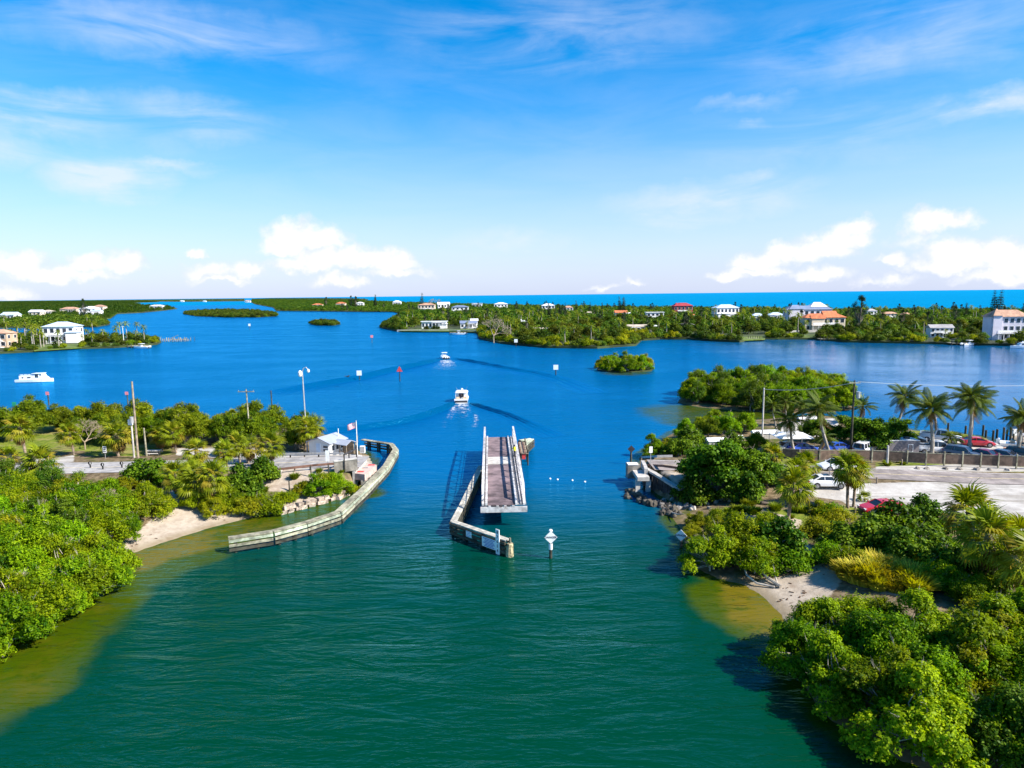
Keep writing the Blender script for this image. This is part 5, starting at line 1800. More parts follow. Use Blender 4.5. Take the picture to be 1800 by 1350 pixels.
rm.tube((0, .10, 0), (0, .122, 0), .235, .235, 14)
for k in range(5):
    a = k * 1.2566
    rm.beam((.06 * math.cos(a), .128, .06 * math.sin(a)), (.22 * math.cos(a), .128, .22 * math.sin(a)), .05, .02)
rm.tube((0, .122, 0), (0, .14, 0), .06, .05, 8)
RIM_ME = rm.mesh('rim', RIM)

def ring(x, w, z0, zs, tuck=.06):
    zm = z0 + (zs - z0) * .55
    pts = [(-w + .10, z0), (-w + .01, z0 + .10), (-w, zm), (-w + tuck, zs - .04), (-w + tuck + .10, zs)]
    return [(x, y, z) for y, z in pts] + [(x, -y, z) for y, z in pts[::-1]]

def car(label, px, py, rz, kind, m, cat='car', group=None, pos=None):
    p = pos or G(px, py)
    t = thing({'sedan': 'parked_car', 'suv': 'parked_car', 'coupe': 'parked_car', 'pickup': 'pickup_truck', 'van': 'parked_van'}[kind], label, cat, (p.x, p.y, p.z + .02), rz, group)
    K = {'sedan': dict(L=4.75, w=.91, base=2.75, zr=1.02, zf=.92, roof=1.45, gh=(-1.75, -1.0, .35, 1.15)),
         'coupe': dict(L=4.5, w=.92, base=2.65, zr=.98, zf=.88, roof=1.36, gh=(-1.85, -.85, .25, 1.05)),
         'suv': dict(L=4.65, w=.94, base=2.70, zr=1.10, zf=1.05, roof=1.70, gh=(-2.15, -1.85, .45, 1.15)),
         'van': dict(L=5.0, w=.98, base=3.0, zr=1.15, zf=1.05, roof=1.85, gh=(-2.4, -2.2, 1.0, 1.75)),
         'pickup': dict(L=5.7, w=1.0, base=3.6, zr=1.12, zf=1.12, roof=1.88, gh=(-.75, -.55, .75, 1.40))}[kind]
    L, w, gh = K['L'], K['w'], K['gh']
    b = MB()
    z0 = .26 if kind != 'pickup' else .42
    st = [(-L / 2, .80, z0 + .18, K['zr'] - .16), (-L / 2 + .10, .93, z0 + .04, K['zr'] - .04), (-L / 2 + .55, 1.0, z0, K['zr']), (gh[0], 1.0, z0, K['zr'] + .01), (0, 1.0, z0, max(K['zr'], K['zf']) - .01),
          (gh[3], 1.0, z0, K['zf'] + .03), (L / 2 - .65, .98, z0, K['zf'] - .08), (L / 2 - .18, .90, z0 + .03, K['zf'] - .20), (L / 2, .74, z0 + .16, K['zf'] - .34)]
    b.loft([ring(x, w * f, a, c) for x, f, a, c in st])
    b.build('body', m, t, smooth=False)
    # greenhouse in glass, pillars and roof in paint
    zs = K['zr'] - .02
    def gring(x, ww, z):
        return [(x, -ww, z), (x, ww, z)]
    rw, bw = w * .72, w * .86
    lo = [(gh[0], bw * .92, zs), (gh[0] + .02, bw, zs), (gh[3] - .05, bw, K['zf']), (gh[3], bw * .9, K['zf'])]
    low = [(gh[0], -bw, zs), (gh[0], bw, zs), (gh[3], bw, K['zf'] - .01), (gh[3], -bw, K['zf'] - .01)]
    up = [(gh[1], -rw, K['roof'] - .07), (gh[1], rw, K['roof'] - .07), (gh[2], rw, K['roof'] - .05), (gh[2], -rw, K['roof'] - .05)]
    gmb = MB(); gmb.add(low + up, [(0, 1, 5, 4), (1, 2, 6, 5), (2, 3, 7, 6), (3, 0, 4, 7), (4, 5, 6, 7)]); gmb.build('window', CARGLASS, t)
    rmb = MB()
    xm = (gh[1] + gh[2]) / 2
    rr = [[(x, -rw * f, K['roof'] - d - .02), (x, -rw * f * .8, K['roof'] - d + .03), (x, 0, K['roof'] - d + .05), (x, rw * f * .8, K['roof'] - d + .03), (x, rw * f, K['roof'] - d - .02), (x, 0, K['roof'] - d - .05)] for x, f, d in ((gh[1] - .03, .98, .06), (xm, 1.03, 0), (gh[2] + .03, .98, .05))]
    rmb.loft(rr); rmb.build('roof', m, t)
    pb = MB()
    for s in (-1, 1):
        pb.beam((gh[0], s * bw, zs), (gh[1], s * rw, K['roof'] - .06), .10, .12)
        pb.beam((gh[3], s * bw, K['zf']), (gh[2], s * rw, K['roof'] - .05), .07, .09)
        pb.beam((xm - .15, s * bw * 1.0, zs), (xm - .15, s * rw * 1.01, K['roof'] - .05), .07, .05)
        if kind in ('suv', 'van'):
            pb.beam((gh[0] + 1.0, s * bw, zs), (gh[1] + .8, s * rw * 1.01, K['roof'] - .05), .10, .05)
    pb.build('pillars', m, t)
    for x in (-K['base'] / 2, K['base'] / 2):
        for s in (-1, 1):
            wh = link('wheel', TYRE_ME, t, (x - .02, s * (w - .09), .335), (0, 0, 0 if s > 0 else math.pi), 1.12 if kind == 'pickup' else 1.0)
            link('rim', RIM_ME, wh)
            ab = MB()
            ab.tube((x - .02, s * (w - .012), .35), (x - .02, s * (w + .004), .35), .40, .40, 16)
            ab.build('wheel_arch', TRIM, t)
    for s in (-1, 1):
        h_ = MB(); h_.box((L / 2 - .20, s * w * .66, K['zf'] - .27), (.26, .32, .13)); h_.build('headlight', LAMP_W, t)
        h_ = MB(); h_.box((-L / 2 + .10, s * w * .70, K['zr'] - .17), (.20, .36, .13)); h_.build('tail_light', LAMP_R, t)
        h_ = MB(); h_.ball((gh[3] - .18, s * (w + .08), K['zf'] + .10), (.09, .11, .08), 7, 4); h_.build('mirror', m, t)
    h_ = MB(); h_.box((L / 2 - .02, 0, z0 + .20), (.12, w * 1.2, .18)); h_.build('grille', TRIM, t)
    h_ = MB(); h_.box((-L / 2 + .02, 0, z0 + .36), (.06, .48, .14)); h_.build('number_plate', WHITE, t)
    if kind == 'pickup':
        bx = MB()
        bx.box(((-L / 2 + .2 + gh[0]) / 2, 0, 1.135), (gh[0] + L / 2 - .35, w * 1.56, .05))
        bx.build('cargo_bed', TRIM, t)
        for s in (-1, 1):
            r_ = MB(); r_.box(((-L / 2 + .1 + gh[0]) / 2, s * w * .86, 1.20), (gh[0] + L / 2 - .15, .12, .18)); r_.build('bed_rail', m, t)
        r_ = MB(); r_.box((-L / 2 + .1, 0, 1.14), (.10, w * 1.72, .28)); r_.build('tailgate', m, t)
    if kind == 'sedan' and m is PW:
        s_ = MB(); s_.box((-.1, 0, K['roof'] + .052), (.75, .9, .012)); s_.build('sunroof', CARGLASS, t)
    return t
car('white sedan parked on the shell lot beside the road', 1452, 856, R(-3), 'sedan', PW)
car('red coupe parked behind the bushes at the edge of the shell lot', 1548, 901, R(183), 'coupe', PR)
car('white car driving on the right road behind the round palm', 1470, 826, R(184), 'sedan', PW)
car('white pickup truck parked by the grass edge at the water', 1653, 776, R(-32), 'pickup', PW, 'pickup truck')
car('red sports car parked at the water end of the car park', 1718, 784, R(-14), 'coupe', PR)
car('white and black pickup truck parked behind the brown fence', 1645, 797, R(-14), 'pickup', PW, 'pickup truck')
car('dark blue car with pale hood behind the fence between two palms', 1692, 805, R(-52), 'suv', PBL)
car('maroon car parked close behind the brown fence', 1733, 808, R(-58), 'sedan', PM)
car('dark slate car parked right of the maroon car behind the fence', 1766, 809, R(-56), 'sedan', PBL)
car('black car parked at the far right end behind the fence', 1800, 808, R(-50), 'suv', PK)
car('bright blue car parked left of the leaning palm behind the fence', 1410, 795, R(10), 'sedan', PB)
car('blue car in the shade right of the leaning palm behind the fence', 1474, 794, R(12), 'sedan', PB)
car('silver car under the white shade roof at the right bank', 1388, 793, R(14), 'sedan', PSIL)
car('white van standing under the big seagrape in the car park', 1521, 797, R(40), 'van', PW, 'van')
car('silver car parked under the right side of the big tree', 1571, 779, R(8), 'sedan', PSIL)
car('black off road car parked at the right side of the big tree', 1599, 779, R(-30), 'suv', PK)
car('black car parked beside the left road under the trees', 393, 800, R(118), 'suv', PK)

# grey box trailer with firewood stack next to it
p = G(1582, 797)
tr = thing('cargo_trailer', 'grey box trailer with pale roof behind the brown fence', 'trailer', p, R(-2))
TRG = mat("trailer_grey", (0.20, 0.18, 0.19), .6, .08, 2)
m_ = MB(); m_.box((0, 0, 1.25), (4.2, 2.2, 1.7)); m_.build('body', TRG, tr)
m_ = MB(); m_.box((0, 0, 2.13), (4.26, 2.26, .07)); m_.build('roof', WHITE, tr)
m_ = MB(); m_.box((.9, .2, 2.3), (.7, .5, .28)); m_.build('roof_box', DARK, tr)
m_ = MB(); m_.box((.85, -1.12, 1.05), (.75, .03, 1.15)); dr = m_.build('door', WHITE, tr)
m_ = MB(); m_.box((.85, -1.145, 1.05), (.55, .03, .95)); m_.build('door_panel', TRG, dr)
for s in (-.5, .5):
    wh = link('wheel', TYRE_ME, tr, (s, -1.0, .335), math.pi); link('rim', RIM_ME, wh)
    wh = link('wheel', TYRE_ME, tr, (s, 1.0, .335), 0); link('rim', RIM_ME, wh)
m_ = MB(); m_.beam((-2.1, 0, .5), (-3.2, 0, .5), .12, .12); m_.build('tow_bar', DARK, tr)

# white shade roof on posts at the right bank
p = G(1390, 792)
sh = thing('shade_roof', 'white flat shade roof on thin posts left of the blue car', 'shade roof', (p.x, p.y, p.z))
m_ = MB(); vs = [(-2.6, -2.2, 2.3), (2.6, -2.2, 2.25), (0, 0, 3.0), (-2.6, 2.2, 2.3), (2.6, 2.2, 2.3)]
m_.add(vs + [(x, y, z - .07) for x, y, z in vs], [(0, 1, 2), (1, 4, 2), (4, 3, 2), (3, 0, 2), (6, 5, 7), (9, 6, 7), (8, 9, 7), (5, 8, 7), (0, 5, 6, 1), (1, 6, 9, 4), (4, 9, 8, 3), (3, 8, 5, 0)])
m_.build('canopy', WHITE, sh)
for x in (-2.5, 2.5):
    for y in (-2.1, 2.1):
        m_ = MB(); m_.tube((x, y, -.1), (x, y, 2.3), .05, .05, 6); m_.build('post', ALU, sh)
# low white shed roofs seen between the right trees
for (x, y, w, d, h, lab) in ((1345, 770, 4.5, 1.8, 1.0, 'low white shed roof left of the pale pole on the right bank'), (1292, 781, 2.4, 1.5, 1.1, 'small white roof showing between the bushes on the right bank'), (1258, 790, 3.0, 2.0, 1.5, 'little white covered boat between bushes near the right road end'), (1418, 741, 3.4, 1.5, .7, 'long pale shed roof at the beach behind the right palms')):
    p = G(x, y)
    t = thing('shed', lab, 'shed', p, R(4))
    m_ = MB(); m_.box((0, 0, h / 2 - .1), (w * .92, d * .9, h)); m_.build('wall', CONC, t)
    m_ = MB(); m_.add([(-w / 2, -d / 2, h - .1), (w / 2, -d / 2, h - .1), (w / 2, 0, h + .35), (-w / 2, 0, h + .35), (w / 2, d / 2, h - .1), (-w / 2, d / 2, h - .1)], [(0, 1, 2, 3), (3, 2, 4, 5), (0, 3, 5), (1, 4, 2), (0, 5, 4, 1)]); m_.build('roof', WHITE, t)

# -------- boats
HULLW = mat("boat_white", (0.78, 0.78, 0.77), .3, .04, 1.5, coat=.4)
HULLD = mat("boat_dark_band", (0.03, 0.03, 0.035), .4, .1, 2)
BEIGE = mat("boat_cushion", (0.50, 0.38, 0.25), .8, .1, 2)
def hull(L, w, free, bow=1.35, n=9, tumble=.9):
    rings = []
    for i in range(n):
        f = i / (n - 1)
        x = -L / 2 + L * f
        k = 1 - max(0, (f - .45) / .55) ** 2.2
        ww = max(.04, w / 2 * k)
        sheer = free * (1 + (bow - 1) * f ** 2)
        keel = -.35 + .35 * max(0, (f - .7) / .3) ** 2
        rings.append([(x, -ww, sheer), (x, -ww * tumble, .10), (x, -ww * .35, keel), (x, ww * .35, keel), (x, ww * tumble, .10), (x, ww, sheer)])
    return rings
def boat(label, px, py, rz, L, w, style, cat='motor boat', s=1.0):
    p = P(px, py, 0)
    t = thing('motor_boat', label, cat, p, rz, None, s)
    m_ = MB(); m_.loft(hull(L, w, .85)); m_.build('hull', HULLW, t)
    m_ = MB(); m_.box((-L / 2 - .03, 0, .38), (.10, w * .90, .62)); m_.build('transom', HULLD, t)
    m_ = MB(); m_.loft([[(x, y * .86, z - .10) for x, y, z in (r[0], r[5])] + [(r[5][0], r[5][1] * .86, r[5][2] - .16), (r[0][0], r[0][1] * .86, r[0][2] - .16)] for r in hull(L, w, .85)][:]); m_.build('deck', mat("boat_deck", (0.60, 0.57, 0.50), .7, .06, 2), t)
    if style == 'cruiser':
        m_ = MB(); m_.loft([[(x, -ww, z0), (x, -ww * .92, z1), (x, ww * .92, z1), (x, ww, z0)] for x, ww, z0, z1 in ((-L * .12, w * .43, .78, 2.1), (L * .12, w * .42, .8, 2.1), (L * .20, w * .38, .85, 1.3), (L * .36, w * .22, .95, 1.15))]); m_.build('cabin', HULLW, t)
        m_ = MB(); m_.loft([[(x, -ww, z0), (x, -ww * .95, z1), (x, ww * .95, z1), (x, ww, z0)] for x, ww, z0, z1 in ((L * .121, w * .36, 1.35, 2.0), (L * .205, w * .33, 1.28, 1.30))]); m_.build('windshield', CARGLASS, t)
        for s_ in (-1, 1):
            m_ = MB(); m_.box((-L * .02, s_ * w * .425, 1.6), (L * .18, .04, .5)); m_.build('window', CARGLASS, t)
        m_ = MB(); m_.box((-L * .125, .1, 1.35), (.06, w * .34, 1.1)); m_.build('companionway', HULLD, t)
        m_ = MB(); m_.loft([[(x, -ww, z), (x, -ww * .85, z + .16), (x, ww * .85, z + .16), (x, ww, z)] for x, ww, z in ((-L * .34, w * .46, 2.25), (-L * .05, w * .48, 2.35), (L * .10, w * .38, 2.3))]); m_.build('hard_top', HULLW, t)
        for s_ in (-1, 1):
            for x in (-L * .32, -L * .12):
                m_ = MB(); m_.tube((x, s_ * w * .44, .8), (x, s_ * w * .42, 2.3), .05, .05, 6); m_.build('stanchion', HULLW, t)
        for s_ in (-1, 1):
            m_ = MB(); m_.box((-L * .30, s_ * w * .27, 1.02), (.7, w * .24, .55)); m_.build('seat', BEIGE, t)
        m_ = MB(); m_.tube((-L * .02, 0, 2.5), (-L * .02, 0, 3.0), .30, .22, 10); m_.build('radar_dome', HULLW, t)
        for s_ in (-1, 1):
            m_ = MB(); m_.tube((-L * .10, s_ * w * .3, 2.45), (-L * .2, s_ * w * .42, 3.6), .025, .015, 5); m_.build('antenna', ALU, t)
        m_ = MB(); m_.box((-L / 2 - .42, 0, .16), (.75, w * .86, .08)); m_.build('swim_platform', HULLW, t)
    else:
        m_ = MB(); m_.loft([[(x, -.45, .8), (x, -.38, z), (x, .38, z), (x, .45, .8)] for x, z in ((-.5, 1.5), (.2, 1.7), (.55, 1.3))]); m_.build('console', HULLW, t)
        m_ = MB(); m_.loft([[(x, -w * .40, 2.25 + d), (x, -w * .34, 2.38 + d), (x, w * .34, 2.38 + d), (x, w * .40, 2.25 + d)] for x, d in ((-1.2, 0), (0, .06), (1.0, 0))]); m_.build('hard_top', HULLW, t)
        for s_ in (-1, 1):
            for x in (-.9, .6):
                m_ = MB(); m_.tube((x, s_ * .5, .8), (x, s_ * w * .34, 2.3), .04, .04, 6); m_.build('stanchion', ALU, t)
        m_ = MB(); m_.box((-L * .28, 0, .95), (.6, 1.2, .5)); m_.build('seat', BEIGE, t)
        for s_ in (-.35, .35):
            m_ = MB(); m_.loft([[(x, s_ - .16, a), (x, s_ - .16, b_), (x, s_ + .16, b_), (x, s_ + .16, a)] for x, a, b_ in ((-L / 2 - .5, .5, 1.1), (-L / 2 - .2, .45, 1.35), (-L / 2 + .02, .6, 1.3))]); m_.build('outboard_motor', HULLW, t)
    return t
B1 = P(812, 706); B2 = P(781, 632)
boat('white cabin cruiser motoring away just beyond the bridge', 812.5, 704, R(91), 9.2, 3.2, 'cruiser', 'motor boat', 1.0)
boat('smaller white motor boat with a top farther up the channel', 781, 630, R(106), 8.2, 2.9, 'console', 'motor boat', 1.02)

# houseboat on the left
p = P(63, 671)
hb_ = thing('houseboat', 'white houseboat anchored alone in the left bay', 'houseboat', p, R(5))
HL = M(60, p)
k = HL / 12
m_ = MB(); m_.loft([[(x * k, y * k, z * k) for x, y, z in r] for r in hull(12, 3.6, .95, 1.25)]); m_.build('hull', HULLW, hb_)
m_ = MB(); m_.box((-.8 * k, 0, 1.55 * k), (7.6 * k, 2.9 * k, 1.5 * k)); m_.build('cabin', HULLW, hb_)
m_ = MB(); m_.loft([[(x * k, -w * k, .9 * k), (x * k, -w * .9 * k, z * k), (x * k, w * .9 * k, z * k), (x * k, w * k, .9 * k)] for x, w, z in ((.6, 1.45, 2.85), (2.6, 1.4, 2.95), (3.4, 1.2, 1.9), (4.5, .7, 1.35))]); m_.build('wheelhouse', HULLW, hb_)
m_ = MB(); m_.box((1.3 * k, 0, 3.0 * k), (3.4 * k, 3.1 * k, .12 * k)); m_.build('hard_top', HULLW, hb_)
for x in (1.0, 1.55):
    m_ = MB(); m_.box((x * k, -1.46 * k, 2.2 * k), (.42 * k, .1 * k, 1.2 * k)); m_.build('window', CARGLASS, hb_)
m_ = MB(); m_.box((2.5 * k, -1.32 * k, 2.3 * k), (.7 * k, .12 * k, .6 * k)); m_.build('window', CARGLASS, hb_)
for x, w in ((-3.4, .5), (-1.3, 1.1)):
    m_ = MB(); m_.box((x * k, -1.47 * k, 1.65 * k), (w * k, .08 * k, .4 * k)); m_.build('window', CARGLASS, hb_)
for i in range(9):
    m_ = MB(); m_.tube(((-4.4 + i * .6) * k, -1.35 * k, 2.3 * k), ((-4.4 + i * .6) * k, -1.35 * k, 2.85 * k), .03 * k, .03 * k, 5); m_.build('rail_post', ALU, hb_)
m_ = MB(); m_.beam((-4.5 * k, -1.35 * k, 2.85 * k), (.5 * k, -1.35 * k, 2.85 * k), .07 * k, .07 * k); m_.build('hand_rail', ALU, hb_)
for i in range(4):
    m_ = MB(); m_.box(((-4.0 + i * 1.25) * k, -.9 * k, 2.6 * k), (.8 * k, .12 * k, .42 * k)); m_.build('rail_cloth', mat("pale_blue_cloth", (0.45, 0.56, 0.68), .8, .05, 2), hb_)

# wakes: low travelling ridges of the water itself, and churned foam behind each stern
def wake_arm(label, pts, amp, wl, nr):
    """A ribbon of low ridges along a line; height fades to both edges and both ends."""
    nu, nv = 60, nr * 8
    pts = [Vector((p.x, p.y, 0)) for p in pts]
    seg = [0]
    for a, b in zip(pts[:-1], pts[1:]):
        seg.append(seg[-1] + (b - a).length)
    V = []
    for i in range(nu + 1):
        s = seg[-1] * i / nu
        j = max(k for k in range(len(seg) - 1) if seg[k] <= s + 1e-6)
        f = (s - seg[j]) / (seg[j + 1] - seg[j])
        c = pts[j].lerp(pts[j + 1], f)
        d = (pts[j + 1] - pts[j]).normalized()
        if f < .5 and j > 0:
            d = d.lerp((pts[j] - pts[j - 1]).normalized(), .5 - f).normalized()
        elif f > .5 and j < len(pts) - 2:
            d = d.lerp((pts[j + 2] - pts[j + 1]).normalized(), f - .5).normalized()
        n = Vector((-d.y, d.x, 0))
        e = i / nu
        w = wl * nr * (.35 + .65 * e)
        a = amp * min(1, e * 8) * (1 - e) ** .6
        for q in range(nv + 1):
            v = q / nv
            hgt = a * math.sin(math.pi * v) * (math.sin(v * nr * 2 * math.pi + .6 * math.sin(e * 9)) + .25 * math.sin(e * 60 + v * 9))
            V.append((c + n * (v - .5) * w) + Vector((0, 0, .012 + hgt + a * .4 * math.sin(math.pi * v))))
    F = [(i * (nv + 1) + q, (i + 1) * (nv + 1) + q, (i + 1) * (nv + 1) + q + 1, i * (nv + 1) + q + 1) for i in range(nu) for q in range(nv)]
    me = npmesh('boat_wake', np.array([tuple(v) for v in V]), np.array(F), WATER, smooth=True)
    zone = np.zeros((len(V), 4), np.float32)
    zone[:, 1] = 1
    zone[:, 3] = 1
    a_ = me.attributes.new('zone', 'FLOAT_COLOR', 'POINT')
    a_.data.foreach_set('color', zone.ravel())
    o_ = link('boat_wake', me)
    tag(o_, label, 'wake', None, 'stuff')
wake_arm('dark wake ridges trailing left from the near cruiser', [P(x, y) for x, y in ((804, 706), (780, 718), (740, 732), (700, 742), (640, 751), (560, 758))], .55, 1.2, 6)
wake_arm('dark wake ridges trailing right from the near cruiser', [P(x, y) for x, y in ((822, 707), (850, 716), (890, 728), (930, 745), (980, 768))], .36, 1.2, 5)
wake_arm('long wake ridges trailing left from the far motor boat', [P(x, y) for x, y in ((775, 631), (740, 640), (690, 650), (630, 664), (560, 676), (480, 692))], .8, 2.2, 6)
wake_arm('long wake ridges trailing right from the far motor boat', [P(x, y) for x, y in ((792, 629), (840, 637), (890, 647), (940, 655), (990, 668), (1050, 692))], .5, 2.2, 5)
FOAM = bpy.data.materials.new("foam")
FOAM.use_nodes = True
_t = FOAM.node_tree
_b = _t.nodes['Principled BSDF']
_b.inputs['Base Color'].default_value = (.62, .68, .74, 1)
_b.inputs['Roughness'].default_value = .8
_g = nn(_t, 'ShaderNodeNewGeometry')
_n = noise(_t, _g.outputs['Position'], 1.1, 6, .7)
_at = nn(_t, 'ShaderNodeAttribute', attribute_name='tint')
_t.links.new(mth(_t, 'MULTIPLY', smooth(_t, mth(_t, 'ADD', _n.outputs['Fac'], mth(_t, 'MULTIPLY', mth(_t, 'SUBTRACT', _at.outputs['Fac'], 1.0), .30)), .38, .62), .85), _b.inputs['Alpha'])
def foam(label, pts, w0, w1):
    pts = [P(x, y, .05) for x, y in pts]
    V, F, T = [], [], []
    n = len(pts)
    nv = 6
    for i, p in enumerate(pts):
        d = (pts[min(i + 1, n - 1)] - pts[max(i - 1, 0)]).normalized()
        nrm = Vector((-d.y, d.x, 0))
        w = w0 + (w1 - w0) * i / (n - 1)
        for q in range(nv + 1):
            V.append(tuple(p + nrm * w * (q / nv - .5)))
    for i in range(n - 1):
        for q in range(nv):
            a = i * (nv + 1) + q
            F.append((a, a + 1, a + nv + 2, a + nv + 1))
            T.append((1 - i / (n - 1)) * math.sin(math.pi * (q + .5) / nv) ** .7)
    tag(link('foam', npmesh('foam', np.array(V), np.array(F), FOAM, np.array(T))), label, 'foam', None, 'stuff')
foam('churned white water right behind the near cruiser', [(812, 708), (812, 714), (813, 720), (815, 727), (817, 735), (820, 745)], 4.2, 7)
foam('faint foam streak left of the near cruiser track', [(800, 712), (795, 722), (788, 735), (780, 752)], 1.2, 3)
foam('faint foam streak right of the near cruiser track', [(836, 728), (838, 740), (834, 750), (830, 765)], 1.0, 2.2)
foam('churned white water behind the far motor boat', [(783, 633), (786, 638), (784, 644), (778, 650), (770, 660)], 6, 16)

# -------- dock on the right with lift piles and boats
dkp = [P(1784, 766, .9), P(1850, 808, .9)]
dk = thing('boat_dock', 'plank boat dock with dark piles at the right edge of the bay', 'dock', dkp[0])
d = dkp[1] - dkp[0]
L = d.length
dn = d.normalized()
n = 22
for i in range(n):
    q = d * ((i + .5) / n)
    m_ = MB(); m_.box((q.x, q.y, 0), (L / n - .05, 2.0, .10), math.atan2(d.y, d.x)); m_.build('plank', TIMB_B if i % 4 else TIMB, dk)
for i in range(6):
    for s_ in (-1.1, 1.1):
        q = d * (i / 5) + Vector((-dn.y, dn.x, 0)) * s_
        m_ = MB(); m_.tube((q.x, q.y, -2.5), (q.x, q.y, 1.6 if s_ > 0 else .9), .15, .14, 7); m_.build('pile', TIMB_D, dk)
m_ = MB(); m_.box((0, 0, .6), (.9, .5, 1.0)); m_.build('dock_box', WHITE, dk)
bw_ = [P(1745, 781, .8), P(1768, 795, .8)]
bh = thing('bulkhead', 'pale bulkhead cap with a round post end beside the red sports car', 'wall', (bw_[0].x, bw_[0].y, 0))
dd = bw_[1] - Vector((bw_[0].x, bw_[0].y, 0)); dd.z = 0
m_ = MB(); m_.beam((0, 0, .95), (dd.x, dd.y, .95), .9, .22); m_.build('coping', CONC, bh)
m_ = MB(); m_.beam((0, 0, .2), (dd.x, dd.y, .2), .6, 1.3); m_.build('wall', TIMB_B, bh)
m_ = MB(); m_.tube((dd.x, dd.y, -.5), (dd.x, dd.y, 1.5), .35, .35, 10); m_.build('post', mat("terracotta_post", (0.50, 0.27, 0.18), .9, .15, 2), bh)
DP = MB(); DP.tube((0, 0, -2.5), (0, 0, 1.7), .2, .17, 8)
dpm = DP.mesh('mooring_pile', TIMB_D)
for i, (x, y, s_) in enumerate(((1666, 760, 1), (1697, 762, .8), (1727.5, 766, 1.1), (1732.5, 770, .8), (1745, 776, 1.1), (1763, 780, 1.6), (1775, 782, 1.7), (1752, 770, .9))):
    tag(link('mooring_pile', dpm, None, P(x, y), 0, (1, 1, s_)), 'dark timber mooring pile' + (' by the white pickup', ' between the palms', ' behind the red sports car', ' close behind the red sports car', ' at the bulkhead end', ' left of the dock palm', ' right beside the dock palm', ' off the bulkhead')[i], 'pile', 'mooring piles along the right car park')
boat('white open boat moored at the right edge dock', 1808, 790, R(-35), 7.5, 2.6, 'console')

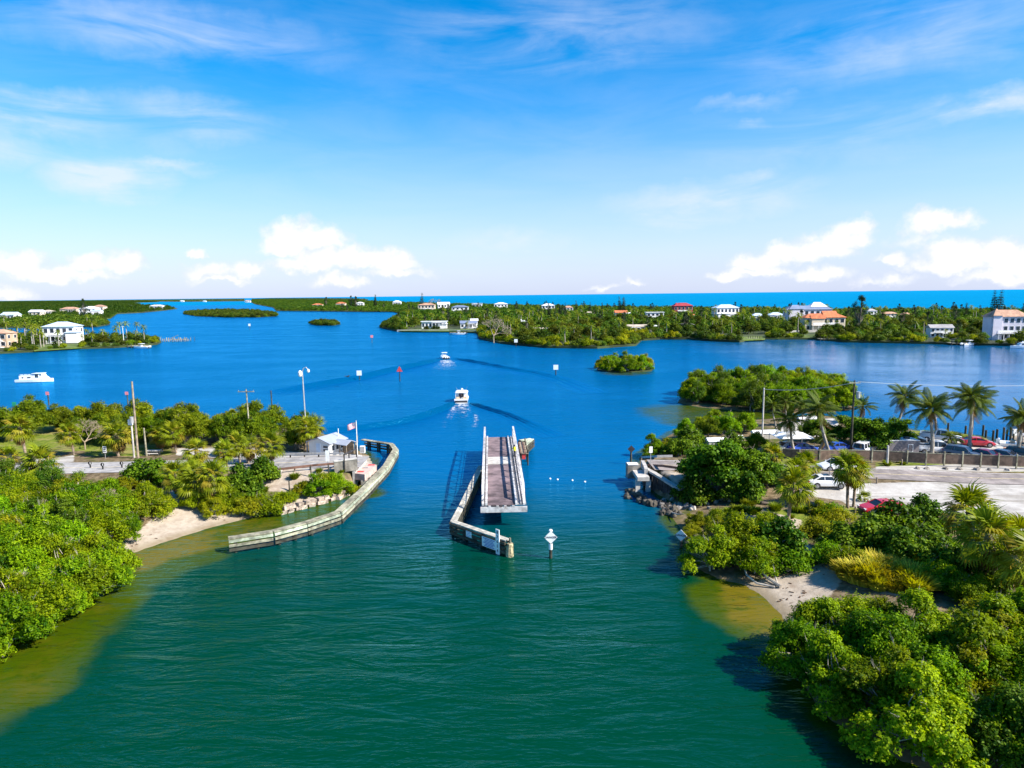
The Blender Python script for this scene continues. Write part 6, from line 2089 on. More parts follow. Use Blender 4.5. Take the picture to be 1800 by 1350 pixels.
# -------- people
SKIN = mat("skin", (0.42, 0.25, 0.17), .6, .05, 3)
HIVIS = mat("hi_vis_yellow", (0.62, 0.58, 0.03), .8, .06, 4)
NAVY = mat("navy_cloth", (0.02, 0.025, 0.05), .9, .1, 4)
HAIR = mat("dark_hair", (0.03, 0.022, 0.018), .8, .1, 4)
def person(label, loc, rz, shirt, trousers, cap=None, arms='push', vest=None):
    t = thing('person', label, 'person', loc, rz)
    # one continuous skinned body, x forward
    J = {'pel': (0, 0, .95), 'wai': (.03, 0, 1.12), 'che': (.10, 0, 1.34), 'nec': (.15, 0, 1.50), 'hea': (.19, 0, 1.64), 'top': (.19, 0, 1.73)}
    for s_, q in ((1, 'l'), (-1, 'r')):
        J[q + 'hip'] = (0, .10 * s_, .90); J[q + 'kne'] = (.10 if s_ > 0 else -.02, .12 * s_, .49); J[q + 'ank'] = (.10 if s_ > 0 else -.16, .12 * s_, .08); J[q + 'toe'] = (.28 if s_ > 0 else .02, .13 * s_, .035)
        J[q + 'sho'] = (.11, .19 * s_, 1.42)
        if arms == 'push':
            J[q + 'elb'] = (.26, .25 * s_, 1.20); J[q + 'wri'] = (.48, .16 * s_, 1.16); J[q + 'han'] = (.57, .14 * s_, 1.16)
        else:
            J[q + 'elb'] = (.08, .27 * s_, 1.16); J[q + 'wri'] = (.16, .26 * s_, .92); J[q + 'han'] = (.18, .25 * s_, .83)
    rad = {'pel': .155, 'wai': .135, 'che': .16, 'nec': .06, 'hea': .10, 'top': .085, 'hip': .10, 'kne': .062, 'ank': .045, 'toe': .04, 'sho': .075, 'elb': .045, 'wri': .032, 'han': .036}
    E = [('pel', 'wai'), ('wai', 'che'), ('che', 'nec'), ('nec', 'hea'), ('hea', 'top')]
    for q in 'lr':
        E += [('pel', q + 'hip'), (q + 'hip', q + 'kne'), (q + 'kne', q + 'ank'), (q + 'ank', q + 'toe'), ('che', q + 'sho'), (q + 'sho', q + 'elb'), (q + 'elb', q + 'wri'), (q + 'wri', q + 'han')]
        for k in range(5):
            b = Vector(J[q + 'han']); dirv = (b - Vector(J[q + 'wri'])).normalized()
            side = Vector((0, 1, 0))
            off = side * ((k - 2) * .018) if k < 4 else Vector((0, -.05 if q == 'l' else .05, .02))
            J[q + 'f%d' % k] = tuple(b + off + dirv * (.055 if k < 4 else .02)); J[q + 'g%d' % k] = tuple(b + off + dirv * (.08 if k < 4 else .035) + Vector((0, 0, -.03)))
            E += [(q + 'han', q + 'f%d' % k), (q + 'f%d' % k, q + 'g%d' % k)]
    names = list(J)
    idx = {n: i for i, n in enumerate(names)}
    me = bpy.data.meshes.new('body')
    me.from_pydata([J[n] for n in names], [(idx[a], idx[b]) for a, b in E], [])
    o_ = link('body', me, t)
    md = o_.modifiers.new('skin', 'SKIN')
    sv = me.skin_vertices[0].data
    for n in names:
        r_ = rad.get(n, rad.get(n[1:], .011))
        sv[idx[n]].radius = (r_, r_)
    sv[idx['pel']].use_root = True
    sub = o_.modifiers.new('sub', 'SUBSURF')
    sub.levels = sub.render_levels = 1
    bpy.context.view_layer.update()
    dg = bpy.context.evaluated_depsgraph_get()
    fin = bpy.data.meshes.new_from_object(o_.evaluated_get(dg))
    o_.modifiers.clear()
    o_.data = fin
    fin.materials.clear()
    for mm in (SKIN, shirt, trousers, TRIM):
        fin.materials.append(mm)
    for pl in fin.polygons:
        c = pl.center
        r_arm = abs(c.y) > .19 or c.x > .30
        pl.material_index = 3 if c.z < .10 else 2 if c.z < .98 and not r_arm else 1 if c.z < 1.50 and not (r_arm and (c.z < 1.19 if arms != 'push' else c.x > .33)) else 0
        pl.use_smooth = True
    hd = MB()
    hd.ball((.165, 0, 1.70), (.115, .095, .085), 10, 6)
    hd.build('cap' if cap else 'hair', cap or HAIR, t)
    if cap:
        hd = MB(); hd.box((.29, 0, 1.69), (.13, .14, .02)); hd.build('cap_peak', cap, t)
    f_ = MB(); f_.ball((.29, 0, 1.635), (.025, .016, .022), 6, 4); f_.build('nose', SKIN, t)
    for s_ in (-1, 1):
        f_ = MB(); f_.ball((.275, .035 * s_, 1.66), .012, 6, 4); f_.build('eye', BLACK, t)
    if vest:
        v_ = MB()
        v_.loft([[(cx + rx * math.cos(k * .5236), ry * math.sin(k * .5236), z) for k in range(12)] for cx, rx, ry, z in ((.0, .185, .20, .98), (.03, .17, .19, 1.12), (.08, .19, .22, 1.32), (.11, .16, .215, 1.44), (.13, .10, .13, 1.49))], 0, False)
        v_.build('vest', vest, t, smooth=True)
    return t
bp_ = P(905, 804, DZ + .02)
person('person in a yellow hi-vis vest working on the bridge walkway', (bp_.x, bp_.y, DZ + .01), R(100), HIVIS, NAVY, NAVY, 'push', HIVIS)
# crank the person turns
crk = thing('hand_crank', 'upright steel crank the person on the bridge is turning', 'crank', (bp_.x - .08, bp_.y + .62, DZ + .01), BRZ)
m_ = MB(); m_.tube((0, 0, 0), (0, 0, 1.1), .05, .05, 8); m_.build('shaft', DARK, crk)
m_ = MB(); m_.beam((-.35, 0, 1.13), (.35, 0, 1.13), .06, .06); m_.build('handle', DARK, crk)
B1z = 1.22
person('person standing at the helm of the near cabin cruiser', (B1.x - .35, B1.y - .9, .72), R(91), NAVY, NAVY, None, 'down')

# a dark water bird flying low over the bay
bq = P(611, 662, 3.0)
bd = thing('flying_bird', 'dark water bird flying low over the blue bay', 'bird', bq, R(150), None, 1.5)
BIRD = mat("dark_feathers", (0.03, 0.028, 0.028), .8, .1, 4)
m_ = MB(); m_.path([(-.45, 0, 0), (-.3, 0, 0), (0, 0, 0), (.25, 0, .03), (.42, 0, .07), (.5, 0, .09), (.62, 0, .07)], [.02, .06, .11, .08, .04, .045, .008], 8); m_.build('body', BIRD, bd)
for s_ in (-1, 1):
    m_ = MB(); m_.add([(.15, .06 * s_, .04), (.20, .45 * s_, .20), (.02, .85 * s_, .10), (-.12, .42 * s_, .16), (-.12, .06 * s_, .03), (.15, .06 * s_, .02), (.20, .45 * s_, .185), (.02, .85 * s_, .095), (-.12, .42 * s_, .145), (-.12, .06 * s_, .01)],
                      [(0, 1, 3, 4), (1, 2, 3), (5, 9, 8, 6), (6, 8, 7), (0, 5, 6, 1), (1, 6, 7, 2), (2, 7, 8, 3), (3, 8, 9, 4)]); m_.build('wing', BIRD, bd)
# ================================================================== houses across the water
RF = {'orange': mat("orange_tile_roof", (0.50, 0.15, 0.06), .8, .18, .6), 'tan': mat("tan_tile_roof", (0.42, 0.24, 0.16), .8, .18, .6), 'white': mat("white_roof", (0.72, 0.73, 0.75), .5, .05, .5),
      'blue': mat("pale_blue_roof", (0.46, 0.56, 0.70), .5, .06, .5), 'grey': mat("grey_roof", (0.30, 0.29, 0.29), .8, .12, .5), 'red': mat("dark_red_roof", (0.30, 0.035, 0.045), .8, .15, .6), 'slate': mat("slate_blue_roof", (0.16, 0.20, 0.30), .6, .1, .5), 'sand': mat("sandy_roof", (0.46, 0.39, 0.31), .8, .12, .5)}
WL = {'white': mat("white_wall", (0.74, 0.73, 0.72), .7, .05, .4), 'cream': mat("cream_wall", (0.62, 0.52, 0.39), .8, .06, .4), 'tan': mat("tan_wall", (0.48, 0.34, 0.23), .8, .08, .4), 'lav': mat("pale_lavender_wall", (0.62, 0.58, 0.64), .8, .05, .4), 'red': mat("dark_red_wall", (0.28, 0.04, 0.05), .8, .1, .4)}
PANE_MB = MB(); PANE_MB.box((0, 0, 0), (1, .10, 1)); PANE_ME = PANE_MB.mesh('pane', GLASS)
FRM_MB = MB(); FRM_MB.box((0, 0, 0), (1.18, .08, 1.14)); FRM_ME = FRM_MB.mesh('window', WHITE)

def roof_part(t, kind, w, d, z, rise, m, ov=.6, cx=0.0, cy=0.0):
    mb = MB()
    x, y = w / 2 + ov, d / 2 + ov
    if kind == 'hip':
        r_ = max(0.0, x - y) if x > y else 0
        vs = [(-x, -y, z), (x, -y, z), (x, y, z), (-x, y, z), (-r_ - .01, 0, z + rise), (r_ + .01, 0, z + rise)]
        fs = [(0, 1, 5, 4), (1, 2, 5), (2, 3, 4, 5), (3, 0, 4), (3, 2, 1, 0)]
    elif kind == 'gable':
        vs = [(-x, -y, z), (x, -y, z), (x, y, z), (-x, y, z), (-x, 0, z + rise), (x, 0, z + rise)]
        fs = [(0, 1, 5, 4), (1, 2, 5), (2, 3, 4, 5), (3, 0, 4), (3, 2, 1, 0)]
    else:
        vs = [(a, b, c) for c in (z, z + .35) for a, b in ((-x, -y), (x, -y), (x, y), (-x, y))]
        fs = [(0, 3, 2, 1), (4, 5, 6, 7), (0, 1, 5, 4), (1, 2, 6, 5), (2, 3, 7, 6), (3, 0, 4, 7)]
    mb.add([(a + cx, b + cy, c) for a, b, c in vs], fs)
    return mb.build('roof', m, t)

def house(label, x0, x1, yb, yt, wall='white', roof='white', kind='hip', storeys=1, rz=0.0, depth_k=.7, nwin=4, wings=(), zb=.9, cat='house', chimney=False):
    """Stands on the far land where its foot shows (yb); as wide as it shows (x0..x1); ridge as high as yt."""
    a, b = P(x0, yb, zb), P(x1, yb, zb)
    c = (a + b) / 2
    W = M(x1 - x0, c)
    H = max(3.0, M(yb - yt, c) * 1.02)
    D = min(max(5.0, W * depth_k), 16)
    t = thing('house', label, cat, (c.x, c.y + D / 2, zb), rz)
    rise = {'hip': .26, 'gable': .30, 'flat': .06}[kind] * H * (1.1 if storeys == 1 else .85)
    wh = H - rise
    m_ = MB(); m_.box((0, 0, wh / 2), (W * .94, D * .92, wh)); m_.build('wall', WL[wall], t)
    roof_part(t, kind, W * .94, D * .92, wh, rise, RF[roof], min(.7, W * .04))
    sh_ = wh / storeys
    for s_ in range(storeys):
        for i in range(nwin):
            w = W * .94 / nwin
            ww = min(w * .55, 2.4)
            x = (i + .5) * w - W * .47
            f = link('window', FRM_ME, t, (x, -D * .46 - .03, sh_ * (s_ + .52)), 0, (ww, 1, sh_ * .5))
            link('pane', PANE_ME, f, (0, -.05, 0))
        for i in range(2 if nwin > 2 else 0):
            f = link('window', FRM_ME, t, (W * .47 + .03, D * (.25 - .5 * i), sh_ * (s_ + .52)), R(90), (1.5, 1, sh_ * .45))
            link('pane', PANE_ME, f, (0, -.05, 0))
    if storeys > 1:
        m_ = MB(); m_.box((0, -D * .46 - .6, sh_), (W * .6, 1.2, .18)); bl = m_.build('balcony', WHITE, t)
        m_ = MB(); m_.box((0, -D * .46 - 1.17, sh_ + .6), (W * .6, .05, .9)); m_.build('balustrade', WHITE, bl)
    if W > 9:                                  # a porch along the front
        pm = MB()
        px_ = -W * .12 if len(label) % 2 else W * .14
        pw_ = W * .42
        pz = sh_ * .86
        pm.box((px_, -D * .46 - 1.3, pz), (pw_, 2.6, .16))
        for k in range(4):
            pm.box((px_ - pw_ / 2 + .2 + (pw_ - .4) * k / 3, -D * .46 - 2.4, pz / 2 - .1), (.24, .24, pz))
        pm.box((px_, -D * .46 - 1.3, .12), (pw_, 2.6, .24))
        pm.build('porch', WL['white'], t)
        m_ = MB(); m_.box((px_, -D * .46 - .04, 1.1), (1.2, .1, 2.2)); m_.build('door', GLASS, t)
    if chimney:
        m_ = MB(); m_.box((W * .2, 0, H), (.9, .9, 1.8)); m_.build('chimney', WL[wall], t)
    for (ox, oy, w2, d2, h2, r2, k2) in wings:
        m_ = MB(); m_.box((ox * W, oy * D, h2 * H / 2 * .8), (w2 * W, d2 * D, h2 * H * .8)); m_.build('wing', WL[wall], t)
        roof_part(t, k2, w2 * W, d2 * D, h2 * H * .8 + .01, h2 * H * .22, RF[r2], .5, ox * W, oy * D)
    return t

HOUSES = [
    ('large white house with pale blue hip roof on the near left spit', 74, 128, 603, 567, 'white', 'blue', 'hip', 2, R(8), .7, 5, ((.42, -.35, .35, .5, .62, 'blue', 'hip'),)),
    ('tan house cut by the left edge of the near left spit', -25, 13, 611, 580, 'tan', 'tan', 'hip', 2, 0, .8, 3, ()),
    ('low house with reddish tiled roof among the left grove', 104, 135, 552, 540, 'cream', 'tan', 'hip', 1, 0, .8, 4, ()),
    ('white two storey house with white roof right in the left grove', 138, 168, 556, 539, 'white', 'white', 'hip', 2, .1, .8, 4, ((.5, -.3, .5, .6, .7, 'blue', 'hip'),)),
    ('pink tiled house at the right end of the left grove', 163, 182, 547, 536, 'cream', 'tan', 'hip', 1, 0, .8, 3, ()),
    ('white house with pale roof at the far left edge grove', 0, 27, 564, 549, 'white', 'blue', 'gable', 1, -.1, .7, 4, ()),
    ('cream house between palms in the left grove', 50, 72, 559, 545, 'cream', 'white', 'gable', 2, 0, .7, 3, ()),
    ('small white house behind the cream house in the left grove', 72, 90, 554, 545, 'white', 'sand', 'hip', 1, 0, .8, 3, ()),
    ('white waterfront house on the farther left point', 262, 286, 543, 536, 'white', 'white', 'hip', 1, 0, .6, 3, ()),
    ('far white house near the left horizon', 316, 323, 530.4, 528, 'white', 'white', 'hip', 1, 0, .6, 2, ()),
    ('far pale house right of the first one near the left horizon', 356, 362, 530.6, 528.2, 'white', 'blue', 'hip', 1, 0, .6, 2, ()),
    ('long far white building on the left horizon', 430, 440, 531.5, 527.8, 'white', 'tan', 'hip', 1, 0, .5, 3, ()),
    ('orange roofed house on the far shore behind the long islet', 590, 607, 540, 531, 'cream', 'orange', 'hip', 1, 0, .7, 4, ()),
    ('orange tiled house farther left on the far shore', 548, 566, 541, 533.5, 'cream', 'orange', 'hip', 1, 0, .7, 3, ()),
    ('white house on the far shore right of the dark trees', 625, 639, 540, 531, 'white', 'white', 'hip', 2, 0, .7, 3, ()),
    ('white roofed beach house against the sea left of the tall pine', 690, 705, 538, 528.5, 'white', 'white', 'hip', 1, 0, .7, 3, ()),
    ('cream mansion with tan roof below the tall dark pine', 734, 765, 549, 533, 'cream', 'tan', 'hip', 2, 0, .6, 5, ()),
    ('white gabled house right of the cream mansion', 768, 790, 547, 531.5, 'white', 'white', 'gable', 2, .2, .7, 4, ()),
    ('grey roofed white house among the central trees', 793, 824, 551, 537, 'white', 'slate', 'hip', 2, 0, .6, 4, ()),
    ('white flat roofed beach house against the sea in the centre', 829, 848, 543, 533, 'white', 'white', 'flat', 1, 0, .6, 3, ()),
    ('white hip roofed beach house left of the bare tree', 868, 893, 545, 532, 'white', 'white', 'hip', 2, 0, .7, 4, ()),
    ('long low white waterfront house on the central point', 740, 786, 577.5, 565, 'white', 'white', 'flat', 1, 0, .35, 7, ((.32, -.3, .34, .7, .75, 'white', 'flat'),)),
    ('second low white waterfront house behind the sea wall of the point', 808, 838, 577, 564, 'white', 'slate', 'gable', 1, .1, .5, 4, ((.35, .3, .4, .7, 1.2, 'white', 'gable'),)),
    ('low white house right of the bare tree', 905, 926, 573, 562, 'white', 'white', 'hip', 1, 0, .6, 4, ()),
    ('low house with wide sandy roof behind the green mangroves', 926, 972, 584, 576, 'tan', 'sand', 'hip', 1, 0, .4, 5, ()),
    ('white beach house behind the dark pines', 952, 976, 549, 534, 'white', 'white', 'hip', 2, 0, .7, 4, ()),
    ('cream house right of the dark pines', 990, 1008, 551, 538, 'white', 'tan', 'hip', 2, 0, .7, 3, ()),
    ('small pale house in the trees left of the twin pines', 1027, 1046, 557, 548, 'cream', 'sand', 'hip', 1, 0, .7, 3, ()),
    ('house with orange roof and white wing under the twin pines', 1081, 1104, 561, 546, 'cream', 'orange', 'gable', 2, 0, .7, 3, ((.4, -.4, .5, .5, .75, 'white', 'gable'),)),
    ('white flat roofed house in the middle of the barrier island', 1136, 1168, 565, 549, 'white', 'white', 'flat', 2, 0, .5, 4, ()),
    ('long low house with pinkish roof behind the shore mangroves', 1086, 1152, 583, 571, 'cream', 'sand', 'hip', 1, 0, .3, 8, ((.42, -.4, .2, .5, .9, 'white', 'gable'),)),
    ('long low house with dull grey roof by the shore', 1172, 1226, 579, 569, 'tan', 'grey', 'hip', 1, 0, .35, 6, ()),
    ('dark red beach mansion against the sea', 1184, 1219, 556, 533, 'red', 'red', 'hip', 2, 0, .6, 5, ((-.3, 0, .25, .7, 1.0, 'red', 'hip'),)),
    ('small orange roofed house below the dark red mansion', 1205, 1223, 561, 551, 'cream', 'orange', 'hip', 1, 0, .7, 3, ()),
    ('big white beach house with pale metal hip roof', 1257, 1300, 562, 536, 'white', 'blue', 'hip', 2, .1, .6, 6, ((-.2, -.4, .5, .5, .5, 'white', 'hip'),)),
    ('light blue roofed house right of the big white beach house', 1322, 1345, 566, 551, 'white', 'blue', 'hip', 1, 0, .7, 3, ()),
    ('white house with light blue hip roof left of the slate mansion', 1352, 1380, 565, 549.5, 'white', 'blue', 'hip', 1, 0, .7, 4, ()),
    ('grand white mansion with slate and white roofs on the beach', 1381, 1465, 568, 538, 'lav', 'slate', 'hip', 2, 0, .25, 8, ((.22, .2, .34, .8, 1.16, 'white', 'hip'), (-.28, -.2, .3, .7, 1.02, 'slate', 'hip'))),
    ('wide mansion with bright orange tile roof in front of the white one', 1413, 1488, 582, 552, 'cream', 'orange', 'hip', 2, 0, .3, 7, ((-.18, -.35, .3, .5, .9, 'orange', 'gable'), (.15, .1, .3, .6, 1.12, 'orange', 'gable'))),
    ('white house right of the tall feathery tree', 1524, 1542, 560, 543, 'white', 'grey', 'hip', 2, 0, .7, 3, ()),
    ('house with tan roof right of the tall feathery tree', 1551, 1580, 563, 548.5, 'cream', 'tan', 'hip', 2, 0, .6, 4, ()),
    ('pinkish roof house farther right of the tan one', 1584, 1604, 563, 550, 'cream', 'tan', 'hip', 1, 0, .6, 3, ()),
    ('white waterfront house with grey gable roof on the right shore', 1637, 1677, 593, 571, 'white', 'grey', 'gable', 2, -.12, .5, 5, ()),
    ('large lavender white villa with tan tile roof at the right edge', 1741, 1806, 598, 546, 'lav', 'tan', 'hip', 3, -.1, .4, 6, ((-.32, -.35, .22, .5, 1.02, 'tan', 'hip'),)),
]
for h in HOUSES:
    house(*h)

# sea walls and docks of the far shores
def low_wall(label, pts, h=1.1, m=CONC, w=.5, name='sea_wall'):
    ps = [P(x, y, 0) for x, y in pts]
    t = thing(name, label, 'wall', ps[0])
    for a, b in zip(ps[:-1], ps[1:]):
        m_ = MB(); m_.beam(a - ps[0] + Vector((0, 0, h / 2)), b - ps[0] + Vector((0, 0, h / 2)), w, h); m_.build('wall', m, t)
    return t
low_wall('pale sea wall along the lawn of the central point', [(698, 583.3), (740, 583.2), (790, 583.2), (842, 584.5)], 1.5)
low_wall('pale garden wall on the shore below the orange mansion', [(1370, 588), (1405, 587), (1438, 586.5)], 2.2, CONC)
def far_dock(label, px, py, w, d, rz=0, piles=6, boatm=None, name='far_dock'):
    p = P(px, py, 0)
    t = thing(name, label, 'dock', p, rz)
    W = M(w, p)
    m_ = MB(); m_.box((0, 0, .9), (W, d, .16)); m_.build('deck', TIMB, t)
    for i in range(piles):
        m_ = MB(); m_.tube((-W / 2 + W * i / (piles - 1), -d / 2, -1.5), (-W / 2 + W * i / (piles - 1), -d / 2, 2.2), .2, .18, 6); m_.build('pile', TIMB_D, t)
    return t
far_dock('pale dock on the shore under the orange mansion', 1454, 598.5, 30, 4)
far_dock('dock with green posts left of the right villa', 1690, 606, 44, 4)
far_dock('small dock with a boat lift on the middle right shore', 1323, 597.5, 20, 4)
far_dock('long dark boat dock on the central point', 806, 587, 30, 4)
t = far_dock('dock with a moored white boat at the tip of the near left spit', 246, 611, 34, 5)
boat('white boat moored at the dock on the near left spit', 249, 612, R(170), 9, 3, 'console')
boat('small boat on the lift at the dock of the right villa', 1704, 607, R(12), 8, 2.8, 'console')
boat('tiny white boat tied up below the central point', 806, 588, R(178), 8, 2.6, 'console')
boat('white boat at the right edge dock of the far villa', 1796, 612, R(170), 9, 3, 'cruiser')
# ruined pier with birds off the left spit
rp = P(308, 600, 0)
t = thing('old_pier', 'old broken pier of pale piles right of the near left spit', 'pier', rp)
W = M(46, rp)
m_ = MB(); m_.box((W * .05, 2, 1.0), (W * .55, 2.5, .25)); m_.build('deck', TIMB, t)
for i in range(14):
    for y in (-1.5, 3):
        m_ = MB(); m_.tube((-W / 2 + W * i / 13, y, -1.5), (-W / 2 + W * i / 13, y, 1.1 + 1.2 * abs(math.sin(i * 2.1 + y))), .24, .2, 6); m_.build('pile', TIMB if (i % 2) else BARNACLE, t)
m_ = MB(); m_.beam((-W * .3, 1, 1.2), (W * .1, 1, 3.6), .2, .2); m_.build('leaning_beam', TIMB, t)
daymark(342, 599, 592, 'none', 'dark lone pile right of the old broken pier', None)
ppos = P(218, 606, .9)
t = thing('lamp_pole', 'thin white pole on the near left spit by the water', 'lamp pole', ppos)
m_ = MB(); m_.tube((0, 0, -.3), (0, 0, 9.5), .16, .12, 7); m_.build('pole', WHITE, t)
m_ = MB(); m_.box((0, 0, 9.6), (1.2, .3, .25)); m_.build('lamp_head', WHITE, t)

# ================================================================== far trees: those the photograph shows stand alone; the ones hidden behind them are one wood
FT_LIST = []          # (kind, x, y, scale)
def put_far(protos, px, py, label, zb=.8, scale=1.0, rz=None, group=None, top=None, base_h=None):
    p = P(px, py, zb)
    s = scale
    if top is not None:
        s = M(py - top, p) * 1.01 / base_h
    return protos.put((p.x, p.y, zb), random.random() * 6.28 if rz is None else rz, s, label, group)
put_far(BARE[0], 868, 601, 'big leafless grey brown tree on the shore of the barrier island', top=552, base_h=10.2)
put_far(NORF[0], 742, 549, 'tall slim dark pine standing against the sea left of centre', top=516, base_h=17)
put_far(BARE[0], 764, 545, 'rounded bare tree against the sea right of the slim pine', top=521, base_h=10.5)
put_far(NORF[1], 660, 541, 'thin lone dark pine against the far sea', top=519, base_h=14)
put_far(NORF[0], 1089, 555, 'left one of the twin dark pines in the middle of the island', top=522, base_h=17)
put_far(NORF[1], 1096, 555, 'right one of the twin dark pines in the middle of the island', top=524, base_h=14)
for i, (x, y, tp_) in enumerate(((949, 563, 537), (965, 564, 534), (976, 565, 537), (985, 564, 536), (993, 562, 533), (957, 562, 541))):
    put_far(NORF[i % 2], x, y, ('first', 'second', 'fourth', 'fifth', 'rightmost', 'smallest front')[i] + ' of the dark pine row in front of the white beach house', top=tp_, base_h=(17, 14)[i % 2], group='dark pines in a row')
put_far(NORF[0], 1013, 552, 'dark pine right of the pine row against the sea', top=529, base_h=17)
put_far(NORF[1], 1022, 552, 'shorter dark pine right of the pine row against the sea', top=533, base_h=14)
put_far(NORF[0], 1037, 553, 'stout dark pine left of the twin pines', top=532, base_h=17)
put_far(NORF[1], 1058, 554, 'small dark pine just left of the twin pines', top=533, base_h=14)
put_far(NORF[0], 1746, 560, 'left one of the two tall pines against the sea at the right', top=512, base_h=17)
put_far(NORF[0], 1756, 560, 'right one of the two tall pines against the sea at the right', top=511, base_h=17)
put_far(NORF[1], 1698, 564, 'small dark pine with round head against the sea at the right', top=534, base_h=14)
put_far(NORF[1], 1722, 563, 'thin dark pine left of the two tall right pines', top=537, base_h=14)
put_far(NORF[1], 1733, 562, 'low dark pine next to the two tall right pines', top=540, base_h=14)
put_far(NORF[1], 1797, 562, 'dark pine cut by the right edge behind the villa', top=534, base_h=14)
put_far(CASU[0], 1510, 588, 'tall feathery dark tree right of the orange mansion', top=523, base_h=15)
put_far(CASU[0], 618, 543, 'dark feathery tree left on the far shore', top=521, base_h=15)
put_far(CASU[0], 626, 543, 'second dark feathery tree on the far shore', top=522, base_h=15)
put_far(CASU[0], 574, 540, 'thin dark feathery tree farther left on the far shore', top=523, base_h=15)
put_far(CASU[0], 1630, 590, 'dark bushy tree left of the grey gabled waterfront house', top=549, base_h=15)
put_far(CASU[0], 148, 560, 'dark feathery tree above the left grove', top=527, base_h=15)

gq_ = rs(404)
def scatter(poly, spacing, jit=.8, dmin=1.0):
    x0, y0 = poly.min(0)
    x1, y1 = poly.max(0)
    X, Y = np.meshgrid(np.arange(x0, x1, spacing), np.arange(y0, y1, spacing))
    X = X + (gq_.random(X.shape) - .5) * spacing * jit
    Y = Y + (gq_.random(Y.shape) - .5) * spacing * jit
    k = sdist(poly, X, Y) > dmin
    return X[k], Y[k]
HB = []
for o_ in list(bpy.data.objects):
    if o_.get('category') == 'house' and o_.location.y > 200:
        HB.append((o_.location.x, o_.location.y, max(5, (o_.children[0].dimensions.x if o_.children else 10) * .5)))
HB = np.array(HB)
sky_top = np.full(2400, 2000.0)      # the highest foliage so far per picture column, used only to tell shown trees from hidden ones
def proj(x, y, z):
    d = Vector((x, y, z - CAM_H))
    c = d.dot(cf)
    return 900 + 1200 * d.dot(cr) / c, 675 - 1200 * d.dot(cu) / c
cands = []
LAWN = [wpoly(q) for q in ([(738, 576), (842, 577), (842, 586), (700, 586), (720, 580)], [(1298, 592), (1345, 591), (1345, 600), (1298, 600)], [(70, 606), (228, 603), (232, 608), (60, 613)], [(1655, 596), (1750, 595), (1750, 604), (1655, 602)], [(1365, 588), (1440, 587), (1440, 594), (1365, 594)])]
for nm, sp, kinds in (('barrier', 8.2, 'mix'), ('long_isle', 5.0, 'mang'), ('round_isle', 3.6, 'mang'), ('house_spit', 6.5, 'spit'), ('grove', 7.5, 'mix'), ('mainland', 11, 'mix'), ('north_shore', 75, 'mix'), ('horizon_shore', 60, 'mix')):
    poly = FLAND[nm]
    vis = poly[np.abs(poly[:, 0]) < np.maximum(poly[:, 1], 60) * 1.1]
    X, Y = scatter(poly, sp, .9, 1.5 if 'isle' in nm else 2.5)
    dsh = sdist(poly, X, Y)
    mown = np.zeros(X.shape, bool)
    for q in LAWN:
        mown |= inside(q, X, Y)
    for x, y, ds, mw in zip(X, Y, dsh, mown):
        if y < 60 or abs(x) > y * .80 + 25:
            continue
        far = y
        if far > 700 and nm not in ('north_shore', 'horizon_shore') and gq_.random() < min(.85, (far - 700) / 2000):
            continue
        if len(HB) and np.any((np.hypot(HB[:, 0] - x, (HB[:, 1] - y) * 1.0) < HB[:, 2] * 1.05) | ((np.abs(HB[:, 0] - x * HB[:, 1] / y) < HB[:, 2] * 1.0) & (HB[:, 1] - y > 0) & (HB[:, 1] - y < 42))):
            continue
        if mw:
            continue
        shore_edge = ds < 9
        r_ = gq_.random()
        if kinds == 'mang' or (shore_edge and kinds == 'mix'):
            kd = 'mang'
        elif kinds == 'spit':
            kd = 'mang' if ds < 4.5 else 'palm' if r_ < .4 else 'tree'
        else:
            kd = 'palm' if r_ < .15 else 'casu' if r_ > .978 and nm == 'barrier' else 'tree'
        s = .65 + .65 * gq_.random() ** 1.3
        if kd == 'tree':
            s *= .80
        if kd == 'casu':
            s = .55 + .3 * gq_.random()
        if kinds == 'mang' and nm == 'round_isle':
            s *= .8
        if kinds == 'spit' and kd != 'palm':
            s *= .8
        cands.append((math.hypot(x, y), x, y, kd, s, nm))
for nm in ('barrier', 'house_spit', 'grove', 'mainland', 'long_isle', 'round_isle'):
    poly = FLAND[nm]
    n = len(poly)
    for i in range(n):
        a, b = poly[i], poly[(i + 1) % n]
        L = float(np.hypot(*(b - a)))
        if L > 1500 or min(a[1], b[1]) > 1100:
            continue
        nv = np.array([-(b - a)[1], (b - a)[0]]) / (L + 1e-9)
        for k in range(int(L / 4.2)):
            q = a + (b - a) * ((k + gq_.random()) / (L / 4.2))
            for sg in (1, -1):
                w = q + nv * sg * (1.6 + 1.2 * gq_.random())
                if sdist(poly, np.array([w[0]]), np.array([w[1]]))[0] > .5 and abs(w[0]) < w[1] * .82 + 20 and not any(inside(l_, np.array([w[0]]), np.array([w[1]]))[0] for l_ in LAWN):
                    cands.append((math.hypot(w[0], w[1]), w[0], w[1], 'mang', (.38 if nm == 'house_spit' else .5) + .4 * gq_.random() ** 1.5, nm))
for hx, hy, hr in HB:
    for _ in range(3):
        x, y = hx + (gq_.random() - .5) * hr * 2.2, hy - 7 - 10 * gq_.random()
        for nm in FLAND:
            if 'isle' not in nm and sdist(FLAND[nm], np.array([x]), np.array([y]))[0] > 2:
                cands.append((math.hypot(x, y), x, y, 'palm' if gq_.random() < .3 else 'mang', .45 + .3 * gq_.random(), nm))
cands.sort()
KH = {'casu': 15, 'tree': 8.4, 'mang': 4.6, 'palm': 8.6}
KR = {'casu': 3.0, 'tree': 4.0, 'mang': 3.8, 'palm': 2.2}
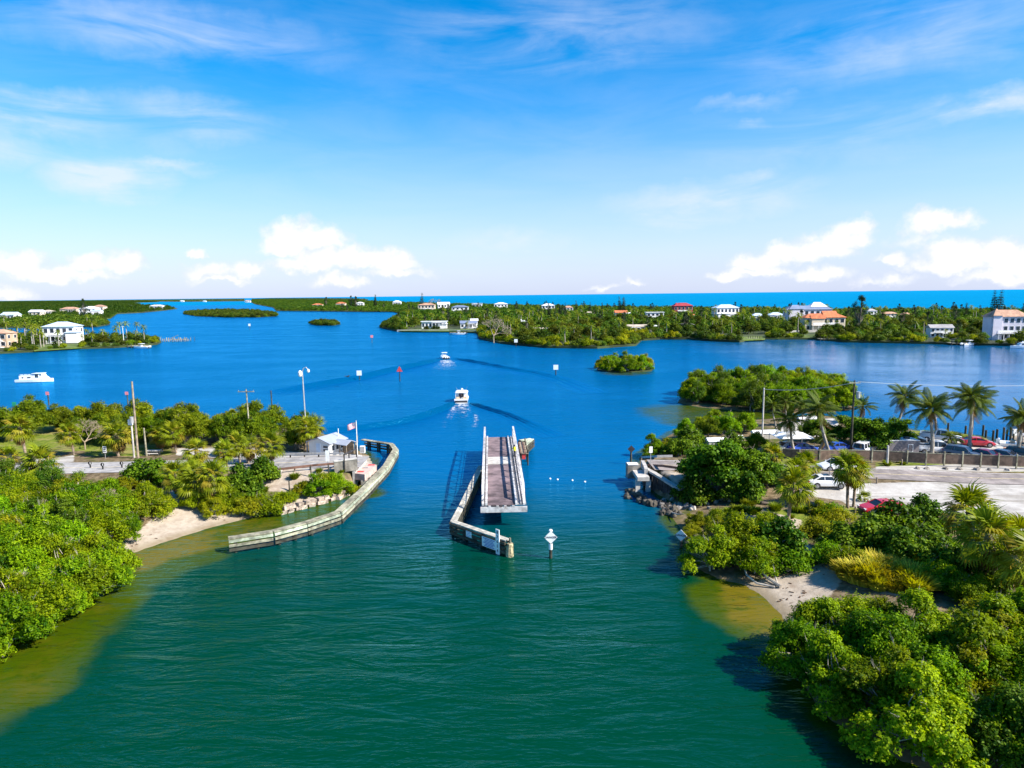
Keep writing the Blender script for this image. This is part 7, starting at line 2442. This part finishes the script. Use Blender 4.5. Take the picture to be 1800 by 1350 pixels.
LABEL = {('tree', 'barrier'): 'broad green tree in the wooded middle of the barrier island', ('palm', 'barrier'): 'palm standing among the trees of the barrier island', ('mang', 'barrier'): 'mangrove bush on the shore of the barrier island',
         ('mang', 'long_isle'): 'mangrove of the long flat islet in the far bay', ('mang', 'round_isle'): 'mangrove of the little round islet in the blue bay', ('tree', 'house_spit'): 'green tree on the near left spit by the white house',
         ('palm', 'house_spit'): 'palm on the near left spit by the white house', ('mang', 'house_spit'): 'low shore bush along the near left spit', ('tree', 'grove'): 'green tree of the left grove across the inlet', ('palm', 'grove'): 'palm in the left grove across the inlet',
         ('mang', 'grove'): 'shore bush of the left grove across the inlet', ('tree', 'mainland'): 'tree in the far left wooded mainland', ('palm', 'mainland'): 'palm in the far left wooded mainland', ('mang', 'mainland'): 'shore bush of the far left mainland',
         ('tree', 'north_shore'): 'tree on the farthest left shore', ('palm', 'north_shore'): 'palm on the farthest left shore', ('mang', 'north_shore'): 'bush on the farthest left shore'}
for k_, w_ in (('tree', 'tree'), ('palm', 'palm'), ('mang', 'bush')):
    LABEL[(k_, 'horizon_shore')] = w_ + ' on the thin far shore under the left horizon'
LABEL[('casu', 'barrier')] = 'dark feathery tree above the canopy of the barrier island'
count = {'casu': 0, 'tree': 0, 'mang': 0, 'palm': 0}
hidden = []
zl = lambda nm: .2 if 'isle' in nm else .8
def woods_geo(k):
    return {'casu': CASU, 'tree': FTREE, 'mang': FBUSH, 'palm': FPALM}[k]
for (dist, x, y, kd, s, nm) in cands:
    px, pt_ = proj(x, y, KH[kd] * s + zl(nm))
    w = 1200 / y * KR[kd] * s
    a, b = int(max(0, px - w + 300)), int(min(2399, px + w + 300))
    if b <= a + 0 or px < -40 or px > 1840:
        if -300 < px < 2100:
            hidden.append((x, y, kd, s, nm))
        continue
    seg = sky_top[a:b + 1]
    gain = np.clip(seg - pt_, 0, None).mean()
    if gain > (3.0 if dist < 700 else 2.2) and count[kd] < (295 if kd == 'mang' else 285) and w > 2.2:
        sky_top[a:b + 1] = np.minimum(seg, pt_ + w * .25)
        count[kd] += 1
        pr = woods_geo(kd)
        if kd == 'mang' and dist < 480 and gq_.random() < .5:
            pr = FBUSH_G
        pr[int(gq_.integers(len(pr)))].put((x, y, zl(nm)), float(gq_.random() * 6.28), s, LABEL[(kd, nm)], LABEL[(kd, nm)].replace('broad green tree', 'trees').replace('mangrove bush', 'mangroves'))
    else:
        hidden.append((x, y, kd, s, nm))
# everything behind those rows: one wood per shore
def far_crown(seed, R_, h):
    g = rs(seed)
    lob = dome_lobes(g, R_, h, 9, 1.3, 2.2, .3, .8, .05)
    V, F, T = cloud(g, lob, 150, 1.5, .5, 3, None, .4, .8)
    return V, F, T
FC = [far_crown(500 + i, 4.4, 7.5) for i in range(4)]
for nm in FLAND:
    hs_l = [h for h in hidden if h[4] == nm]
    if not hs_l:
        continue
    Vs, Fs, Ts, o_ = [], [], [], 0
    for (x, y, kd, s, _) in hs_l:
        V, F, T = FC[int(gq_.integers(4))]
        k = s * (.6 if kd == 'mang' else .95 if kd == 'tree' else .7)
        a = gq_.random() * 6.28
        Rm = np.array([[math.cos(a), -math.sin(a), 0], [math.sin(a), math.cos(a), 0], [0, 0, 1]])
        Vs.append(V @ Rm.T * k + np.array([x, y, zl(nm)]))
        Fs.append(F + o_)
        Ts.append(np.clip(T + .12 * gq_.normal(), 0, 1))
        o_ += len(V)
    me = npmesh('woodland', np.vstack(Vs), np.vstack(Fs), L_FAR, np.concatenate(Ts))
    tag(link('woodland', me), 'wooded mass behind the front trees of the ' + {'barrier': 'barrier island', 'long_isle': 'long flat islet', 'round_isle': 'round islet', 'house_spit': 'near left spit', 'grove': 'left grove', 'mainland': 'left mainland', 'north_shore': 'farthest left shore', 'horizon_shore': 'thin far shore under the left horizon', 'pip_isle': 'bright islet'}[nm], 'woodland', None, 'stuff')
# distant house specks are things too: small white houses in the trees
# ================================================================== plants of the near banks
gv = rs(606)
def put(pr, px, py, s, label, group=None, dz=0, p=None, rz=None):
    p = p or G(px, py)
    pr = pr if isinstance(pr, Proto) else pr[int(gv.integers(len(pr)))]
    z_ = float(gv.random() * 6.28) if rz is None else rz
    if pr.root.get('category') == 'palm':              # no two palms stand quite straight
        z_ = (float(gv.normal() * .07), float(gv.normal() * .07), z_)
        s = (s * (.92 + .16 * gv.random()),) * 2 + (s * (.94 + .12 * gv.random()),)
    return pr.put((p.x, p.y, p.z + dz - .05), z_, s, label, group)

def fill(poly_px, spacing, protos, s0, s1, label, group, probs=None, z=.5, edge=0.0, cond=None):
    poly = wpoly(poly_px, z)
    X, Y = scatter(poly, spacing, .85, edge)
    n = 0
    for x, y in sorted(zip(X, Y), key=lambda q: q[1]):
        if cond is not None and not cond(x, y):
            continue
        i = int(gv.choice(len(protos), p=probs))
        pr = protos[i]
        lab = label[i] if isinstance(label, (list, tuple)) else label
        grp = group[i] if isinstance(group, (list, tuple)) else group
        protos[i].put((x, y, max(0.0, hz_at(x, y)) - .05), float(gv.random() * 6.28), float(s0 + (s1 - s0) * gv.random()), lab, grp)
        n += 1
    return n
mg_l = 'mangrove bush in the dense thicket on the near left shore'
my_l = 'yellower mangrove bush in the dense thicket on the near left shore'
MM = MANG + MANG_Y + MANG_D
md_l = 'darker mangrove bush in the dense thicket on the near left shore'
md_g = 'darker mangroves of the near left thicket'
PM_ = [.18, .18, .17, .17, .09, .09, .12]
n1 = fill([(-120, 1200), (-20, 1142), (20, 1128), (70, 1100), (130, 1064), (188, 1024), (205, 1000), (190, 985), (110, 985), (60, 960), (-120, 960)], 3.1, MM, .78, 1.05, [mg_l] * 4 + [my_l] * 2 + [md_l], ['mangroves of the near left thicket'] * 4 + ['yellower mangroves of the near left thicket'] * 2 + [md_g], PM_)
n2 = fill([(-160, 960), (110, 965), (165, 962), (215, 948), (255, 925), (272, 905), (262, 890), (190, 893), (120, 887), (60, 868), (-160, 862)], 3.4, MM, .72, .98, [mg_l] * 4 + [my_l] * 2 + [md_l], ['mangroves of the near left thicket'] * 4 + ['yellower mangroves of the near left thicket'] * 2 + [md_g], [.11, .11, .11, .11, .22, .22, .12])
for i, (x, y, s_, k) in enumerate(((192, 1014, .86, 0), (172, 1040, .85, 1), (136, 1066, .9, 2), (92, 1090, .9, 0), (50, 1114, .9, 3), (8, 1138, .9, 1), (224, 945, .6, 2))):
    put(MANG[k], x, y, s_, ('mangrove at the outermost tip of the left thicket over the water', 'mangrove leaning over the shallows just below the tip of the left thicket', 'third mangrove from the tip along the left waterline', 'mangrove in the middle of the left waterline', 'mangrove near the lower end of the left waterline', 'lowest mangrove of the left waterline at the picture edge', 'rounded mangrove beside the brown sand at the left beach end')[i])
put(SHRUB_Y, 285, 905, 1.1, 'yellow green shrub at the right edge of the left thicket above the beach')

# left bank by the beach: shrubs and palms
for i, (pr, x, y, s, lab) in enumerate((
    (GRAPE, 425, 868, .95, 'dark seagrape bush on the bank above the left beach'), (GRAPE, 462, 845, .85, 'seagrape bush beside the left road end of the bank'), (MANG, 405, 895, .62, 'rounded green bush hanging over the left beach'), (MANG_Y, 375, 905, .55, 'yellow green bush above the left beach'),
    (SHRUB_Y, 440, 902, 1.2, 'yellow green shrub at the stone sea wall end'), (SHRUB, 478, 903, 1.25, 'green shrub at the left end of the stone sea wall'), (MANG, 345, 893, .5, 'small bush at the left side of the beach path'), (MANG_Y, 425, 905, .5, 'low yellow bush along the left beach edge'),
    (MANG, 556, 872, .62, 'dense dark green bush above the stone sea wall'), (MANG, 592, 868, .62, 'dense green bush beside the left bridge seat'), (MANG_Y, 532, 862, .42, 'yellow topped bush behind the stone sea wall'), (SHRUB_Y, 570, 852, 1.0, 'yellow shrub on the bank before the abutment'),
    (SHRUB, 505, 880, .8, 'small green shrub on the brown bank'), (SHRUB_Y, 610, 848, .9, 'yellow shrub next to the concrete wall stub'), (GRAPE, 262, 850, 1.05, 'large dark bush at the bend of the left road'), (MANG, 295, 852, .62, 'leafy bush right of the road bend on the left'), (MANG_Y, 225, 862, .5, 'bush below the left road'),
    (MANG, 330, 870, .45, 'small green bush in the left palm group'), (SHRUB, 462, 892, 1.0, 'green shrub behind the left beach bushes'), (GRAPE, 390, 878, .7, 'seagrape bush between the left palms'))):
    put(pr, x, y, s, lab)
for i, (k, x, y, s, lab) in enumerate((
    (0, 318, 884, .95, 'cabbage palm with dark trunk beside the sandy path'), (2, 352, 886, 1.1, 'yellowish cabbage palm right of the sandy path'), (0, 385, 897, 1.05, 'cabbage palm with pale bare trunk above the left beach'), (2, 335, 868, 1.0, 'short yellow cabbage palm under the left road'),
    (1, 403, 842, .80, 'left one of two tall cabbage palms by the left road'), (1, 424, 830, .84, 'right one of two tall cabbage palms by the left road'), (0, 480, 828, 1.0, 'cabbage palm standing alone before the far guard rail'), (2, 350, 825, 1.0, 'cabbage palm with brown skirt at the pale lay-by'),
    (0, 310, 796, .95, 'cabbage palm in front of the dark trees behind the left road'), (2, 208, 802, 1.25, 'yellow cabbage palm left of the tall wooden pole'), (0, 45, 803, 1.25, 'cabbage palm on the lawn at the left'), (2, 12, 835, .9, 'cabbage palm at the left edge in front of the road'), (3, 75, 838, 1.3, 'low cabbage palm above the left thicket'),
    (1, 548, 800, .92, 'left one of the pair of cabbage palms behind the tender house'), (1, 566, 796, .86, 'right one of the pair of cabbage palms behind the tender house'), (2, 437, 815, .9, 'cabbage palm between the black car and the tender house'),
    (0, 130, 800, 1.0, 'cabbage palm in the left trees beside the lawn'), (2, 285, 790, 1.0, 'cabbage palm half hidden in the left trees'), (1, 405, 775, .8, 'cabbage palm rising from the far left trees'))):
    put(SABAL[k], x, y, s, lab)
put(SHRUB, 90, 840, .9, 'green shrub between the left road and the thicket'); put(PALMETTO, 60, 836, 1.2, 'spiky palmetto at the left road edge')
# wood on the point behind the left road
fill([(-60, 794), (0, 792), (20, 770), (120, 768), (150, 790), (240, 792), (330, 786), (420, 784), (500, 790), (540, 788), (530, 765), (470, 758), (380, 752), (200, 748), (-60, 748)], 5.0, TREE + MANG[:2] + MANG_Y[:1], .60, .92, ['broad leaved tree in the wood behind the left road'] * 3 + ['mangrove in the wood behind the left road'] * 3,
     ['trees behind the left road'] * 3 + ['mangroves behind the left road'] * 3, [.25, .22, .23, .12, .08, .10], 1.2)
for i, (x, y, s, lab) in enumerate(((520, 790, .62, 'olive green tree left of the tender house palms'), (190, 765, 1.0, 'tallest tree of the left wood with open crown'), (325, 785, 1.0, 'wide tree behind the picnic table'), (20, 775, .95, 'tree at the left edge of the lawn'), (450, 780, .85, 'tree right of the pole with the crossarm'))):
    put(TREE, x, y, s, lab)

# ---- right bank
for i, (pr, x, y, s, lab) in enumerate((
    (GRAPETREE, 1262, 868, 1.0, 'big dark seagrape tree left of the fence on the right bank'), (GRAPETREE, 1318, 862, .78, 'seagrape tree joined to the right of the big dark one'), (GRAPE, 1222, 872, .95, 'seagrape bush at the foot of the retaining wall'), (GRAPE, 1305, 880, .9, 'seagrape bush in front of the big dark tree'), (GRAPE, 1345, 852, .9, 'seagrape bush right of the big dark tree'),
    (GRAPE, 1195, 800, .8, 'bright seagrape bush behind the right road end'), (MANG, 1150, 800, .7, 'olive bush at the water behind the right road end'), (MANG_Y, 1172, 797, .6, 'yellowish bush behind the right road end'), (GRAPE, 1215, 790, .9, 'dense bush behind the road end guard rail'), (TREE, 1245, 770, .55, 'small tree behind the big seagrape tree'), (MANG, 1275, 762, .8, 'mangrove along the inlet behind the big tree'), (MANG, 1310, 758, .75, 'mangrove left of the pale pole'),
    (MANG_Y, 1235, 760, .7, 'yellowish mangrove at the narrow inlet'), (MANG, 1205, 768, .7, 'mangrove at the mouth of the narrow inlet'), (MANG, 1255, 748, .7, 'mangrove at the back of the narrow inlet'), (SHRUB, 1230, 806, 1.2, 'green shrub by the low white boat cover'), (GRAPE, 1290, 800, .9, 'bush before the small white roof'), (TREE, 1330, 795, .5, 'small tree left of the pale pole foot'),
    (MANG_Y, 1442, 905, .42, 'bright green shrub below the white sedan'), (SHRUB, 1458, 908, 1.0, 'second bright shrub below the white sedan'), (SHRUB_Y, 1425, 940, 1.1, 'yellow green shrub above the sandy path'), (SHRUB_Y, 1478, 925, 1.1, 'yellow shrub left of the seagrape thicket'), (SHRUB_Y, 1450, 945, 1.0, 'low yellow shrub at the top of the sandy path'),
    (GRAPE, 1535, 965, 1.0, 'seagrape bush with glossy round leaves in front of the red coupe'), (GRAPE, 1585, 955, 1.05, 'tall seagrape bush right of the red coupe'), (GRAPE, 1625, 925, .82, 'loose top of seagrape standing against the shell lot'), (GRAPE, 1500, 970, .9, 'left end of the seagrape thicket at the sandy path'), (GRAPE, 1640, 985, .95, 'seagrape bush left of the spiky palm'), (GRAPE, 1575, 990, .9, 'front seagrape bush of the right thicket'), (GRAPE, 1620, 1000, .8, 'lower seagrape bush above the yellow grass'),
    (MANG, 1250, 1000, .86, 'dark bush overhanging the water on the right bank'), (MANG, 1300, 985, .98, 'wide green bush on the right bank above the beach'), (MANG_Y, 1260, 965, .75, 'olive topped bush at the right water edge'), (GRAPE, 1358, 985, 1.05, 'bright leafy bush at the right end of the beach bush'), (MANG, 1330, 1006, .72, 'bush above the driftwood'), (MANG_Y, 1215, 950, .42, 'brownish bush beside the right danger board'), (MANG_Y, 1225, 925, .42, 'yellow bush at the rubble bank'), (SHRUB_Y, 1255, 918, .9, 'small yellow shrub above the rubble bank'), (SHRUB, 1385, 1000, 1.3, 'leafy shrub at the sandy path'),
    (MANG, 1345, 955, .7, 'upper green bush beside the sandy path on the right bank'), (MANG, 1428, 1150, .82, 'leftmost bush of the right foreground thicket at the beach'), (MANG, 1420, 1190, .85, 'low bush of the right foreground thicket leaning over the water'), (SHRUB_Y, 1730, 1060, 1.2, 'yellow shrub between the right palms'), (GRAPE, 1690, 1020, .9, 'dark bush below the spiky palm'), (MANG, 1660, 1035, .5, 'green bush behind the yellow grass'), (MANG, 1705, 1060, .55, 'shaded bush behind the right foreground thicket'))):
    put(pr, x, y, s, lab)
for i, (k, x, y, s, lab) in enumerate((
    (1, 1490, 893, .98, 'left trunk of the twin round palm by the shell lot'), (1, 1500, 891, .94, 'right trunk of the twin round palm by the shell lot'), (0, 1386, 915, 1.05, 'cabbage palm standing on the right grassy bank'), (3, 1418, 835, .95, 'tiny palm on the verge left of the white sedan'), (3, 1400, 850, 1.1, 'yellow low palm below the brown fence'), (0, 1358, 838, .8, 'cabbage palm with brown skirt in the big dark tree'),
    (2, 1705, 965, 1.35, 'spiky green palm below the shell lot at the right'), (0, 1752, 1035, 1.25, 'tall shaggy palm in the shade at the right'), (2, 1795, 1065, 1.3, 'palm cut by the right edge above the foreground bushes'), (3, 1790, 985, 1.3, 'yellow palm at the right edge below the shell lot'), (3, 1765, 1010, 1.2, 'low palm behind the shaggy palm'))):
    put(SABAL[k], x, y, s, lab)
put(PALMETTO, 1520, 880, .01 + .6, 'small spiky palmetto beside the twin palm')
for i, (k, x, y, s, lab, rz) in enumerate((
    (0, 1462, 808, 1.20, 'leaning coconut palm in front of the big tree in the car park', R(168)), (1, 1637, 800, 1.22, 'coconut palm behind the fence left of the white and black pickup', R(175)), (2, 1646, 772, .78, 'slim coconut palm behind the fence palm', R(160)), (2, 1705, 803, 1.12, 'tall thick coconut palm before the red sports car', R(10)), (1, 1702, 780, 1.20, 'dark thin coconut palm behind the tall thick one', R(150)), (1, 1783, 806, 1.12, 'coconut palm near the dock at the right edge', R(170)), (0, 1790, 790, .80, 'slim coconut palm behind the dock palm', R(0)),
    (0, 1572, 772, 1.08, 'coconut palm rising above the big tree against the water', R(30)), (1, 1398, 800, .96, 'coconut palm beside the white shade roof', R(10)), (0, 1365, 755, .68, 'left one of the group of three pale palms on the right', R(180)), (1, 1384, 750, .80, 'middle one of the group of three pale palms on the right', R(10)), (1, 1408, 750, .72, 'right one of the group of three pale palms on the right', R(200)), (3, 1510, 745, 1.2, 'small coconut palm against the water behind the big tree', 0),
    (3, 1440, 800, .95, 'low coconut palm between the blue cars', 1.0), (3, 1667, 795, .8, 'low palm between the two pickups', 2.0), (0, 1440, 765, .85, 'coconut palm left of the dark pole', R(180)))):
    put(COCO[k], x, y, s, lab, None, 0, None, rz)
for i, (x, y, s, lab) in enumerate(((1528, 792, .82, 'big seagrape tree over the right car park'), (1572, 786, .72, 'right half of the big seagrape tree over the car park'), (1495, 780, .72, 'dark tree behind the dark pole in the car park'), (1435, 775, .60, 'dark tree left of the leaning coconut palm'))):
    put(GRAPETREE, x, y, s, lab)
# grass clumps of the water edge and the sand
poly = wpoly([(1605, 762), (1680, 764), (1735, 772), (1740, 778), (1605, 772)], 1.2)
X, Y = scatter(poly, 1.25)
for x, y in zip(X, Y):
    TUFT[1].put((x, y, hz_at(x, y) - .03), float(gv.random() * 6), float(.8 + .7 * gv.random()), 'grass clump on the strip between the car park and the bay', 'grass clumps along the bay')
for k in range(34):
    p = G(1556 + gv.normal() * 34, 1020 + gv.normal() * 8)
    TUFT[0].put((p.x, p.y, p.z - .03), float(gv.random() * 6), float(.75 + .6 * gv.random()), 'bright yellow grass clump above the right foreground thicket', 'yellow grass clumps')
for k, (x, y, s_) in enumerate(((1462, 985, 1.1), (1484, 998, 1.2), (1505, 1002, 1.0), (1640, 1030, 1.2))):
    put(SHRUB, x, y, s_, ('dark low shrub on the right edge of the sandy path', 'second low shrub on the right edge of the sandy path', 'low shrub left of the bright yellow grass', 'low green shrub right of the bright yellow grass')[k])
db = MB()
for k in range(90):
    q = [(1395, 1050), (1350, 1045), (1430, 1000), (1385, 1085), (250, 960), (390, 915), (200, 972)][k % 7]
    p = G(q[0] + gv.normal() * 24, q[1] + gv.normal() * 10)
    if p.z > .12:
        a = gv.random() * 3.1
        db.beam(p + Vector((0, 0, .02)), p + Vector((math.cos(a), math.sin(a), .03)) * (.12 + .35 * gv.random()), .05 + .09 * gv.random(), .05)
tag(db.build('beach_debris', mat("dry_weed", (0.10, 0.06, 0.035), .95, .3, 3)), 'dark dried weed and twigs strewn over the two beaches', 'debris', None, 'stuff')
for k in range(60):
    x, y = [(1300, 900), (1400, 905), (540, 850), (600, 842), (1560, 818), (1440, 820), (480, 875)][k % 7]
    p = G(x + gv.normal() * 32, y + gv.normal() * 8)
    if p.z > .5 and abs(p.y - float(road_y(np.array(p.x)))) > 4.5:
        TUFT[1].put((p.x, p.y, p.z - .03), float(gv.random() * 6), float(.5 + .6 * gv.random()), 'low grass tuft on the dry bank', 'grass tufts on the banks')
# right foreground thicket, running on below the frame
mr = 'mangrove bush in the thicket at the right foreground'
mry = 'yellower mangrove bush in the thicket at the right foreground'
fill([(1438, 1160), (1490, 1142), (1560, 1138), (1640, 1128), (1710, 1140), (1790, 1175), (1960, 1230), (1960, 1440), (1800, 1380), (1600, 1310), (1480, 1245), (1432, 1195)], 2.7, MM, .74, 1.02, [mr] * 4 + [mry] * 2 + ['darker mangrove bush in the thicket at the right foreground'], ['mangroves of the right foreground thicket'] * 4 + ['yellower mangroves of the right foreground thicket'] * 2 + ['darker mangroves of the right foreground thicket'], [.19, .19, .19, .19, .08, .08, .08])
put(MANG_Y, 1735, 1165, .95, 'large yellow bush at the right side of the foreground thicket'); put(MANG_Y, 1790, 1175, .85, 'yellow bush cut by the right edge in the foreground')
put(MANG, 1500, 1128, .8, 'top left bush of the right foreground thicket')
# mangrove islands in the bay
fill([(1192, 707), (1232, 714), (1300, 720), (1380, 725), (1440, 725), (1495, 718), (1485, 692), (1420, 680), (1330, 678), (1250, 684), (1202, 695)], 4.4, MM, .95, 1.35, ['mangrove of the big islet left of the car park'] * 4 + ['yellower mangrove of the big islet left of the car park'] * 2 + ['darker mangrove of the big islet left of the car park'], ['mangroves of the big islet'] * 4 + ['yellower mangroves of the big islet'] * 2 + ['darker mangroves of the big islet'], [.16, .16, .16, .16, .08, .08, .2], .2)
fill([(1055, 650), (1072, 652.5), (1110, 653.5), (1140, 651.5), (1147, 648), (1128, 644), (1080, 643), (1060, 646)], 4.3, MM, .95, 1.2, ['mangrove of the bright round islet off the barrier island'] * 4 + ['yellower mangrove of the bright round islet'] * 2 + ['darker mangrove of the bright round islet'], ['mangroves of the bright islet'] * 4 + ['yellower mangroves of the bright islet'] * 2 + ['darker mangroves of the bright islet'], [.15, .15, .15, .15, .15, .15, .1], .2)
for i, (x, y, s_, lab) in enumerate(((70, 930, .36, 'bare grey dead shrub in the upper left thicket'), (110, 1000, .34, 'bare grey dead shrub in the middle of the left thicket'), (25, 1075, .36, 'dead grey branches low in the left thicket'), (190, 905, .33, 'dead twiggy shrub at the upper edge of the left thicket'),
        (1480, 1150, .34, 'dead twiggy branches in the right foreground thicket'), (1700, 1170, .36, 'bare grey shrub at the right of the foreground thicket'), (1245, 985, .30, 'dead grey branches in the bush on the right bank'), (150, 790, .55, 'pale bare trunked tree at the lawn on the left'))):
    put(BARE, x, y, s_, lab)
log('dark thin branch lying on the white shell lot at the right', [(1786, 918, .1), (1800, 924, .12), (1812, 930, .1)], [.06, .05, .03], LOGD, .1, 'fallen_branch')
for pr in MANG_D + MANG + MANG_Y + GRAPE + SHRUB + SHRUB_Y + TREE + GRAPETREE + SABAL + COCO + FTREE + FBUSH + FBUSH_G + FPALM + NORF + CASU + BARE + TUFT + [PALMETTO]:
    pr.drop()
